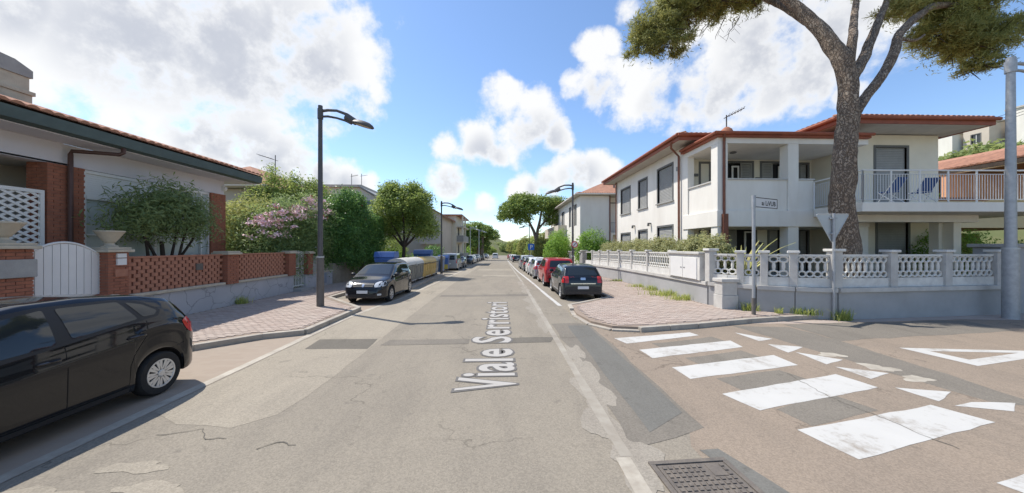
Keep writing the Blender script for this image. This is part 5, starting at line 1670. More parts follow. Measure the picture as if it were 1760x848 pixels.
B2 = thing('flat_roofed_house', 'pale flat-roofed house with sloping end behind the oleander', 'house', (-15, 36, zg(36)))
wall(B2, M['concrete_pale'], 'Y-', 32.0, 0.3, -18.5, -13.3, -0.6, 7.75, [(-16.2, -14.7, 6.3, 7.0)])
window(B2, 'Y-', 32.0, -16.2, -14.7, 6.3, 7.0, 'glass')
wall(B2, M['concrete_pale'], 'X+', -13.3, 0.3, 32.3, 44.0, -0.6, 7.75)
mb = MB(); mb.box(-18.8, -13.1, 31.7, 44.2, 7.752, 7.98); mb.build('roof', M['soffit'], B2)
mb = MB(); mb.extrude([(-13.28, 31.9, 7.7), (-11.9, 31.9, 6.9), (-11.9, 31.9, -0.6), (-13.28, 31.9, -0.6)], (0, 10, 0)); mb.build('side_wing', M['concrete_pale'], B2)
mb = MB(); mb.extrude([(-13.4, 31.6, 7.95), (-11.7, 31.6, 6.98), (-11.7, 31.6, 6.86), (-13.4, 31.6, 7.83)], (0, 10.6, 0)); mb.build('wing_roof', M['shutter'], B2)
mb = MB(); mb.box(-12.9, -12.1, 31.85, 31.898, 6.0, 6.5); mb.build('window', M['glass'], B2)
antenna('roof_antenna', 'thin aerial on the pale flat-roofed house', (-15.0, 34, 7.98), 1.5, 0.6, 0.4, 0.0)
antenna('roof_antenna', 'slim mast aerial at the end of the pale flat roof', (-13.6, 33, 7.98), 1.3, 0.5, 1.0, 0.0)

B3 = thing('gabled_house', 'beige gabled house beyond the recycling containers', 'house', (-10, 46, zg(46)))
zb = zg(44)
mb = MB(); mb.extrude([(-15.0, 41, zb - 0.3), (-7.25, 41, zb - 0.3), (-7.25, 41, 6.05), (-11.2, 41, 8.2), (-15.0, 41, 6.05)], (0, 9, 0)); mb.build('wall', M['beige_wall'], B3)
mb = MB(); mb.extrude([(-6.75, 40.6, 5.95), (-11.2, 40.6, 8.38), (-15.5, 40.6, 5.95), (-15.5, 40.6, 5.78), (-11.2, 40.6, 8.2), (-6.75, 40.6, 5.78)], (0, 9.8, 0)); mb.build('roof', M['tile'], B3)
for xa, z0, z1 in ((-8.4, 3.1, 4.4), (-8.4, 0.6, 2.0), (-10.4, 3.1, 4.4)):
    window(B3, 'Y-', 41.0, xa - 0.8, xa, z0, z1, 'glass', sill=True)
mb = MB(); mb.box(-9.6, -7.1, 40.0, 40.995, 2.45, 2.75); mb.build('canopy', M['beige_wall'], B3)
B4 = thing('balcony_house', 'cream three-storey house with corner balconies beside the dark pines', 'house', (-7, 52, zg(52)))
zb = zg(50)
wall(B4, M['cream_wall'], 'Y-', 50.0, 0.3, -9.6, -6.6, zb - 0.3, 6.75, [(-8.9, -8.1, 3.5, 5.0)])
window(B4, 'Y-', 50.0, -8.9, -8.1, 3.5, 5.0, 'roller')
wall(B4, M['cream_wall'], 'X+', -6.6, 0.3, 50.3, 60.0, zb - 0.3, 6.75, [(52, 53, 3.2, 5.2), (52, 53, 0.6, 2.4)])
window(B4, 'X+', -6.6, 52, 53, 3.2, 5.2, 'roller', sill=False); window(B4, 'X+', -6.6, 52, 53, 0.6, 2.4, 'roller', sill=False)
mb = MB(); mb.box(-10.0, -5.7, 49.6, 60.3, 6.752, 6.95); mb.build('roof', M['tile'], B4)
for z in (0.2, 2.9, 5.2):
    mb = MB(); mb.box(-6.6, -5.55, 50.2, 58.0, z - 0.15, z); bs = mb.build('balcony_slab', M['beige_wall'], B4)
    if z < 5:
        mb = MB(); mb.box(-5.62, -5.56, 50.2, 58.0, z + 0.002, z + 0.9); mb.box(-6.59, -5.63, 50.2, 50.26, z + 0.002, z + 0.9); mb.build('balcony_parapet', M['shutter'], bs)
for y in (50.35, 54.0):
    mb = MB(); mb.box(-5.85, -5.6, y, y + 0.25, zb - 0.2, 6.75); mb.build('balcony_post', M['cream_wall'], B4)

# ================================================================= second white house on the right
B5 = thing('white_house', 'white two-storey house with terracotta roof and street balcony behind the bushes', 'house', (10, 40, zg(40)))
zb = zg(36)
wall(B5, M['white_wall'], 'Y-', 32.0, 0.3, 7.75, 10.7, zb - 0.3, 7.1)
mb = MB(); mb.box(10.7, 14.6, 33.2, 33.5, zb - 0.3, 7.1); mb.build('recessed_wall', M['white_wall'], B5)
wall(B5, M['white_wall'], 'X-', 7.75, 0.3, 32.3, 51.0, zb - 0.3, 7.1, [(33.6, 34.4, 4.3, 6.4), (36.2, 37.0, 4.3, 6.4), (33.6, 34.4, 1.4, 2.6), (40, 41.5, 4.0, 6.3), (44, 45.5, 4.0, 6.3)])
for a0, a1, z0, z1 in ((33.6, 34.4, 4.3, 6.4), (36.2, 37.0, 4.3, 6.4), (33.6, 34.4, 1.4, 2.6), (40, 41.5, 4.0, 6.3), (44, 45.5, 4.0, 6.3)):
    window(B5, 'X-', 7.75, a0, a1, z0, z1, 'roller', sill=False)
mb = MB(); mb.box(6.75, 7.745, 38.6, 50.0, 3.35, 3.6); bs = mb.build('balcony_slab', M['concrete_pale'], B5)
mb = MB(); mb.box(6.75, 6.87, 38.6, 50.0, 3.602, 4.65); mb.box(6.875, 7.745, 38.6, 38.72, 3.602, 4.65); mb.build('balcony_parapet', M['beige_wall'], bs)
r5 = hip_roof(B5, 7.35, 15.2, 31.55, 51.5, 7.1, 1.9, 0.12, M['concrete_pale'])
tile_edge(r5, (7.35, 31.55, 7.27), (15.2, 31.55, 7.27), (0, 1, 0.25), 34, M['tile'])
tile_edge(r5, (7.35, 31.55, 7.27), (7.35, 51, 7.27), (1, 0, 0.25), 80, M['tile'])
for x in (11.6, 12.0):
    mb = MB(); mb.tube([(x, 33.5, 7.3), (x, 33.5, 8.5)], 0.09, 8); mb.build('flue', M['pole_dark'], B5)
window(B5, 'Y-', 33.2, 11.0, 11.9, 4.2, 6.5, 'roller', sill=False)
mb = MB(); mb.box(10.72, 14.5, 32.1, 33.19, 3.3, 3.5); bs = mb.build('balcony_slab', M['white_wall'], B5)
railing(bs, [(10.75, 32.15), (14.4, 32.15)], 3.5, 1.0, M['grey_metal'], M['grey_metal'], 1.5, 0.12, 0.012)
mb = MB(); mb.box(10.72, 11.0, 32.1, 32.4, zb - 0.3, 3.298); mb.build('porch_pier', M['white_wall'], B5)
mb = MB(); mb.tube([(10.66, 31.95, 7.1), (10.66, 31.95, zb)], 0.06, 8); mb.build('downpipe', M['copper'], B5)
# low white front walls further down the right pavement
FW2 = thing('low_white_wall', 'low white front wall with grey gate piers beyond the villa fence', 'garden wall', (7.3, 32, zg(32)))
for y0, y1 in ((29.5, 31.4), (31.6, 33.6)):
    mb = MB(); mb.prism([(7.2, y0), (7.4, y0), (7.4, y1), (7.2, y1)], -0.1, 1.55, zf=lambda x, y: zg(y)); mb.build('panel', M['white_wall'], FW2)
for y, h in ((28.75, 1.95), (29.3, 1.8), (34.0, 1.9)):
    mb = MB(); mb.box(7.1, 7.5, y - 0.2, y + 0.2, zg(y) - 0.1, zg(y) + h); pq = mb.build('pier', M['conc'], FW2)
    mb = MB(); mb.box(7.02, 7.58, y - 0.28, y + 0.28, zg(y) + h + 0.001, zg(y) + h + 0.1); mb.build('cap', M['post'], pq)
mb = MB(); mb.prism([(7.2, 34.3), (7.4, 34.3), (7.4, 60), (7.2, 60)], -0.5, 1.0, zf=lambda x, y: zg(y)); mb.build('panel', M['conc'], FW2)

# ================================================================= apricot house and hillside on the right
B6 = thing('apricot_house', 'apricot house with long clay tiled roof behind the villa balcony', 'house', (29, 20, 0))
wall(B6, M['orange_wall'], 'X-', 25.6, 0.3, 21.02, 30.0, 0.0, 6.24)
wall(B6, M['orange_wall'], 'Y-', 17.65, 0.3, 25.0, 34.0, 3.3, 6.24)
mb = MB(); mb.add([(25.0, 12.4, 6.42), (25.0, 30.6, 6.42), (30.0, 30.6, 8.0), (30.0, 12.4, 8.0)], [(0, 1, 2, 3)])
mb.add([(35.0, 12.4, 6.42), (35.0, 30.6, 6.42), (30.0, 30.6, 8.0), (30.0, 12.4, 8.0)], [(0, 1, 2, 3)])
mb.add([(25.0, 12.4, 6.3), (25.0, 12.4, 6.42), (30.0, 12.4, 8.0), (35.0, 12.4, 6.42), (35.0, 12.4, 6.3)], [(0, 1, 2, 3, 4)])
rr6 = mb.build('roof', M['tile'], B6)
for k in range(5):
    tile_edge(rr6, (25.0 + 0.6 * k, 12.4, 6.46 + 0.19 * k), (25.0 + 0.6 * k, 30.6, 6.46 + 0.19 * k), (1, 0, 0.316), 70, M['tile'], 0.1, 0.68)
mb = MB(); mb.box(24.98, 25.62, 12.4, 30.6, 6.24, 6.30); mb.build('soffit', M['cream_wall'], B6)
mb = MB(); mb.box(24.93, 25.0, 12.4, 30.6, 6.20, 6.40); mb.build('gutter', M['bark_dark'], B6)
# cream porch with a shallow arch and an ochre recess
mb = MB()
arch = [(23.4, -0.1), (24.3, -0.1), (24.3, 3.15), (31.0, 3.15), (31.0, -0.1), (32.0, -0.1), (32.0, 4.3), (29.0, 4.75), (26.5, 4.7), (24.9, 4.35), (24.4, 3.95), (23.4, 3.95)]
mb.extrude([(x, 17.2, z) for x, z in reversed(arch)], (0, -0.4, 0)); mb.build('porch_front', M['yellow_wall'], B6)
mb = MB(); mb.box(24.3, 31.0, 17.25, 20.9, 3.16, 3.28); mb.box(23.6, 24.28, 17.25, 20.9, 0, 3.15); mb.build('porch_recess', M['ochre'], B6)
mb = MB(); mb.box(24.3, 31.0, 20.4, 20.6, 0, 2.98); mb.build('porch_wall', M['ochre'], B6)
# terrace parapet with tiled cap seen through the railing
TP = thing('terrace_parapet', 'pale parapet with orange tile cap behind the villa balcony railing', 'parapet', (22, 17, 0))
mb = MB(); mb.box(20.2, 25.4, 16.6, 16.9, 4.05, 4.55); mb.build('wall_face', M['cream_wall'], TP)
mb = MB(); mb.box(20.2, 25.59, 16.905, 18.5, 4.05, 4.2); mb.build('terrace_slab', M['cream_wall'], TP)
mb = MB(); mb.box(20.25, 20.55, 18.0, 18.3, 0, 4.045); mb.build('support_post', M['cream_wall'], TP)
mb = MB(); mb.box(20.1, 25.4, 16.5, 17.0, 4.552, 4.72); mb.build('tile_cap', M['tile'], TP)

hill = MB()
xs = np.linspace(26, 190, 34); ys = np.linspace(-40, 170, 34)
def hz(x, y):
    t = min(1.0, max(0.0, (x - 31) / 40.0)); t = t ** 1.15
    return -0.6 + 17.2 * t + 0.6 * math.sin(x * 0.13 + y * 0.09) * t + min(0, zg(y)) * (1 - t)
hill.add([(x, y, hz(x, y)) for y in ys for x in xs], [(j * 34 + i, j * 34 + i + 1, (j + 1) * 34 + i + 1, (j + 1) * 34 + i) for j in range(33) for i in range(33)])
tag(hill.build('hill', M['hill'], smooth=True), kind='structure')


def block(label, x0, x1, y0, y1, z0, z1, wins, mat, name='hillside_house'):
    t = thing(name, label, 'building', ((x0 + x1) / 2, (y0 + y1) / 2, z0))
    wall(t, mat, 'Y-', y0, 0.3, x0, x1, z0, z1, wins)
    mb = MB(); mb.box(x0, x0 + 0.3, y0 + 0.301, y1, z0, z1); mb.box(x1 - 0.3, x1, y0 + 0.301, y1, z0, z1); mb.build('side_wall', mat, t)
    mb = MB(); mb.box(x0 - 0.15, x1 + 0.15, y0 - 0.15, y1, z1 + 0.002, z1 + 0.25); mb.build('roof_slab', M['soffit'], t)
    for w in wins:
        window(t, 'Y-', y0, *w, style='glass', sill=False)
    return t


def slope_house(label, x, y0, y1, z0, z1, depth, wins, mat, name='hillside_house'):
    t = thing(name, label, 'building', (x + depth / 2, (y0 + y1) / 2, z0))
    wall(t, mat, 'X-', x, 0.3, y0, y1, z0, z1, wins)
    mb = MB(); mb.box(x + 0.301, x + depth, y0, y0 + 0.3, z0, z1); mb.box(x + 0.301, x + depth, y1 - 0.3, y1, z0, z1); mb.build('side_wall', mat, t)
    mb = MB(); mb.box(x - 0.15, x + depth, y0 - 0.15, y1 + 0.15, z1 + 0.002, z1 + 0.22); mb.build('roof_slab', M['soffit'], t)
    for w in wins:
        window(t, 'X-', x, *w, style='glass', sill=False)
    return t


slope_house('long white building lowest on the hillside', 62.0, 43.4, 56.0, 12, 17.6, 7, [(45.0, 46.6, 15.6, 15.9)], M['white_wall'])
slope_house('small beige block between the white hillside houses', 63.0, 40.6, 43.0, 12, 18.3, 6, [(41.4, 42.2, 15.8, 17.0)], M['beige_wall'])
slope_house('upper white building on the hillside behind the lamp post', 64.5, 34.0, 40.0, 12, 19.4, 8, [(35.2, 36.6, 17.2, 18.4)], M['white_wall'])
slope_house('topmost white building stepping up the hill', 70.5, 33.0, 41.6, 14, 22.8, 9, [(36.4, 37.6, 20.4, 21.6)], M['white_wall'])
# overhead cables from a timber pole on the slope
up_ = thing('cable_pole', 'timber cable pole in front of the hillside houses', 'utility pole', (52.0, 38.0, 6))
mb = MB(); mb.tube([(52, 38, 4), (52, 38, 16.2)], [0.16, 0.11], 8); mb.build('pole', M['stone_cap'], up_, smooth=True)
mb = MB(); mb.box(51.2, 52.8, 37.95, 38.05, 15.4, 15.55); mb.build('crossarm', M['bark_dark'], up_)
for k, lab in enumerate(['uppermost overhead cable by the hillside', 'middle overhead cable by the hillside', 'lowest overhead cable by the hillside']):
    mb = MB(); pts = []
    for i in range(13):
        s_ = i / 12
        pts.append((52 - 0.7 * k + (44 - 52) * s_, 38 + (15 - 38) * s_, 15.6 - 0.5 * k + 1.6 * s_ - 1.2 * math.sin(math.pi * s_)))
    mb.tube(pts, 0.022, 4)
    tag(mb.build('overhead_cable', M['black']), lab, 'cable', 'overhead cables')
# ================================================================= plants
def leaves_object(name, P, Nn, length, width, tint, mat, parent=None, loc=(0, 0, 0), curl=0.0):
    """one mesh of pointed leaves at points P with facing Nn (numpy arrays)"""
    n = len(P)
    rnd = RNG.normal(size=(n, 3))
    Nn = Nn / (np.linalg.norm(Nn, axis=1, keepdims=True) + 1e-9)
    t = rnd - Nn * np.sum(rnd * Nn, axis=1, keepdims=True)
    t /= (np.linalg.norm(t, axis=1, keepdims=True) + 1e-9)
    b = np.cross(Nn, t)
    L_ = (length * (0.65 + 0.7 * RNG.random(n)))[:, None]
    W_ = (width * (0.65 + 0.7 * RNG.random(n)))[:, None]
    v = np.empty((n, 4, 3))
    v[:, 0] = P - t * L_ * 0.5
    v[:, 1] = P + b * W_ * 0.5 + Nn * L_ * 0.10
    v[:, 2] = P + t * L_ * 0.5 - Nn * L_ * 0.05
    v[:, 3] = P - b * W_ * 0.5 + Nn * L_ * 0.10
    v = v.reshape(-1, 3) - np.array(loc)
    me = bpy.data.meshes.new(name)
    me.vertices.add(4 * n); me.loops.add(4 * n); me.polygons.add(n)
    me.vertices.foreach_set('co', v.astype(np.float32).ravel())
    me.loops.foreach_set('vertex_index', np.arange(4 * n, dtype=np.int32))
    me.polygons.foreach_set('loop_start', np.arange(0, 4 * n, 4, dtype=np.int32))
    me.polygons.foreach_set('loop_total', np.full(n, 4, dtype=np.int32))
    at = me.attributes.new('tint', 'FLOAT', 'POINT')
    at.data.foreach_set('value', np.repeat(np.clip(tint, 0, 1), 4).astype(np.float32))
    me.materials.append(mat)
    me.update(calc_edges=True)
    o = bpy.data.objects.new(name, me); COL.objects.link(o)
    if parent is not None:
        o.parent = parent
    else:
        o.location = loc
    return o


def crown_points(lobes, clump, per_clump, spread, shell=(0.55, 1.02), flat=1.0, seed=0):
    """leaf positions: clumps scattered through the outer part of each lobe, leaves round each clump"""
    rng = np.random.default_rng(seed)
    Ps, Ns, Ts = [], [], []
    for (cx, cy, cz, rx, ry, rz) in lobes:
        area = (rx * ry + ry * rz + rx * rz) / 3 * 4 * math.pi
        n = max(6, int(area * clump))
        d = rng.normal(size=(n, 3)); d /= np.linalg.norm(d, axis=1, keepdims=True)
        keep = d[:, 2] > -0.75
        d = d[keep]; n = len(d)
        r = shell[0] + (shell[1] - shell[0]) * np.sqrt(rng.random(n))
        r *= 1 + 0.10 * np.sin(d[:, 0] * 5 + cx * 3) * np.sin(d[:, 1] * 6 + cz) + 0.09 * rng.normal(size=n)
        c = np.array([cx, cy, cz]) + d * r[:, None] * np.array([rx, ry, rz])
        m = per_clump
        off = rng.normal(size=(n, m, 3)) * spread * np.array([1, 1, flat])
        P = (c[:, None, :] + off).reshape(-1, 3)
        nn = np.repeat(d, m, axis=0) * 0.6 + rng.normal(size=(n * m, 3)) * 0.55 + np.array([0, 0, 0.35])
        tt = np.repeat(rng.random(n) * 0.55, m) + rng.random(n * m) * 0.45
        Ps.append(P); Ns.append(nn); Ts.append(tt)
    return np.concatenate(Ps), np.concatenate(Ns), np.concatenate(Ts)


def limbs(parent, paths, mat, name='trunk', n=8):
    mb = MB()
    for pts, rad in paths:
        mb.tube(pts, rad, n)
    return mb.build(name, mat, parent, smooth=True)


def ragged(lobes, k, seed, lo=0.28, hi=0.5):
    """add small boughs that break the outline of a crown"""
    r = random.Random(seed); out = list(lobes)
    for i in range(k):
        cx, cy, cz, rx, ry, rz = r.choice(lobes)
        w = r.random() * 6.28; e = r.uniform(-0.1, 1.3); f = r.uniform(lo, hi)
        out.append((cx + rx * math.cos(w) * math.cos(e), cy + ry * math.sin(w) * math.cos(e), cz + rz * math.sin(e) * 1.05, rx * f, ry * f, rz * f))
    return out


def plant(name, label, cat, base, lobes, leaf, length, width, clump=14, per=9, spread=0.16, shell=(0.55, 1.02), stems=None, bark=None, group=None, seed=1, part='crown', flat=1.0):
    t = thing(name, label, cat, base, 0, group)
    P, Nn, T = crown_points(lobes, clump, per, spread, shell, flat, seed)
    leaves_object(part, P, Nn, length, width, T, LEAF[leaf], t, base)
    if stems:
        limbs(t, stems, bark or M['bark_dark'], 'trunk' if len(stems) < 3 or 'tree' in name else 'stems')
    return t


def jitter_path(a, b, k, amp, seed):
    r = random.Random(seed); a, b = Vector(a), Vector(b)
    return [tuple(a.lerp(b, i / k) + (Vector((r.uniform(-amp, amp), r.uniform(-amp, amp), r.uniform(-amp, amp))) if 0 < i < k else Vector())) for i in range(k + 1)]


# ---- shrub before the wide window
st = [(jitter_path((-10.15, 10.35, 0.0), (-10.1, 10.25, 2.3), 4, 0.05, 1), [0.09, 0.08, 0.07, 0.06, 0.045])] + \
     [(jitter_path((-10.15, 10.4, 0.6), (-10.1 + dx, 10.4 + dy, 2.9), 4, 0.06, i + 3), [0.06, 0.05, 0.04, 0.03, 0.02]) for i, (dx, dy) in enumerate(((0.2, 0.5), (0.1, 0.9), (-0.2, -0.5), (0.1, -0.9), (0.2, 0.2)))]
plant('garden_shrub', 'feathery grey-green shrub in front of the wide bungalow window', 'shrub', (-10.15, 10.4, 0),
      [(-10.15, 10.4, 3.05, 0.75, 1.2, 0.85), (-10.1, 10.9, 3.0, 0.7, 0.95, 0.75), (-10.1, 9.75, 2.95, 0.6, 0.75, 0.7), (-10.1, 10.6, 3.6, 0.5, 0.6, 0.5)], 'olive', 0.17, 0.034, 30, 11, 0.14, (0.3, 1.10), st, seed=2)
# ---- hedges and shrubs behind the wall
plant('tall_hedge', 'yellow-green tall hedge at the end of the bungalow', 'hedge', (-11.9, 16, 0), [(-11.7, 15.0, 2.3, 0.9, 1.1, 1.75), (-12.2, 16.4, 2.6, 1.1, 1.4, 1.8), (-12.6, 17.8, 2.8, 1.2, 1.4, 1.9)], 'yellowish', 0.12, 0.06, 26, 10, 0.14, seed=3)
OL = [(-10.5, 14.9, 1.9, 0.9, 1.3, 1.5), (-10.4, 16.2, 2.4, 1.05, 1.5, 1.8), (-10.4, 17.6, 2.9, 1.1, 1.5, 1.75), (-10.3, 18.6, 3.3, 1.0, 1.3, 1.5), (-10.2, 16.8, 1.5, 1.0, 2.2, 1.4)]
ol = plant('flowering_oleander', 'large oleander bush with pink flowers behind the pierced brick wall', 'shrub', (-10.4, 16.6, 0), ragged(OL, 16, 7, 0.2, 0.4), 'oleander', 0.17, 0.04, 26, 10, 0.16, (0.45, 1.04), seed=4)
rng = np.random.default_rng(9)


def blossoms(parent, lobes, n, mat, base, name, seed, hi=0.15, size=0.10, cl=12, sp=0.09):
    rng = np.random.default_rng(seed)
    Ps = []
    for k in range(n):
        cx, cy, cz, rx, ry, rz = lobes[int(rng.integers(len(lobes)))]
        d = rng.normal(size=3); d /= np.linalg.norm(d)
        d[2] = abs(d[2]) * 0.9 + hi * 0.3; d[0] = abs(d[0]) * 0.8 + 0.15; d[1] -= 0.25; d /= np.linalg.norm(d)
        c = np.array([cx, cy, cz]) + d * np.array([rx, ry, rz]) * 1.05
        Ps.append(c + rng.normal(size=(cl, 3)) * sp * np.array([1, 1.4, 0.6]))
    P = np.concatenate(Ps)
    return leaves_object(name, P, RNG.normal(size=P.shape) + np.array([0.3, -0.3, 0.6]), size, size * 0.8, RNG.random(len(P)), mat, parent, base)


blossoms(ol, OL[:4], 84, M['petal'], (-10.4, 16.6, 0), 'pink_blossoms', 3, hi=1.3, size=0.11, cl=20)
blossoms(ol, OL[1:4], 9, M['petal_red'], (-10.4, 16.6, 0), 'coral_blossoms', 5, size=0.09, cl=14)
blossoms(ol, OL, 26, M['plate'], (-10.4, 16.6, 0), 'pale_blossoms', 6, size=0.055, cl=2, sp=0.03)
PT = [(-9.7, 20.6, 3.6, 1.2, 1.5, 1.7), (-9.5, 22.2, 3.2, 1.2, 1.7, 1.8), (-9.3, 23.6, 2.5, 1.1, 1.5, 1.6), (-9.5, 20.4, 2.0, 1.15, 1.5, 1.5), (-9.1, 22.2, 1.7, 0.9, 1.8, 1.2), (-9.6, 19.6, 2.9, 0.9, 1.0, 1.2)]
pt = plant('dark_shrub', 'big glossy dark green shrub overhanging the weathered wall', 'shrub', (-9.6, 21.8, zg(21.8)), ragged(PT, 22, 6, 0.25, 0.42), 'pitto', 0.13, 0.07, 34, 10, 0.12, (0.6, 1.02),
           [(jitter_path((-8.95, 22.6, 0.0), (-9.3, 22.4, 2.2), 3, 0.03, 5), [0.06, 0.06, 0.05, 0.04])], M['conc'], seed=5)
blossoms(pt, PT[:3], 5, M['petal_red'], (-9.6, 21.8, zg(21.8)), 'coral_blossoms', 8, size=0.09, cl=14)
plant('leafy_tree', 'leafy tree rising behind the oleander and tiled roof', 'tree', (-13.6, 21, 0),
      [(-13.6, 21.0, 5.2, 1.5, 1.4, 1.3), (-12.6, 21.6, 5.0, 1.3, 1.3, 1.2), (-14.4, 20.6, 4.4, 1.3, 1.2, 1.3), (-13.2, 21.0, 3.6, 1.8, 1.4, 1.5), (-12.1, 22.4, 5.4, 0.9, 0.9, 0.9), (-13.9, 20.7, 6.4, 0.35, 0.35, 0.7), (-12.9, 21.2, 6.3, 0.3, 0.3, 0.6), (-12.2, 21.9, 6.1, 0.3, 0.3, 0.6)], 'tree', 0.16, 0.06, 20, 10, 0.17, (0.4, 1.05),
      [(jitter_path((-13.5, 21, 0), (-13.5, 21, 4.5), 4, 0.06, 7), [0.16, 0.14, 0.12, 0.1, 0.06])], seed=6)
LT = [(-7.2, 24.5, 5.2, 1.6, 1.5, 1.25), (-8.5, 24.8, 4.6, 1.1, 1.2, 1.1), (-6.0, 24.6, 4.8, 1.15, 1.2, 1.1), (-7.9, 24.5, 5.9, 0.8, 0.9, 0.7), (-6.5, 24.7, 5.9, 0.8, 0.9, 0.7), (-5.6, 24.8, 3.5, 1.0, 1.1, 1.0), (-8.6, 25.0, 3.4, 0.9, 1.0, 0.9), (-7.0, 25.2, 3.6, 1.5, 1.2, 1.0), (-5.9, 25.0, 5.6, 0.6, 0.6, 0.6)]
tst = [(jitter_path((-7.15, 24.4, zg(24.4)), (-7.0, 24.4, 2.2), 3, 0.05, 8), [0.17, 0.14, 0.13, 0.12])] + \
      [(jitter_path((-7.0, 24.4, 2.1), p, 3, 0.08, 20 + i), [0.10, 0.08, 0.06, 0.03]) for i, p in enumerate(((-8.3, 24.6, 4.3), (-6.0, 24.6, 4.5), (-7.2, 24.5, 5.2), (-5.8, 24.8, 3.4), (-8.3, 24.8, 3.3)))]
plant('round_tree', 'round broad-leaved tree on the left pavement behind the recycling containers', 'tree', (-7.1, 24.4, zg(24.4)), ragged(LT, 26, 5), 'tree', 0.16, 0.075, 20, 10, 0.13, (0.35, 1.08), tst, seed=7)
for i, (lab, c, r_, leaf) in enumerate([('clipped bright bush under the round tree', (-8.4, 26.2, 0.9), (1.0, 1.0, 1.0), 'bush'), ('low clipped bush right of the tree trunk', (-6.9, 27.6, 0.7), (0.8, 0.8, 0.8), 'bush'),
                                        ('dome-shaped bush before the gabled house', (-6.6, 33.0, 0.9), (1.1, 1.1, 1.3), 'pitto'), ('bush on the old wall behind the grey containers', (-9.0, 27.5, 1.4), (1.2, 2.0, 1.5), 'tree')]):
    plant('garden_bush', lab, 'bush', (c[0], c[1], zg(c[1])), [(*c, *r_)], leaf, 0.12, 0.07, 30, 10, 0.10, (0.7, 1.02), seed=30 + i, group='bushes along the left pavement')

# ---- right side
plant('dusty_hedge', 'dusty olive hedge behind the street run of the villa wall', 'hedge', (8.15, 18, zg(18)),
      [(8.1 + 0.1 * math.sin(i), 12.3 + i * 1.05, 1.62 + 0.10 * math.sin(i * 2.1) + zg(12.3 + i * 1.05), 0.45, 0.85, 0.85) for i in range(13)], 'hedge', 0.10, 0.05, 110, 10, 0.07, (0.5, 1.05), seed=8)
for i, (lab, c, r_, leaf) in enumerate([('tall rounded bush leaning over the right pavement near the lamp', (6.35, 36.0, 1.7), (1.3, 1.8, 2.1), 'bush'), ('wide bright bush in front of the white house wall', (8.4, 30.3, 2.1), (1.35, 1.0, 1.55), 'bush'),
                                        ('small round bush at the white house corner', (9.9, 29.8, 1.6), (0.85, 0.8, 0.95), 'bush'), ('yellow-green bush at the foot of the umbrella pine', (5.6, 44.0, 1.4), (1.2, 2.0, 1.8), 'yellowish'),
                                        ('dark bush between the low wall and the umbrella pine', (7.5, 41.0, 2.0), (1.2, 2.2, 2.1), 'bush')]):
    plant('street_bush', lab, 'bush', (c[0], c[1], zg(c[1])), [(c[0], c[1], c[2], *r_), (c[0] - 0.3, c[1], c[2] - 0.6, r_[0] * 0.95, r_[1], r_[2] * 0.7)], leaf, 0.15, 0.08, 22, 10, 0.12, (0.7, 1.02), seed=40 + i, group='bushes along the right pavement')
for i, (lab, c, r_, leaf) in enumerate([('bright clipped bush beside the apricot house porch', (19.6, 14.2, 1.9), (1.6, 1.2, 1.0), 'bush'), ('small dark round bush at the corner of the villa wing', (18.1, 12.6, 1.75), (0.5, 0.5, 0.65), 'tree'),
                                        ('dark hedge behind the low white railing', (19.5, 11.5, 1.1), (2.4, 0.5, 1.15), 'pitto')]):
    plant('garden_bush', lab, 'bush', (c[0], c[1], 0), [(*c, *r_)], leaf, 0.10, 0.05, 40, 10, 0.09, (0.7, 1.02), seed=50 + i)

# agave with arching sword leaves
ag = thing('agave', 'yellow-striped agave with long arching leaves behind the corner of the villa wall', 'plant', (8.75, 11.75, 0.6))
rg = random.Random(3)
for i in range(17):
    w = 2 * math.pi * i / 17 + rg.uniform(-0.2, 0.2); l = rg.uniform(1.6, 2.25); lean = rg.uniform(0.18, 0.75)
    mb = MB(); vs = []; fs = []
    d = Vector((math.cos(w), math.sin(w), 0)); s_ = Vector((-math.sin(w), math.cos(w), 0))
    for k in range(7):
        t_ = k / 6
        p = d * (l * lean * (t_ ** 1.5)) + Vector((0, 0, l * (t_ - 0.35 * lean * t_ ** 2.5)))
        wd = 0.075 * (1 - t_) ** 0.6 + 0.004
        vs += [tuple(p + s_ * wd), tuple(p - d * 0.02), tuple(p - s_ * wd)]
    for k in range(6):
        a = k * 3
        fs += [(a, a + 1, a + 4, a + 3), (a + 1, a + 2, a + 5, a + 4)]
    mb.add(vs, fs)
    o = mb.build('leaf', LEAF['agave'], ag, world=False, smooth=True)
    at = o.data.attributes.new('tint', 'FLOAT', 'POINT'); at.data.foreach_set('value', [rg.random()] * len(o.data.vertices))


def tuft(label, x, y, z, n, h, sp, seed, leaf='grass'):
    r = random.Random(seed); t = thing('weed_tuft', label, 'weeds', (x, y, z), 0, 'weeds at the foot of the villa wall')
    mb = MB(); tn = []
    for i in range(n):
        bx, by = r.gauss(0, sp), r.gauss(0, sp * 0.5); w = r.random() * 6.28; hh = h * r.uniform(0.4, 1.1); ln = hh * r.uniform(0.2, 0.9)
        d = Vector((math.cos(w), math.sin(w), 0)); s_ = Vector((-d.y, d.x, 0)) * 0.009
        p0 = Vector((bx, by, 0)); p1 = p0 + d * ln * 0.35 + Vector((0, 0, hh * 0.65)); p2 = p0 + d * ln + Vector((0, 0, hh))
        mb.add([p0 - s_, p0 + s_, p1 + s_ * 0.8, p1 - s_ * 0.8, p2], [(0, 1, 2, 3), (3, 2, 4)]); tn += [r.random()] * 5
    o = tag(mb.build('blades', LEAF[leaf], t, world=False), kind='stuff')
    at = o.data.attributes.new('tint', 'FLOAT', 'POINT'); at.data.foreach_set('value', tn)


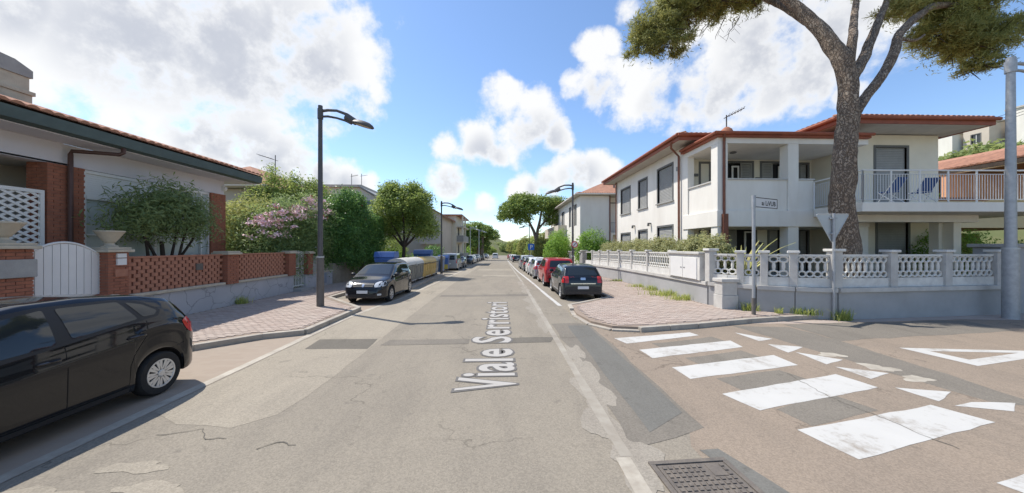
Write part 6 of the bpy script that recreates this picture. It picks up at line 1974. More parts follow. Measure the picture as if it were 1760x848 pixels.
TUFT = [('small weed tuft by the wall behind the dark hatchback', 7.10, 19.6, 0.25, 0.28, 150), ('weed tuft at the wall foot, second from the dark hatchback', 7.12, 16.6, 0.3, 0.30, 200), ('tall weed tuft in the middle of the row', 7.1, 15.2, 0.28, 0.42, 240),
        ('widest spreading weed tuft at the wall foot', 7.05, 13.6, 0.42, 0.42, 420), ('weed tuft nearest the meter pedestal on the street side', 7.0, 12.4, 0.3, 0.38, 260), ('weeds between the pedestal and the name post', 7.95, 10.25, 0.16, 0.45, 130),
        ('fine weeds just left of the give-way sign', 9.15, 9.62, 0.22, 0.38, 200), ('yellowing weed at the foot of the give-way sign', 9.95, 9.30, 0.14, 0.55, 140), ('single weed stem behind the kerb', 8.45, 9.75, 0.06, 0.35, 40)]
for i, (lab, x, y, sp, h, n) in enumerate(TUFT):
    tuft(lab, x, y, zg(y) + (0.12 if x < 9.5 else 0.005), n, h * 0.62, sp, 60 + i)
tuft('dark weed at the foot of the crazed base wall', -9.22, 12.1, 0.12, 120, 0.28, 0.15, 77)


# ---- pines
def needle_object(name, C, per, length, width, mat, parent, base, up=0.35, seed=1, tints=None):
    rng = np.random.default_rng(seed)
    n = len(C)
    d = rng.normal(size=(n, per, 3)) + np.array([0, 0, up])
    d /= np.linalg.norm(d, axis=2, keepdims=True)
    ln = length * (0.6 + 0.7 * rng.random((n, per, 1)))
    s = np.cross(d, rng.normal(size=(n, per, 3))); s /= np.linalg.norm(s, axis=2, keepdims=True)
    c = C[:, None, :]
    w = width
    v = np.stack([c + d * ln * 0.08 + s * w * 0.5, c + d * ln * 0.08 - s * w * 0.5, c + d * ln - s * w * 0.35, c + d * ln + s * w * 0.35], axis=2).reshape(-1, 3) - np.array(base)
    m = n * per
    me = bpy.data.meshes.new(name)
    me.vertices.add(4 * m); me.loops.add(4 * m); me.polygons.add(m)
    me.vertices.foreach_set('co', v.astype(np.float32).ravel())
    me.loops.foreach_set('vertex_index', np.arange(4 * m, dtype=np.int32))
    me.polygons.foreach_set('loop_start', np.arange(0, 4 * m, 4, dtype=np.int32))
    me.polygons.foreach_set('loop_total', np.full(m, 4, dtype=np.int32))
    tt = np.clip((rng.random(n) if tints is None else tints)[:, None] * 0.7 + rng.random((n, per)) * 0.3, 0, 1)
    at = me.attributes.new('tint', 'FLOAT', 'POINT'); at.data.foreach_set('value', np.repeat(tt.ravel(), 4).astype(np.float32))
    me.materials.append(mat); me.update(calc_edges=True)
    o = bpy.data.objects.new(name, me); COL.objects.link(o); o.parent = parent
    return o


def pine_clumps(lobes, dens, seed):
    rng = np.random.default_rng(seed); out = []
    for cx, cy, cz, rx, ry, rz in lobes:
        n = int(dens * rx * ry * (rz ** 0.5) * 4)
        # twig tips: tufts strung along short twigs that leave the lobe centre
        k = max(4, n // 9)
        d = rng.normal(size=(k, 3)); d /= np.linalg.norm(d, axis=1, keepdims=True)
        d[:, 2] = np.where(d[:, 2] < -0.35, -0.35 * rng.random(k), d[:, 2])
        tip = d * (0.55 + 0.5 * rng.random((k, 1)))
        for q in range(9):
            f = 0.62 + 0.38 * q / 8 + 0.05 * rng.random((k, 1))
            out.append(np.array([cx, cy, cz]) + (tip * f + rng.normal(size=(k, 3)) * 0.06) * np.array([rx, ry, rz]))
    return np.concatenate(out)


PB = (11.05, 10.25, 0.0)
pine = thing('umbrella_pine', 'tall umbrella pine with thick leaning trunk in front of the villa balcony', 'tree', PB)


def bark_tube(paths, name, seed, n=14):
    """trunk with plates of bark: radius wanders round and along the stem"""
    mb = MB(); r = random.Random(seed)
    for pts, rad in paths:
        P, Rr = [], []
        for i in range(len(pts) - 1):
            a, b = Vector(pts[i]), Vector(pts[i + 1]); k = max(2, int((b - a).length / 0.14))
            for j in range(k):
                P.append(a.lerp(b, j / k)); Rr.append(rad[i] + (rad[i + 1] - rad[i]) * j / k)
        P.append(Vector(pts[-1])); Rr.append(rad[-1])
        # smooth the bends
        for _ in range(3):
            P = [P[0]] + [(P[i - 1] + P[i] * 2 + P[i + 1]) / 4 for i in range(1, len(P) - 1)] + [P[-1]]
        o = len(mb.v)
        mb.tube(P, Rr, n)
        for q in range(o, len(mb.v)):
            i = (q - o) // n
            c = P[min(i, len(P) - 1)]
            v = Vector(mb.v[q]); w = math.atan2(v.y - c.y, v.x - c.x)
            k = 1 + 0.055 * math.sin(3 * w + i * 0.55) + 0.05 * math.sin(5 * w - i * 0.9) + r.uniform(-0.045, 0.045)
            mb.v[q] = tuple(c + (v - c) * k)
    return mb.build(name, M['bark'], pine, smooth=True)


bark_tube([([(11.10, 10.25, -0.1), (11.12, 10.25, 1.0), (11.08, 10.25, 2.0), (10.92, 10.22, 3.0), (10.90, 10.2, 4.1), (11.04, 10.2, 5.75), (11.12, 10.2, 7.2), (10.98, 10.25, 8.1), (10.6, 10.5, 9.1), (10.1, 11.0, 10.4), (9.4, 11.6, 11.7), (8.6, 12.2, 12.1), (7.4, 12.7, 11.6), (6.2, 13.0, 10.7)],
            [0.44, 0.40, 0.37, 0.315, 0.31, 0.275, 0.245, 0.255, 0.20, 0.155, 0.13, 0.10, 0.07, 0.04])], 'trunk', 4)
bark_tube([([(10.45, 10.75, 9.6), (10.2, 11.6, 10.8), (9.9, 12.6, 12.0)], [0.14, 0.11, 0.07])], 'limb', 5)
bark_tube([([(11.15, 10.25, 7.9), (11.35, 10.3, 8.9), (11.95, 10.8, 9.9), (12.6, 11.3, 11.0), (12.9, 11.8, 12.2)], [0.15, 0.12, 0.10, 0.08, 0.05])], 'limb', 6)
bark_tube([([(11.2, 10.22, 7.5), (11.75, 10.35, 8.2), (12.6, 10.8, 9.3), (13.6, 11.3, 10.6), (14.6, 11.9, 11.8)], [0.18, 0.15, 0.125, 0.10, 0.06])], 'limb', 7)
bark_tube([([(11.25, 10.2, 6.35), (11.75, 10.25, 7.0), (12.45, 10.35, 7.75), (13.0, 10.5, 8.55), (13.25, 10.6, 9.2), (14.1, 10.9, 9.9), (15.5, 11.4, 10.8), (17.0, 11.8, 11.2), (18.3, 12.2, 11.0)], [0.17, 0.14, 0.135, 0.14, 0.12, 0.12, 0.11, 0.08, 0.04]),
           ([(13.2, 10.6, 9.1), (13.9, 10.6, 9.0), (14.3, 10.7, 9.3)], [0.06, 0.04, 0.03])], 'limb', 8)
PL = [(6.4, 13.2, 11.0, 1.3, 1.1, 1.1), (7.4, 12.9, 11.5, 1.3, 1.2, 1.1), (8.6, 12.6, 11.7, 1.3, 1.2, 0.9), (5.8, 13.4, 10.3, 0.75, 0.8, 0.75), (6.9, 13.0, 10.2, 0.9, 0.9, 0.6), (9.8, 12.4, 12.0, 1.2, 1.2, 0.9), (7.6, 13.2, 12.6, 1.6, 1.4, 1.0),
      (9.4, 13.6, 13.0, 1.6, 1.5, 1.0)]
PRr = [(17.0, 12.2, 10.4, 1.3, 1.1, 1.0), (18.2, 12.3, 10.0, 1.3, 1.1, 1.1), (19.3, 12.4, 10.3, 1.2, 1.1, 1.1), (16.2, 12.0, 11.4, 1.3, 1.2, 0.8), (18.0, 12.2, 11.5, 1.6, 1.2, 1.0), (18.6, 12.2, 9.2, 0.8, 0.7, 0.55), (14.5, 11.5, 10.7, 0.8, 0.7, 0.55)]
PU = [(12.2, 12.4, 13.0, 2.0, 1.8, 0.9), (14.6, 12.3, 12.8, 1.8, 1.7, 0.9), (11.0, 13.2, 12.9, 1.6, 1.5, 0.8), (12.8, 11.8, 12.2, 1.0, 1.0, 0.6)]
C = np.concatenate([pine_clumps(PL, 105, 1), pine_clumps(PRr, 105, 2), pine_clumps(PU, 60, 3)])
needle_object('needles', C, 13, 0.19, 0.017, LEAF['pine'], pine, PB, 0.5, 4)
P_, N_, T_ = crown_points(PL + PRr, 9, 7, 0.13, (0.25, 0.95), 0.7, 5)
leaves_object('needle_tufts', P_, N_, 0.18, 0.03, T_, LEAF['pine'], pine, PB)
mb = MB(); r_ = random.Random(12)
for lb in PL[:6] + PRr[:6]:
    for k in range(7):
        a = Vector(lb[:3]) + Vector((r_.uniform(-.3, .3), r_.uniform(-.3, .3), -0.1))
        b = a + Vector((r_.uniform(-1, 1) * lb[3], r_.uniform(-1, 1) * lb[4], r_.uniform(-0.7, 0.5) * lb[5]))
        mb.tube(jitter_path(a, b, 3, 0.06, k), [0.028, 0.022, 0.015, 0.007], 4)
# bare hanging twigs
for (x, z, l) in ((8.9, 10.8, 0.9), (8.5, 10.8, 0.8), (9.1, 10.9, 0.6), (7.9, 10.6, 0.5)):
    mb.tube(jitter_path((x, 12.3, z), (x - 0.35, 12.3, z - l), 5, 0.05, int(x * 9)), [0.018, 0.014, 0.012, 0.01, 0.008, 0.004], 4)
    for k in range(3):
        zz = z - l * (0.4 + 0.2 * k)
        mb.tube([(x - 0.2, 12.3, zz), (x - 0.2 + r_.uniform(-.3, .3), 12.3, zz - 0.2)], [0.008, 0.004], 4)
tag(mb.build('twigs', M['bark_dark'], pine), kind='stuff')


def far_pine(name, label, base, trunk, lobes, seed, leaf='pine_far', size=0.30, dens=9, group='pines down the street'):
    t = thing(name, label, 'tree', base, 0, group)
    P, Nn, T = crown_points(lobes, dens, 8, 0.22, (0.62, 1.02), 0.7, seed)
    leaves_object('crown', P, Nn, size, size * 0.5, T, LEAF[leaf], t, base)
    limbs(t, trunk, M['bark'], 'trunk')
    return t


zb = zg(45)
far_pine('umbrella_pine', 'umbrella pine with forked trunk spreading over the right side of the street', (5.2, 45, zb),
         [(jitter_path((5.2, 45, zb), (4.9, 45, 3.2), 3, 0.05, 1), [0.38, 0.33, 0.3, 0.28]), (jitter_path((4.9, 45, 3.1), (3.4, 45, 7.0), 3, 0.15, 2), [0.24, 0.2, 0.15, 0.1]), (jitter_path((4.9, 45, 3.1), (5.6, 45, 7.2), 3, 0.1, 3), [0.24, 0.2, 0.16, 0.1]),
          (jitter_path((5.1, 45, 4.5), (8.0, 45.5, 7.6), 3, 0.1, 4), [0.16, 0.13, 0.1, 0.06]), (jitter_path((3.9, 45, 5.5), (1.4, 45, 7.0), 3, 0.1, 5), [0.13, 0.1, 0.08, 0.05])],
         [(3.2, 45, 7.7, 2.2, 2.4, 1.5), (1.4, 45, 7.0, 1.5, 2.0, 1.2), (0.6, 44.8, 6.2, 0.9, 1.4, 0.7), (5.4, 45.4, 7.7, 2.2, 2.4, 1.3), (7.6, 45.8, 7.8, 1.9, 2.2, 1.1), (9.3, 46, 7.4, 1.6, 2.0, 1.1), (2.6, 45, 8.4, 1.4, 1.6, 0.8), (3.0, 44.6, 5.9, 1.2, 1.3, 0.8), (7.8, 46, 6.2, 1.8, 2.0, 1.3)], 3)
far_pine('umbrella_pine', 'dark umbrella pine mass at the far left of the street', (-6.5, 84, zg(84)),
         [(jitter_path((-5.6, 84, zg(84)), (-5.4, 84, 5), 3, 0.1, 6), [0.5, 0.45, 0.4, 0.35]), (jitter_path((-4.6, 83, zg(84)), (-4.4, 83, 5), 3, 0.1, 7), [0.45, 0.4, 0.35, 0.3])],
         [(-9.5, 84, 5.8, 3.0, 3.0, 2.2), (-6.5, 84, 6.4, 3.0, 3.0, 1.8), (-4.0, 84, 6.0, 2.4, 3.0, 1.5), (-2.2, 84, 4.9, 1.7, 2.2, 1.3), (-7.5, 83, 3.5, 3.0, 2.5, 2.4), (-10.5, 85, 3.0, 3.0, 2.5, 3.0), (-4.2, 85, 2.4, 1.6, 2, 2.2)], 5, size=0.5, dens=4)
far_pine('garden_tree', 'bright rounded garden tree before the far left pines', (-8.6, 66, zg(66)), [(jitter_path((-8.6, 66, zg(66)), (-8.6, 66, 1.5), 2, 0.05, 8), [0.2, 0.18, 0.15])],
         [(-9.2, 66, 1.3, 1.9, 1.8, 2.0), (-7.4, 66, 0.7, 1.5, 1.5, 1.5), (-11.5, 66, 2.2, 2.2, 2, 2.4)], 6, leaf='bush', size=0.35, dens=7, group=None)
RT = [('first rounded street tree far down the right side', 8.0, 60, 5.2, 2.2), ('second rounded street tree far down the right side', 8.2, 72, 5.0, 2.4), ('third rounded street tree far down the right side', 7.2, 86, 5.4, 2.6), ('fourth rounded street tree far down the right side', 7.0, 104, 5.0, 2.8),
      ('farthest dark street tree on the right side', 6.0, 128, 5.6, 3.4)]
for i, (lab, x, y, zt, r_) in enumerate(RT):
    far_pine('street_tree', lab, (x, y, zg(y)), [(jitter_path((x, y, zg(y)), (x, y, 2), 2, 0.08, i), [0.25, 0.2, 0.15])],
             [(x, y, zt - 2.2 + zg(y) * 0.5, r_, r_, 2.2), (x + 1.2, y + 1, zt - 2.6 + zg(y) * 0.5, r_, r_, 2.0), (x - 0.8, y, zt - 3.4 + zg(y) * 0.5, r_ * 0.8, r_, 1.6)], 20 + i, leaf='tree' if i % 2 else 'yellowish', size=0.4, dens=5, group='street trees on the right')
LTf = [('first tree in the far left row', -9, 104, 5.5, 3.0), ('second tree in the far left row', -8.5, 130, 5.0, 3.4), ('third tree in the far left row', -9, 165, 5.0, 4.5), ('last tree in the far left row', -8, 215, 5.0, 5.5)]
for i, (lab, x, y, zt, r_) in enumerate(LTf):
    far_pine('street_tree', lab, (x, y, zg(y)), [(jitter_path((x, y, zg(y)), (x, y, zg(y) + 4), 2, 0.08, i), [0.25, 0.2, 0.15])],
             [(x, y, zt - 1.8 + zg(y), r_, r_, 2.6), (x - 1.8, y + 1, zt - 2.4 + zg(y), r_, r_, 2.2)], 30 + i, leaf='tree', size=0.55, dens=3, group='street trees on the left')
# wooded rise that closes the view
mb = MB(); n = 40
vs = []
for j, y in enumerate((260, 330, 420)):
    for i in range(n):
        x = -140 + 280 * i / (n - 1)
        zt_ = zg(y) + (0, 13 + 5 * math.sin(i * 0.5) + 5 * math.exp(-((x + 12) / 25) ** 2), 16)[j]
        vs.append((x, y, zt_))
mb.add(vs, [(j * n + i, j * n + i + 1, (j + 1) * n + i + 1, (j + 1) * n + i) for j in range(2) for i in range(n - 1)])
tag(mb.build('far_hill', M['hill'], smooth=True), kind='structure')
P_, N_, T_ = crown_points([(-140 + 7.2 * i + 2 * math.sin(i * 7), 292 + 18 * math.sin(i * 3.1), zg(292) + 3.5 + 3 * math.sin(i * 1.7), 6.5, 6, 5.5) for i in range(40)], 0.5, 8, 0.9, (0.6, 1.02), 0.8, 9)
o = leaves_object('far_woodland', P_, N_, 1.4, 0.9, T_, LEAF['hill'], None, (0, 292, zg(292)))
tag(o, 'far wooded rise closing the end of the street', 'woodland', None, 'stuff')

# shrubs on the hillside
P_, N_, T_ = crown_points([(0, 0, 0.7, 1.5, 1.4, 1.1), (0.9, 0.2, 0.5, 1.1, 1.1, 0.9)], 7, 8, 0.18, (0.65, 1.02), 0.8, 12)
proto = leaves_object('hillside_shrub', P_, N_, 0.35, 0.2, T_, LEAF['hill'], None, (0, 0, 0))
hm = proto.data; bpy.data.objects.remove(proto)
r_ = random.Random(21); spots = []
for k in range(46):
    x = 52 + 10.5 * r_.random(); y = 30 + 18 * r_.random()
    spots.append((x, y))
for k, (x, y) in enumerate(spots):
    o = bpy.data.objects.new('hillside_shrub', hm); COL.objects.link(o)
    o.location = (x, y, hz(x, y)); s_ = r_.uniform(1.0, 1.9); o.scale = (s_, s_, s_ * r_.uniform(0.8, 1.2)); o.rotation_euler = (0, 0, r_.random() * 6)
    tag(o, 'green shrub on the slope below the hillside houses', 'shrub', 'shrubs on the hillside')
# ================================================================= vehicles
def smooth_curve(pts, k=0.05):
    xs = np.array([p[0] for p in pts]); zs = np.array([p[1] for p in pts])
    o = np.argsort(xs); xs, zs = xs[o], zs[o]
    g = np.linspace(xs[0], xs[-1], 400)
    v = np.interp(g, xs, zs)
    h = int(k / ((xs[-1] - xs[0]) / 399)) + 1
    pad = np.concatenate([np.full(h, v[0]), v, np.full(h, v[-1])])
    ker = np.hanning(2 * h + 1); ker /= ker.sum()
    s = np.convolve(pad, ker, 'valid')
    w = np.clip(np.minimum(g - xs[0], xs[-1] - g) / (2 * k), 0, 1)
    s = v * (1 - w) + s * w
    return lambda x: float(np.interp(x, g, s))


def car_paint(name, col, rough=0.25, metallic=0.0):
    return material('paint_' + name, col, rough, spec=0.15, coat=0.7, metallic=metallic)


def wheel_meshes(r, w, spokes, hub):
    t = MB(); h = w / 2
    t.lathe([(r * 0.62, -h * 0.85), (r * 0.74, -h), (r * 0.93, -h * 0.96), (r, -h * 0.7), (r, h * 0.7), (r * 0.93, h * 0.96), (r * 0.74, h), (r * 0.62, h * 0.85)], (0, 0, 0), 28, 'y')
    d = MB(); d.lathe([(r * 0.66, h * 0.62), (r * 0.60, h * 0.55), (0.01, h * 0.55)], (0, 0, 0), 24, 'y')       # dark dish
    rim = MB()
    rim.lathe([(r * 0.665, h * 0.80), (r * 0.66, h * 0.97), (r * 0.60, h * 0.97), (r * 0.575, h * 0.80)], (0, 0, 0), 28, 'y')
    rim.lathe([(r * 0.17, h * 0.6), (r * 0.17, h * 0.98), (r * 0.12, h * 1.04), (0.004, h * 1.05)], (0, 0, 0), 14, 'y')
    for k in range(spokes):
        a = 2 * math.pi * k / spokes
        for s in ((-0.5, 0.5) if hub else (0,)):
            aa = a + s * 2 * math.pi / spokes * 0.40
            wd = r * (0.052 if hub else 0.08)
            c, sn = math.cos(aa), math.sin(aa)
            p0, p1 = r * 0.13, r * 0.62
            vs = []
            for pr_, ww in ((p0, wd * 0.8), (p1, wd * 1.35)):
                for e in (-1, 1):
                    for y in (h * 0.78, h * 0.93):
                        vs.append((pr_ * c - e * ww * sn, y, pr_ * sn + e * ww * c))
            rim.add(vs, [(0, 1, 3, 2), (4, 6, 7, 5), (0, 4, 5, 1), (2, 3, 7, 6), (1, 5, 7, 3), (0, 2, 6, 4)])
    return t, d, rim


def make_car(name, label, cat, loc, heading, paint, S, group=None, low=False):
    """S: shape table of one model: length, width, profiles, axles, windows (side, front, rear) and lamps"""
    root = thing(name, label, cat, loc, heading, group)
    L, Wd = S['L'], S['W']
    zt = smooth_curve(S['top'], S.get('k', 0.045)); zbelt = smooth_curve(S['belt'], 0.05)
    wr, ra = S['wheel'], S['wheel'] + S.get('gap', 0.055)
    xf, xr = S['axles']
    z0 = S.get('sill', 0.21)
    half = smooth_curve(S.get('plan', [(-L / 2, 0.80), (-L / 2 + 0.05, 0.88), (-L / 2 + 0.18, 0.955), (-L / 2 + 0.55, 0.99), (0, 1.0), (L / 2 - 0.75, 0.985), (L / 2 - 0.35, 0.93), (L / 2 - 0.1, 0.80), (L / 2, 0.62)]), 0.03)
    roofw = S.get('roofw', 0.735)
    n = 46 if low else 84
    st = set(np.linspace(-L / 2, L / 2, n).round(4))
    for xw in (xf, xr):
        for q in np.linspace(-1, 1, 9 if low else 15):
            st.add(round(xw + ra * math.sin(q * math.pi / 2), 4))
        st.add(round(xw + ra + 0.004, 4)); st.add(round(xw - ra - 0.004, 4))
    for e in (0.01, 0.03, 0.06, 0.1):
        st.add(round(L / 2 - e, 4)); st.add(round(-L / 2 + e, 4))
    st = sorted(st)
    ringn = None
    vs, fs, mi = [], [], []
    for x in st:
        top = zt(x)
        b = min(zbelt(x), top - 0.035)
        zl = z0
        for e, dz in ((L / 2 - x, 0.05), (x + L / 2, 0.06)):
            if e < 0.5: zl = z0 + dz * (1 - e / 0.5)
        inarch = False
        for xw in (xf, xr):
            if abs(x - xw) < ra + 0.001:
                zl = max(zl, wr + math.sqrt(max(0, ra * ra - (x - xw) ** 2))); inarch = True
        zl = min(zl, b - 0.06)
        w = Wd / 2 * half(x)
        gh = min(1.0, max(0.0, (top - b) / 0.48))
        wt = w * (0.93 * (1 - gh) + roofw * gh + 0.0)
        pts = [(0, zl + 0.01), (w * 0.93, zl + 0.0)]
        hgt = b - zl
        for f, ww in ((0.0, 0.965), (0.07, 0.985), (0.20, 0.988), (0.38, 0.984), (0.56, 0.992), (0.72, 1.0), (0.79, 0.998), (0.82, 0.984), (0.93, 0.972), (1.0, 0.955)):
            pts.append((w * ww, zl + 0.004 + (hgt - 0.004) * f))
        sw = w * 0.955
        for f in (0.04, 0.3, 0.6, 0.85):
            bul = 0.018 * math.sin(f * math.pi) * gh
            pts.append((sw + (wt - sw) * f + bul, b + (top - 0.035 - b) * f))
        pts += [(wt * 0.985, top - 0.024), (wt * 0.94, top - 0.010), (wt * 0.75, top + 0.004 * gh), (wt * 0.4, top + 0.014 * gh + 0.01 * (1 - gh)), (0, top + 0.02 * gh + 0.014 * (1 - gh))]
        full = pts + [(-y, z) for y, z in reversed(pts[1:-1])]
        ringn = len(full)
        vs += [(x, y, z) for y, z in full]
    m = ringn
    for i in range(len(st) - 1):
        for k in range(m):
            k2 = (k + 1) % m
            fs.append((i * m + k, i * m + k2, (i + 1) * m + k2, (i + 1) * m + k))
            mi.append(1 if k in (0, 1, m - 1, m - 2) else 0)
    fs.append(tuple(range(m))); mi.append(0)
    fs.append(tuple(range((len(st) - 1) * m, len(st) * m))); mi.append(0)
    mb = MB(); mb.v, mb.f, mb.mi = vs, fs, mi
    body = mb.build('body', [paint, M['black']], root, smooth=True, world=False)
    try:
        body.data.set_sharp_from_angle(angle=R(34))
    except Exception:
        pass
    bm = bmesh.new(); bm.from_mesh(body.data); bvh = BVHTree.FromBMesh(bm); bm.free()

    def decal(pname, poly, view, mat, off=0.004, parent=body, step=0.07, flip=1):
        """a patch that hugs the body; view: 'side' (x,z), 'front'/'rear' (y,z), 'top' (x,y); flip: which side"""
        bm = bmesh.new()
        vv = [bm.verts.new((p[0], p[1], 0)) for p in poly]
        bm.faces.new(vv)
        us = [p[0] for p in poly]; ws = [p[1] for p in poly]
        for ax, lo, hi in ((0, min(us), max(us)), (1, min(ws), max(ws))):
            k = int((hi - lo) / step)
            for i in range(1, k + 1):
                c = lo + (hi - lo) * i / (k + 1)
                co = (c, 0, 0) if ax == 0 else (0, c, 0); no = (1, 0, 0) if ax == 0 else (0, 1, 0)
                bmesh.ops.bisect_plane(bm, geom=bm.verts[:] + bm.edges[:] + bm.faces[:], plane_co=co, plane_no=no)
        last = None
        for v in bm.verts:
            u, w = v.co.x, v.co.y
            if view == 'side': o, d = Vector((u, 3.0 * flip, w)), Vector((0, -flip, 0))
            elif view == 'front': o, d = Vector((6, u, w)), Vector((-1, 0, 0))
            elif view == 'rear': o, d = Vector((-6, u, w)), Vector((1, 0, 0))
            else: o, d = Vector((u, w, 4)), Vector((0, 0, -1))
            hit, nrm, _, _ = bvh.ray_cast(o, d)
            if hit is None:
                hit = last if last is not None else o + d * 2.2
                v.co = hit; continue
            v.co = hit - d * off; last = v.co.copy()
        me = bpy.data.meshes.new(pname); bm.normal_update(); bm.to_mesh(me); bm.free()
        me.polygons.foreach_set('use_smooth', [True] * len(me.polygons))
        me.materials.append(mat)
        o = bpy.data.objects.new(pname, me); COL.objects.link(o); o.parent = parent
        return o

    def seam(pts, flip, w=0.007, off=0.0025, nm='door_seam', mat=None):
        left, right = [], []
        for i, p in enumerate(pts):
            a, b = Vector(pts[max(0, i - 1)]), Vector(pts[min(len(pts) - 1, i + 1)])
            d = (b - a).normalized(); q = Vector((-d.y, d.x)) * w / 2
            left.append((p[0] + q.x, p[1] + q.y)); right.append((p[0] - q.x, p[1] - q.y))
        return decal(nm, left + right[::-1], 'side', mat or M['seam'], off, flip=flip, step=0.12)

    sides = (1, -1)
    for s in sides:
        for (nm, poly, mt, off, rd) in S['side']:
            decal(nm, round_poly(poly, rd, 3), 'side', MATS_CAR(mt, paint), off, flip=s)
        if not low:
            for pts in S.get('seams', []):
                seam(pts, s)
    for view in ('front', 'rear'):
        for (nm, poly, mt, off, rd) in S[view]:
            pl_ = round_poly(poly, rd, 3)
            decal(nm, pl_, view, MATS_CAR(mt, paint), off)
            if min(p[0] for p in poly) > 0.02:
                decal(nm, [(-a, b) for a, b in reversed(pl_)], view, MATS_CAR(mt, paint), off)
    for (nm, poly, mt, off, rd) in S.get('toppers', []):
        decal(nm, round_poly(poly, rd, 3), 'top', MATS_CAR(mt, paint), off)
    # handles
    if not low:
        for s in sides:
            for (hx, hz_) in S.get('handles', []):
                hit = bvh.ray_cast(Vector((hx, 3 * s, hz_)), Vector((0, -s, 0)))[0]
                if hit is None: continue
                decal('handle_recess', round_poly([(hx - 0.11, hz_ - 0.035), (hx + 0.11, hz_ - 0.035), (hx + 0.11, hz_ + 0.04), (hx - 0.11, hz_ + 0.04)], 0.035, 4), 'side', M['black'], 0.002, flip=s)
                b_ = MB(); y = hit.y
                b_.tube([(hx - 0.10, y + s * 0.005, hz_ + 0.005), (hx - 0.07, y + s * 0.03, hz_ + 0.01), (hx + 0.05, y + s * 0.032, hz_ + 0.01), (hx + 0.10, y + s * 0.006, hz_ + 0.005)], [0.012, 0.016, 0.016, 0.012], 6)
                b_.build('door_handle', paint, body, smooth=True, world=False)
    # mirrors
    mx, mz = S['mirror']
    for s in sides:
        hit = bvh.ray_cast(Vector((mx, 3 * s, mz)), Vector((0, -s, 0)))[0]
        y = hit.y if hit else s * Wd / 2
        b_ = MB(); vs, fs = [], []
        c = Vector((mx - 0.02, y + s * 0.12, mz + 0.05)); k1, k2 = 8, 10
        for i in range(k1 + 1):
            ph = math.pi * i / k1
            for j in range(k2):
                th = 2 * math.pi * j / k2
                dx = 0.075 * math.sin(ph) * math.cos(th); dx = max(dx, -0.03)
                vs.append((c.x + dx, c.y + s * 0.10 * math.cos(ph), c.z + 0.075 * math.sin(ph) * math.sin(th)))
        for i in range(k1):
            fs += [(i * k2 + j, i * k2 + (j + 1) % k2, (i + 1) * k2 + (j + 1) % k2, (i + 1) * k2 + j) for j in range(k2)]
        b_.add(vs, fs); b_.tube([(mx, y - s * 0.01, mz - 0.01), (mx, y + s * 0.08, mz + 0.01)], 0.02, 6)
        b_.build('door_mirror', paint if S.get('mirror_body', True) else M['black'], root, smooth=True, world=False)
    # wheels
    tw = S.get('tyre', 0.19)
    tm, dm, rm = wheel_meshes(wr, tw, S.get('spokes', 5), S.get('hubcap', False))
    first = None
    for xw in (xf, xr):
        for s in sides:
            wl = (xw, s * (Wd / 2 - tw / 2 - 0.025), wr)
            if first is None:
                a = tm.build('wheel', M['tyre'], root, smooth=True, world=False); a.location = wl
                b_ = dm.build('wheel_dish', M['black'], a, smooth=True, world=False)
                c_ = rm.build('rim', M['rim'], a, world=False)
                first = (a, b_, c_)
                if s < 0: a.rotation_euler = (0, 0, math.pi)
            else:
                a = share('wheel', first[0].data, root, wl, 0 if s > 0 else math.pi)
                share('wheel_dish', first[1].data, a, (0, 0, 0)); share('rim', first[2].data, a, (0, 0, 0))
    for e in S.get('extras', []):
        e(root, body, paint)
    return root


def MATS_CAR(k, paint):
    return paint if k == 'paint' else M[k]


def mirrored(poly):
    return [(-a, b) for a, b in reversed(poly)]


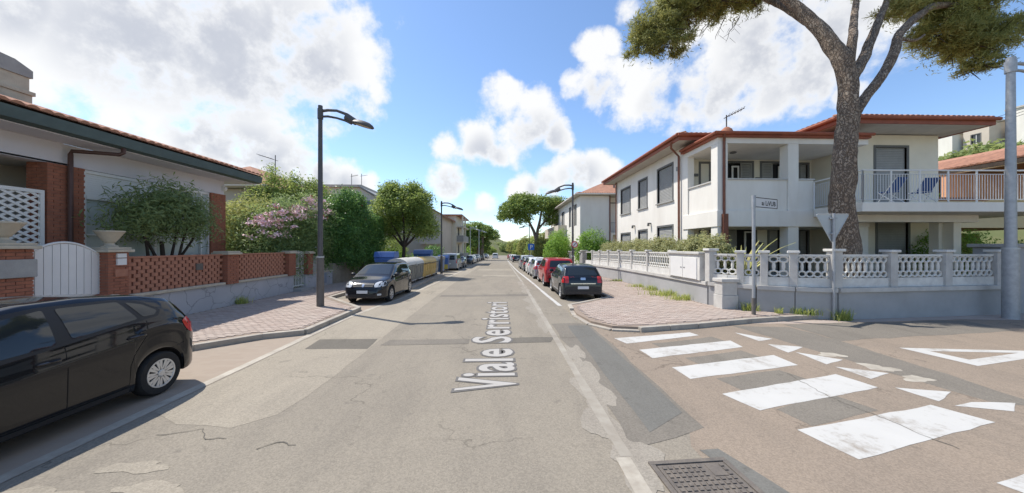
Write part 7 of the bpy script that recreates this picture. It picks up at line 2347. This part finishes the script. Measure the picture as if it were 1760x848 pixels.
POLO = dict(L=3.97, W=1.69, wheel=0.305, axles=(1.13, -1.36), hubcap=True, spokes=9, sill=0.20, k=0.04, roofw=0.715,
    top=[(-1.985, 0.50), (-1.978, 0.76), (-1.935, 0.96), (-1.85, 1.09), (-1.66, 1.31), (-1.55, 1.385), (-1.2, 1.465), (-0.6, 1.52), (-0.1, 1.515), (0.28, 1.45), (0.95, 1.0), (1.05, 0.96), (1.5, 0.88), (1.78, 0.78), (1.92, 0.66), (1.985, 0.50)],
    belt=[(-1.985, 0.92), (-1.6, 1.085), (-1.1, 1.10), (-0.37, 1.02), (0.15, 0.955), (0.9, 0.905), (1.4, 0.83), (1.985, 0.60)],
    side=[('window_surround', [(0.92, 0.935), (0.20, 1.425), (-0.2, 1.465), (-0.9, 1.445), (-1.20, 1.375), (-1.41, 1.225), (-1.34, 1.145), (-1.1, 1.12), (-0.3, 1.02), (0.3, 0.955)], 'black', 0.003, 0.03),
          ('front_side_window', [(0.70, 0.975), (0.18, 1.375), (-0.23, 1.435), (-0.23, 1.045)], 'carglass', 0.007, 0.03),
          ('rear_side_window', [(-0.37, 1.07), (-0.33, 1.43), (-0.93, 1.41), (-1.07, 1.155)], 'carglass', 0.007, 0.03),
          ('quarter_window', [(-1.14, 1.17), (-1.01, 1.39), (-1.19, 1.335), (-1.35, 1.225), (-1.30, 1.17)], 'carglass', 0.007, 0.02),
          ('sill_trim', [(0.80, 0.215), (-0.93, 0.215), (-0.93, 0.275), (0.80, 0.265)], 'black', 0.004, 0.01),
          ('tail_lamp', [(-1.68, 1.00), (-1.80, 1.05), (-1.92, 0.95), (-1.965, 0.79), (-1.86, 0.78), (-1.76, 0.84)], 'lamp_red', 0.006, 0.03)],
    seams=[[(-0.29, 1.43), (-0.29, 1.02), (-0.30, 0.5), (-0.29, 0.30)], [(-1.17, 1.11), (-1.14, 0.90), (-0.99, 0.68), (-0.95, 0.55)], [(0.78, 0.92), (0.80, 0.6), (0.80, 0.30)], [(0.80, 0.30), (0.2, 0.29), (-0.29, 0.29), (-0.93, 0.31), (-0.95, 0.55)],
           [(-1.48, 0.62), (-1.7, 0.66), (-1.95, 0.70)]],
    handles=[(-0.14, 0.87), (-1.02, 0.92)], mirror=(0.72, 0.99),
    front=[('headlamp', [(0.42, 0.60), (0.42, 0.72), (0.72, 0.76), (0.72, 0.62)], 'lamp_clear', 0.006, 0.03), ('grille', [(-0.38, 0.58), (0.38, 0.58), (0.38, 0.66), (-0.38, 0.66)], 'black', 0.005, 0.02)],
    rear=[('rear_window', [(-0.55, 1.12), (0.55, 1.12), (0.50, 1.36), (-0.50, 1.36)], 'carglass', 0.006, 0.05), ('number_plate', [(-0.26, 0.50), (0.26, 0.50), (0.26, 0.61), (-0.26, 0.61)], 'plate', 0.006, 0.005),
          ('tail_lamp', [(0.44, 0.78), (0.44, 0.96), (0.66, 0.96), (0.68, 0.80)], 'lamp_red', 0.006, 0.03)],
    toppers=[('windscreen', [(0.88, -0.62), (0.88, 0.62), (0.33, 0.53), (0.33, -0.53)], 'carglass', 0.005, 0.05)])

CORSA = dict(L=3.84, W=1.66, wheel=0.30, axles=(1.10, -1.39), spokes=7, sill=0.19, roofw=0.73,
    top=[(-1.92, 0.50), (-1.91, 0.75), (-1.86, 1.0), (-1.70, 1.32), (-1.6, 1.40), (-1.0, 1.45), (-0.4, 1.455), (0.15, 1.40), (0.95, 1.03), (1.08, 0.97), (1.5, 0.88), (1.75, 0.77), (1.87, 0.66), (1.92, 0.50)],
    belt=[(-1.92, 0.88), (-1.4, 0.98), (0, 0.93), (0.9, 0.91), (1.4, 0.82), (1.92, 0.6)],
    side=[('front_side_window', [(0.78, 0.97), (0.16, 1.34), (-0.32, 1.36), (-0.32, 0.98)], 'carglass', 0.005, 0.04), ('rear_side_window', [(-0.40, 0.98), (-0.40, 1.36), (-1.15, 1.33), (-1.38, 1.06), (-1.2, 1.01)], 'carglass', 0.005, 0.05),
          ('tail_lamp', [(-1.70, 0.80), (-1.70, 1.15), (-1.80, 1.1), (-1.86, 0.82)], 'lamp_red', 0.006, 0.03)],
    seams=[[(-0.36, 1.38), (-0.37, 0.95), (-0.38, 0.28)], [(0.80, 0.92), (0.80, 0.28)], [(0.80, 0.28), (-0.38, 0.28)]],
    handles=[(-0.22, 0.83)], mirror=(0.74, 0.98), mirror_body=False,
    front=[('headlamp', [(0.42, 0.64), (0.40, 0.78), (0.52, 0.84), (0.74, 0.84), (0.755, 0.66)], 'lamp_clear', 0.008, 0.05), ('grille', [(-0.36, 0.66), (0.36, 0.66), (0.38, 0.77), (-0.38, 0.77)], 'black', 0.006, 0.02),
           ('grille_bar', [(-0.36, 0.715), (0.36, 0.715), (0.36, 0.735), (-0.36, 0.735)], 'paint', 0.010, 0.005), ('badge', [(-0.035, 0.65), (0.035, 0.65), (0.045, 0.76), (-0.045, 0.76)], 'chrome', 0.014, 0.03),
           ('number_plate', [(-0.20, 0.42), (0.20, 0.42), (0.20, 0.53), (-0.20, 0.53)], 'plate', 0.012, 0.005), ('lower_grille', [(-0.48, 0.29), (0.48, 0.29), (0.46, 0.39), (-0.46, 0.39)], 'black', 0.005, 0.02),
           ('bumper_trim', [(-0.70, 0.545), (0.70, 0.545), (0.70, 0.575), (-0.70, 0.575)], 'black', 0.006, 0.01), ('fog_lamp', [(0.54, 0.34), (0.54, 0.41), (0.66, 0.41), (0.66, 0.34)], 'lamp_clear', 0.008, 0.025)],
    rear=[('rear_window', [(-0.55, 1.05), (0.55, 1.05), (0.5, 1.35), (-0.5, 1.35)], 'carglass', 0.006, 0.05)],
    toppers=[('windscreen', [(0.92, -0.64), (0.92, 0.64), (0.24, 0.54), (0.24, -0.54)], 'carglass', 0.006, 0.06)])

HATCH = dict(L=3.75, W=1.70, wheel=0.31, axles=(1.16, -1.31), spokes=6, sill=0.20, gap=0.05, roofw=0.70, k=0.05,
    top=[(-1.875, 0.50), (-1.87, 0.70), (-1.83, 0.90), (-1.74, 0.99), (-1.46, 1.30), (-1.34, 1.355), (-0.8, 1.395), (0, 1.395), (0.28, 1.35), (0.80, 1.0), (0.95, 0.96), (1.5, 0.90), (1.75, 0.80), (1.86, 0.66), (1.875, 0.50)],
    plan=[(-1.875, 0.86), (-1.82, 0.92), (-1.7, 0.965), (-1.3, 1.0), (0.3, 1.0), (1.2, 0.97), (1.6, 0.88), (1.8, 0.74), (1.875, 0.6)],
    belt=[(-1.875, 0.88), (-1.4, 0.99), (0, 0.955), (0.9, 0.93), (1.4, 0.86), (1.875, 0.65)],
    side=[('window_band', [(0.72, 0.975), (0.28, 1.30), (-0.6, 1.335), (-1.25, 1.28), (-1.45, 1.08), (-0.9, 1.0)], 'black', 0.003, 0.04), ('front_side_window', [(0.60, 0.99), (0.25, 1.295), (-0.28, 1.33), (-0.28, 0.99)], 'carglass', 0.006, 0.03),
          ('rear_side_window', [(-0.36, 1.0), (-0.36, 1.32), (-1.2, 1.265), (-1.38, 1.085), (-1.0, 1.015)], 'carglass', 0.006, 0.04), ('tail_lamp', [(-1.66, 0.72), (-1.70, 0.98), (-1.79, 0.96), (-1.845, 0.72)], 'lamp_red', 0.006, 0.03),
          ('arch_trim', [(-0.90, 0.22), (-0.90, 0.29), (0.74, 0.29), (0.74, 0.22)], 'black', 0.005, 0.01)],
    seams=[[(-0.32, 1.34), (-0.33, 0.95), (-0.34, 0.30)], [(0.70, 0.95), (0.72, 0.30)]], handles=[(-0.20, 0.86)], mirror=(0.62, 1.0),
    front=[('headlamp', [(0.45, 0.68), (0.45, 0.84), (0.72, 0.84), (0.72, 0.68)], 'lamp_clear', 0.006, 0.06), ('grille', [(-0.36, 0.66), (0.36, 0.66), (0.36, 0.76), (-0.36, 0.76)], 'black', 0.005, 0.02)],
    rear=[('rear_window', [(-0.62, 1.01), (0.62, 1.01), (0.50, 1.305), (-0.50, 1.305)], 'carglass', 0.006, 0.06), ('tail_lamp', [(0.57, 0.71), (0.57, 0.97), (0.715, 0.97), (0.735, 0.71)], 'lamp_red', 0.008, 0.03),
          ('number_plate', [(-0.22, 0.47), (0.22, 0.47), (0.22, 0.58), (-0.22, 0.58)], 'plate', 0.010, 0.005), ('tailgate_badge', [(-0.10, 0.83), (0.10, 0.83), (0.10, 0.92), (-0.10, 0.92)], 'chrome', 0.006, 0.02),
          ('tailgate_seam', [(-0.62, 0.640), (0.62, 0.640), (0.62, 0.652), (-0.62, 0.652)], 'seam', 0.004, 0.002), ('bumper_insert', [(-0.62, 0.36), (0.62, 0.36), (0.60, 0.45), (-0.60, 0.45)], 'black', 0.005, 0.02),
          ('trim_strip', [(-0.50, 0.665), (0.50, 0.665), (0.50, 0.70), (-0.50, 0.70)], 'chrome', 0.005, 0.01)],
    toppers=[('windscreen', [(0.78, -0.64), (0.78, 0.64), (0.32, 0.57), (0.32, -0.57)], 'carglass', 0.005, 0.05)])

SUV = dict(HATCH, L=4.1, W=1.76, wheel=0.33, axles=(1.25, -1.32), sill=0.25, roofw=0.76,
    top=[(-2.05, 0.55), (-2.04, 0.80), (-2.0, 1.02), (-1.78, 1.45), (-1.68, 1.52), (-0.9, 1.56), (0, 1.55), (0.3, 1.50), (0.95, 1.08), (1.1, 1.03), (1.7, 0.95), (1.95, 0.84), (2.03, 0.70), (2.05, 0.55)],
    plan=[(-2.05, 0.84), (-2.0, 0.92), (-1.85, 0.965), (-1.4, 1.0), (0.3, 1.0), (1.3, 0.97), (1.75, 0.88), (1.97, 0.74), (2.05, 0.6)],
    belt=[(-2.05, 0.95), (-1.5, 1.06), (0, 1.02), (0.9, 1.0), (1.5, 0.90), (2.05, 0.7)],
    side=[('front_side_window', [(0.75, 1.06), (0.28, 1.43), (-0.28, 1.46), (-0.28, 1.07)], 'carglass', 0.006, 0.03), ('rear_side_window', [(-0.36, 1.07), (-0.36, 1.46), (-1.45, 1.42), (-1.60, 1.14), (-1.1, 1.08)], 'carglass', 0.006, 0.04),
          ('tail_lamp', [(-1.82, 0.92), (-1.85, 1.12), (-1.93, 1.1), (-1.99, 0.92)], 'lamp_red', 0.006, 0.03)],
    seams=[[(-0.32, 1.46), (-0.33, 1.0), (-0.34, 0.34)]], mirror=(0.72, 1.08), handles=[(-0.2, 0.93), (-1.05, 0.95)],
    rear=[('rear_window', [(-0.60, 1.10), (0.60, 1.10), (0.53, 1.44), (-0.53, 1.44)], 'carglass', 0.006, 0.06), ('tail_lamp', [(0.57, 0.80), (0.57, 1.04), (0.73, 1.04), (0.745, 0.80)], 'lamp_red', 0.008, 0.03),
          ('number_plate', [(-0.24, 0.62), (0.24, 0.62), (0.24, 0.73), (-0.24, 0.73)], 'plate', 0.010, 0.005), ('bumper_insert', [(-0.66, 0.34), (0.66, 0.34), (0.66, 0.52), (-0.66, 0.52)], 'black', 0.005, 0.02)])

VAN = dict(SUV, L=4.6, W=1.85, wheel=0.33, axles=(1.45, -1.35), roofw=0.86, k=0.03,
    top=[(-2.3, 0.6), (-2.29, 1.0), (-2.26, 1.55), (-2.2, 1.74), (-2.0, 1.80), (0.2, 1.80), (0.55, 1.72), (1.25, 1.16), (1.4, 1.08), (1.95, 0.98), (2.2, 0.85), (2.28, 0.70), (2.3, 0.6)],
    plan=[(-2.3, 0.92), (-2.2, 0.97), (-1.8, 1.0), (0.3, 1.0), (1.5, 0.97), (1.95, 0.88), (2.2, 0.74), (2.3, 0.6)],
    belt=[(-2.3, 1.05), (0, 1.05), (1.0, 1.03), (1.7, 0.93), (2.3, 0.75)],
    side=[('front_side_window', [(1.05, 1.1), (0.55, 1.58), (0.1, 1.62), (0.1, 1.1)], 'carglass', 0.006, 0.03), ('rear_side_window', [(0.0, 1.1), (0.0, 1.62), (-1.0, 1.62), (-1.0, 1.1)], 'carglass', 0.006, 0.04), ('rear_quarter_window', [(-1.1, 1.1), (-1.1, 1.62), (-2.0, 1.6), (-2.05, 1.1)], 'carglass', 0.006, 0.04)],
    seams=[], handles=[], mirror=(1.0, 1.1),
    rear=[('rear_window', [(-0.62, 1.15), (0.62, 1.15), (0.58, 1.6), (-0.58, 1.6)], 'carglass', 0.006, 0.05), ('tail_lamp', [(0.74, 0.8), (0.74, 1.2), (0.83, 1.2), (0.83, 0.8)], 'lamp_red', 0.008, 0.02), ('number_plate', [(-0.24, 0.7), (0.24, 0.7), (0.24, 0.81), (-0.24, 0.81)], 'plate', 0.010, 0.005)],
    front=[('headlamp', [(0.45, 0.72), (0.45, 0.86), (0.74, 0.9), (0.74, 0.74)], 'lamp_clear', 0.006, 0.04), ('grille', [(-0.38, 0.66), (0.38, 0.66), (0.38, 0.8), (-0.38, 0.8)], 'black', 0.005, 0.02)],
    toppers=[('windscreen', [(1.22, -0.72), (1.22, 0.72), (0.62, 0.68), (0.62, -0.68)], 'carglass', 0.005, 0.05)])
SALOON = dict(CORSA)

blk = car_paint('deep_black', (0.005, 0.006, 0.009), 0.12)
anth = car_paint('anthracite', (0.014, 0.015, 0.019), 0.14)
navy = car_paint('dark_petrol', (0.016, 0.022, 0.030), 0.22, 0.2)
red = car_paint('red', (0.36, 0.022, 0.028), 0.28)
white = car_paint('white', (0.70, 0.70, 0.69), 0.3)
silver = car_paint('silver', (0.38, 0.39, 0.40), 0.3, 0.35)
grey = car_paint('grey', (0.11, 0.115, 0.125), 0.3, 0.3)
dgreen = car_paint('dark_blue', (0.02, 0.03, 0.07), 0.25)

make_car('parked_hatchback', 'glossy black hatchback with silver hubcaps cut off by the left edge', 'car', (-5.74, 3.64, 0.006), R(-90), blk, POLO)
make_car('parked_hatchback', 'black hatchback facing the camera, parked behind the left lamp post', 'car', (-5.05, 14.3, zg(14)), R(-91), anth, CORSA)
make_car('parked_hatchback', 'dark petrol-blue hatchback seen from behind at the right kerb', 'car', (3.28, 14.9, zg(15)), R(90), navy, HATCH)
make_car('parked_car', 'red car parked ahead of the dark hatchback on the right', 'car', (3.22, 19.6, zg(19.6)), R(90), red, SUV)
right = [('silver car parked just beyond the red one', 24.4, silver, HATCH), ('white rounded car parked second beyond the red one', 29.0, white, CORSA), ('dark grey car parked beyond the white one', 33.8, grey, HATCH), ('pale silver van-like car at the end of the right row', 38.6, silver, SUV)]
for i, (lab, y, p, S_) in enumerate(right):
    make_car('parked_car', lab, 'car', (3.1 - 0.02 * i, y, zg(y)), R(90), p, S_, 'cars parked along the right kerb', low=True)
left = [('silver-white people carrier parked beyond the blue containers', -5.3, 36.5, silver, VAN, 90), ('pale grey car behind the people carrier on the left', -5.25, 42.0, grey, HATCH, -90), ('dark car beyond the pale grey one on the left', -5.3, 56.0, grey, HATCH, -90),
        ('white car in the far left row', -5.3, 61.5, white, CORSA, -90), ('dark blue car in the far left row', -5.3, 67.0, dgreen, HATCH, -90), ('silver car in the far left row near the pines', -5.3, 73.0, silver, SUV, -90),
        ('black car at the far end of the left row', -5.2, 80.0, anth, HATCH, -90), ('white van at the far end of the left row', -5.2, 90.0, white, VAN, -90)]
for i, (lab, x, y, p, S_, hd) in enumerate(left):
    make_car('parked_car', lab, 'car', (x, y, zg(y)), R(hd), p, S_, 'cars parked along the left kerb', low=True)
far = [('dark car parked alone far on the right', 3.2, 66.0, anth, HATCH, 90), ('white car far on the right', 3.1, 78.0, white, CORSA, 90), ('silver car far on the right', 3.1, 90.0, silver, HATCH, 90), ('white van driving away far down the road', -1.6, 105.0, white, VAN, 90), ('distant red car on the right', 3.0, 104.0, red, HATCH, 90),
       ('distant grey car on the left', -5.0, 108.0, grey, SUV, -90), ('distant white car on the left', -5.0, 120.0, white, HATCH, -90)]
for i, (lab, x, y, p, S_, hd) in enumerate(far):
    make_car('parked_car', lab, 'car', (x, y, zg(y)), R(hd), p, S_, 'distant cars', low=True)

# ================================================================= recycling containers
def container(label, y0, ln, body_m, lid_m, stripe=False, x1=-4.78, dep=1.15, h=1.45, name='street_container'):
    yc = y0 + ln / 2; zb = zg(yc) + 0.112
    t = thing(name, label, 'waste container', (x1 - dep / 2, yc, zb), 0, 'containers on the left plinth')
    hw = ln / 2
    prof = [(-dep / 2 + 0.08, 0.14), (dep / 2 - 0.10, 0.14), (dep / 2 - 0.02, 0.55), (dep / 2, 0.98), (-dep / 2, 0.98), (-dep / 2 + 0.02, 0.55)]
    mb = MB(); mb.extrude([(x, -hw, z) for x, z in prof], (0, ln, 0)); mb.build('bin_body', body_m, t, world=False, bevel=0.03)
    arc = [(dep / 2 + 0.02, 1.0)] + [(dep / 2 * math.cos(a) * 1.03, 1.0 + (h - 1.0) * math.sin(a) ** 0.8) for a in np.linspace(0.15, math.pi - 0.15, 11)] + [(-dep / 2 - 0.02, 1.0)]
    mb = MB(); mb.extrude([(x, -hw - 0.01, z) for x, z in arc], (0, ln + 0.02, 0)); lid = mb.build('lid', lid_m, t, world=False, smooth=True)
    mb = MB(); mb.tube([(dep / 2 + 0.04, -hw + 0.1, 1.05), (dep / 2 + 0.04, hw - 0.1, 1.05)], 0.022, 6); mb.build('lid_handle', M['black'], lid, world=False)
    for s in (-1, 1):
        mb = MB(); mb.box(-dep / 2 + 0.1, dep / 2 - 0.12, s * (hw - 0.12) - 0.05, s * (hw - 0.12) + 0.05, 0.0, 0.139); mb.build('skid_foot', M['pole_dark'], t, world=False)
        mb = MB(); mb.lathe([(0.07, s * (hw + 0.001)), (0.07, s * (hw + 0.09))], (0, 0, 0.98), 10, 'y'); mb.build('lifting_pin', M['grey_metal'], t, world=False)
    mb = MB(); mb.tube([(dep / 2 + 0.05, -hw + 0.25, 0.22), (dep / 2 + 0.05, hw - 0.25, 0.22)], 0.02, 6); mb.build('pedal_bar', M['grey_metal'], t, world=False)
    for k in range(3):
        yk = -hw + ln * (k + 0.5) / 3
        mb = MB(); mb.box(dep / 2 - 0.03, dep / 2 + 0.012, yk - 0.03, yk + 0.03, 0.57, 0.96); mb.build('rib', body_m, t, world=False)
    if stripe:
        mb = MB(); mb.box(-dep / 2 + 0.1, dep / 2 - 0.04, -hw - 0.006, -hw - 0.001, 0.62, 0.72); mb.build('red_reflector_strip', M['sign_red'], t, world=False)


container('grey container with pale domed lid, first in the row, with red strip', 17.3, 1.75, M['grey_plastic'], M['pale_plastic'], True)
container('grey container with pale domed lid, second in the row', 19.15, 1.75, M['grey_plastic'], M['pale_plastic'])
container('yellow recycling container, first of the two', 21.0, 1.95, M['yellow_plastic'], M['yellow_plastic'])
container('yellow recycling container, second of the two', 23.05, 1.95, M['yellow_plastic'], M['yellow_plastic'])
container('galvanised grey container beyond the yellow ones', 25.1, 1.5, M['galv'], M['galv'], x1=-4.9)


def wheeled_bin(label, x, y, w, d, h, mat, lid_m=None, stripe=None, name='large_wheeled_bin'):
    zb = zg(y) + 0.12
    t = thing(name, label, 'waste container', (x, y, zb), 0, 'blue containers on the left pavement')
    mb = MB(); vs = []
    for z, k in ((0.15, 0.84), (h * 0.82, 1.0)):
        vs += [(-w / 2 * k, -d / 2 * k, z), (w / 2 * k, -d / 2 * k, z), (w / 2 * k, d / 2 * k, z), (-w / 2 * k, d / 2 * k, z)]
    mb.add(vs, [(0, 3, 2, 1), (4, 5, 6, 7), (0, 1, 5, 4), (1, 2, 6, 5), (2, 3, 7, 6), (3, 0, 4, 7)]); mb.build('bin_body', mat, t, world=False, bevel=0.03)
    mb = MB(); mb.extrude([(-w / 2 - 0.03, -d / 2 - 0.03, h * 0.825), (-w / 2 - 0.03, -d / 2 + 0.12, h), (-w / 2 - 0.03, d / 2 - 0.1, h), (-w / 2 - 0.03, d / 2 + 0.03, h * 0.825)], (w + 0.06, 0, 0)); mb.build('lid', lid_m or mat, t, world=False, bevel=0.02)
    for sx in (-1, 1):
        for sy in (-1, 1):
            mb = MB(); mb.lathe([(0.075, sx * w * 0.36 - 0.025), (0.075, sx * w * 0.36 + 0.025)], (0, sy * d * 0.32, 0.075), 12, 'x'); mb.build('caster', M['tyre'], t, world=False)
    mb = MB(); mb.box(-w / 2 * 0.98, w / 2 * 0.98, -d / 2 - 0.025, -d / 2 - 0.001 + 0.02, h * 0.74, h * 0.79); mb.build('rim_bar', mat, t, world=False)
    if stripe:
        mb = MB(); mb.box(-w / 2 * 0.92, w / 2 * 0.92, -d / 2 * 0.97 - 0.03, -d / 2 * 0.90, 0.2, h * 0.42); mb.build('yellow_lower_panel', stripe, t, world=False)


wheeled_bin('tall blue bin standing behind the black hatchback', -6.5, 19.2, 1.06, 0.95, 1.78, M['blue_plastic'])
wheeled_bin('tall blue bin behind the row of containers under the lamp', -6.35, 27.6, 1.35, 1.0, 1.95, M['blue_plastic'])
wheeled_bin('pale blue bin at the end of the container row', -5.2, 28.0, 0.95, 0.9, 1.4, material('pale_blue_plastic', (0.12, 0.19, 0.36), 0.5, var=0.15), M['galv'])
wheeled_bin('blue bin with yellow lower half before the people carrier', -5.35, 31.6, 0.95, 0.9, 1.5, M['blue_plastic'], None, material('dull_yellow', (0.36, 0.30, 0.06), 0.6))
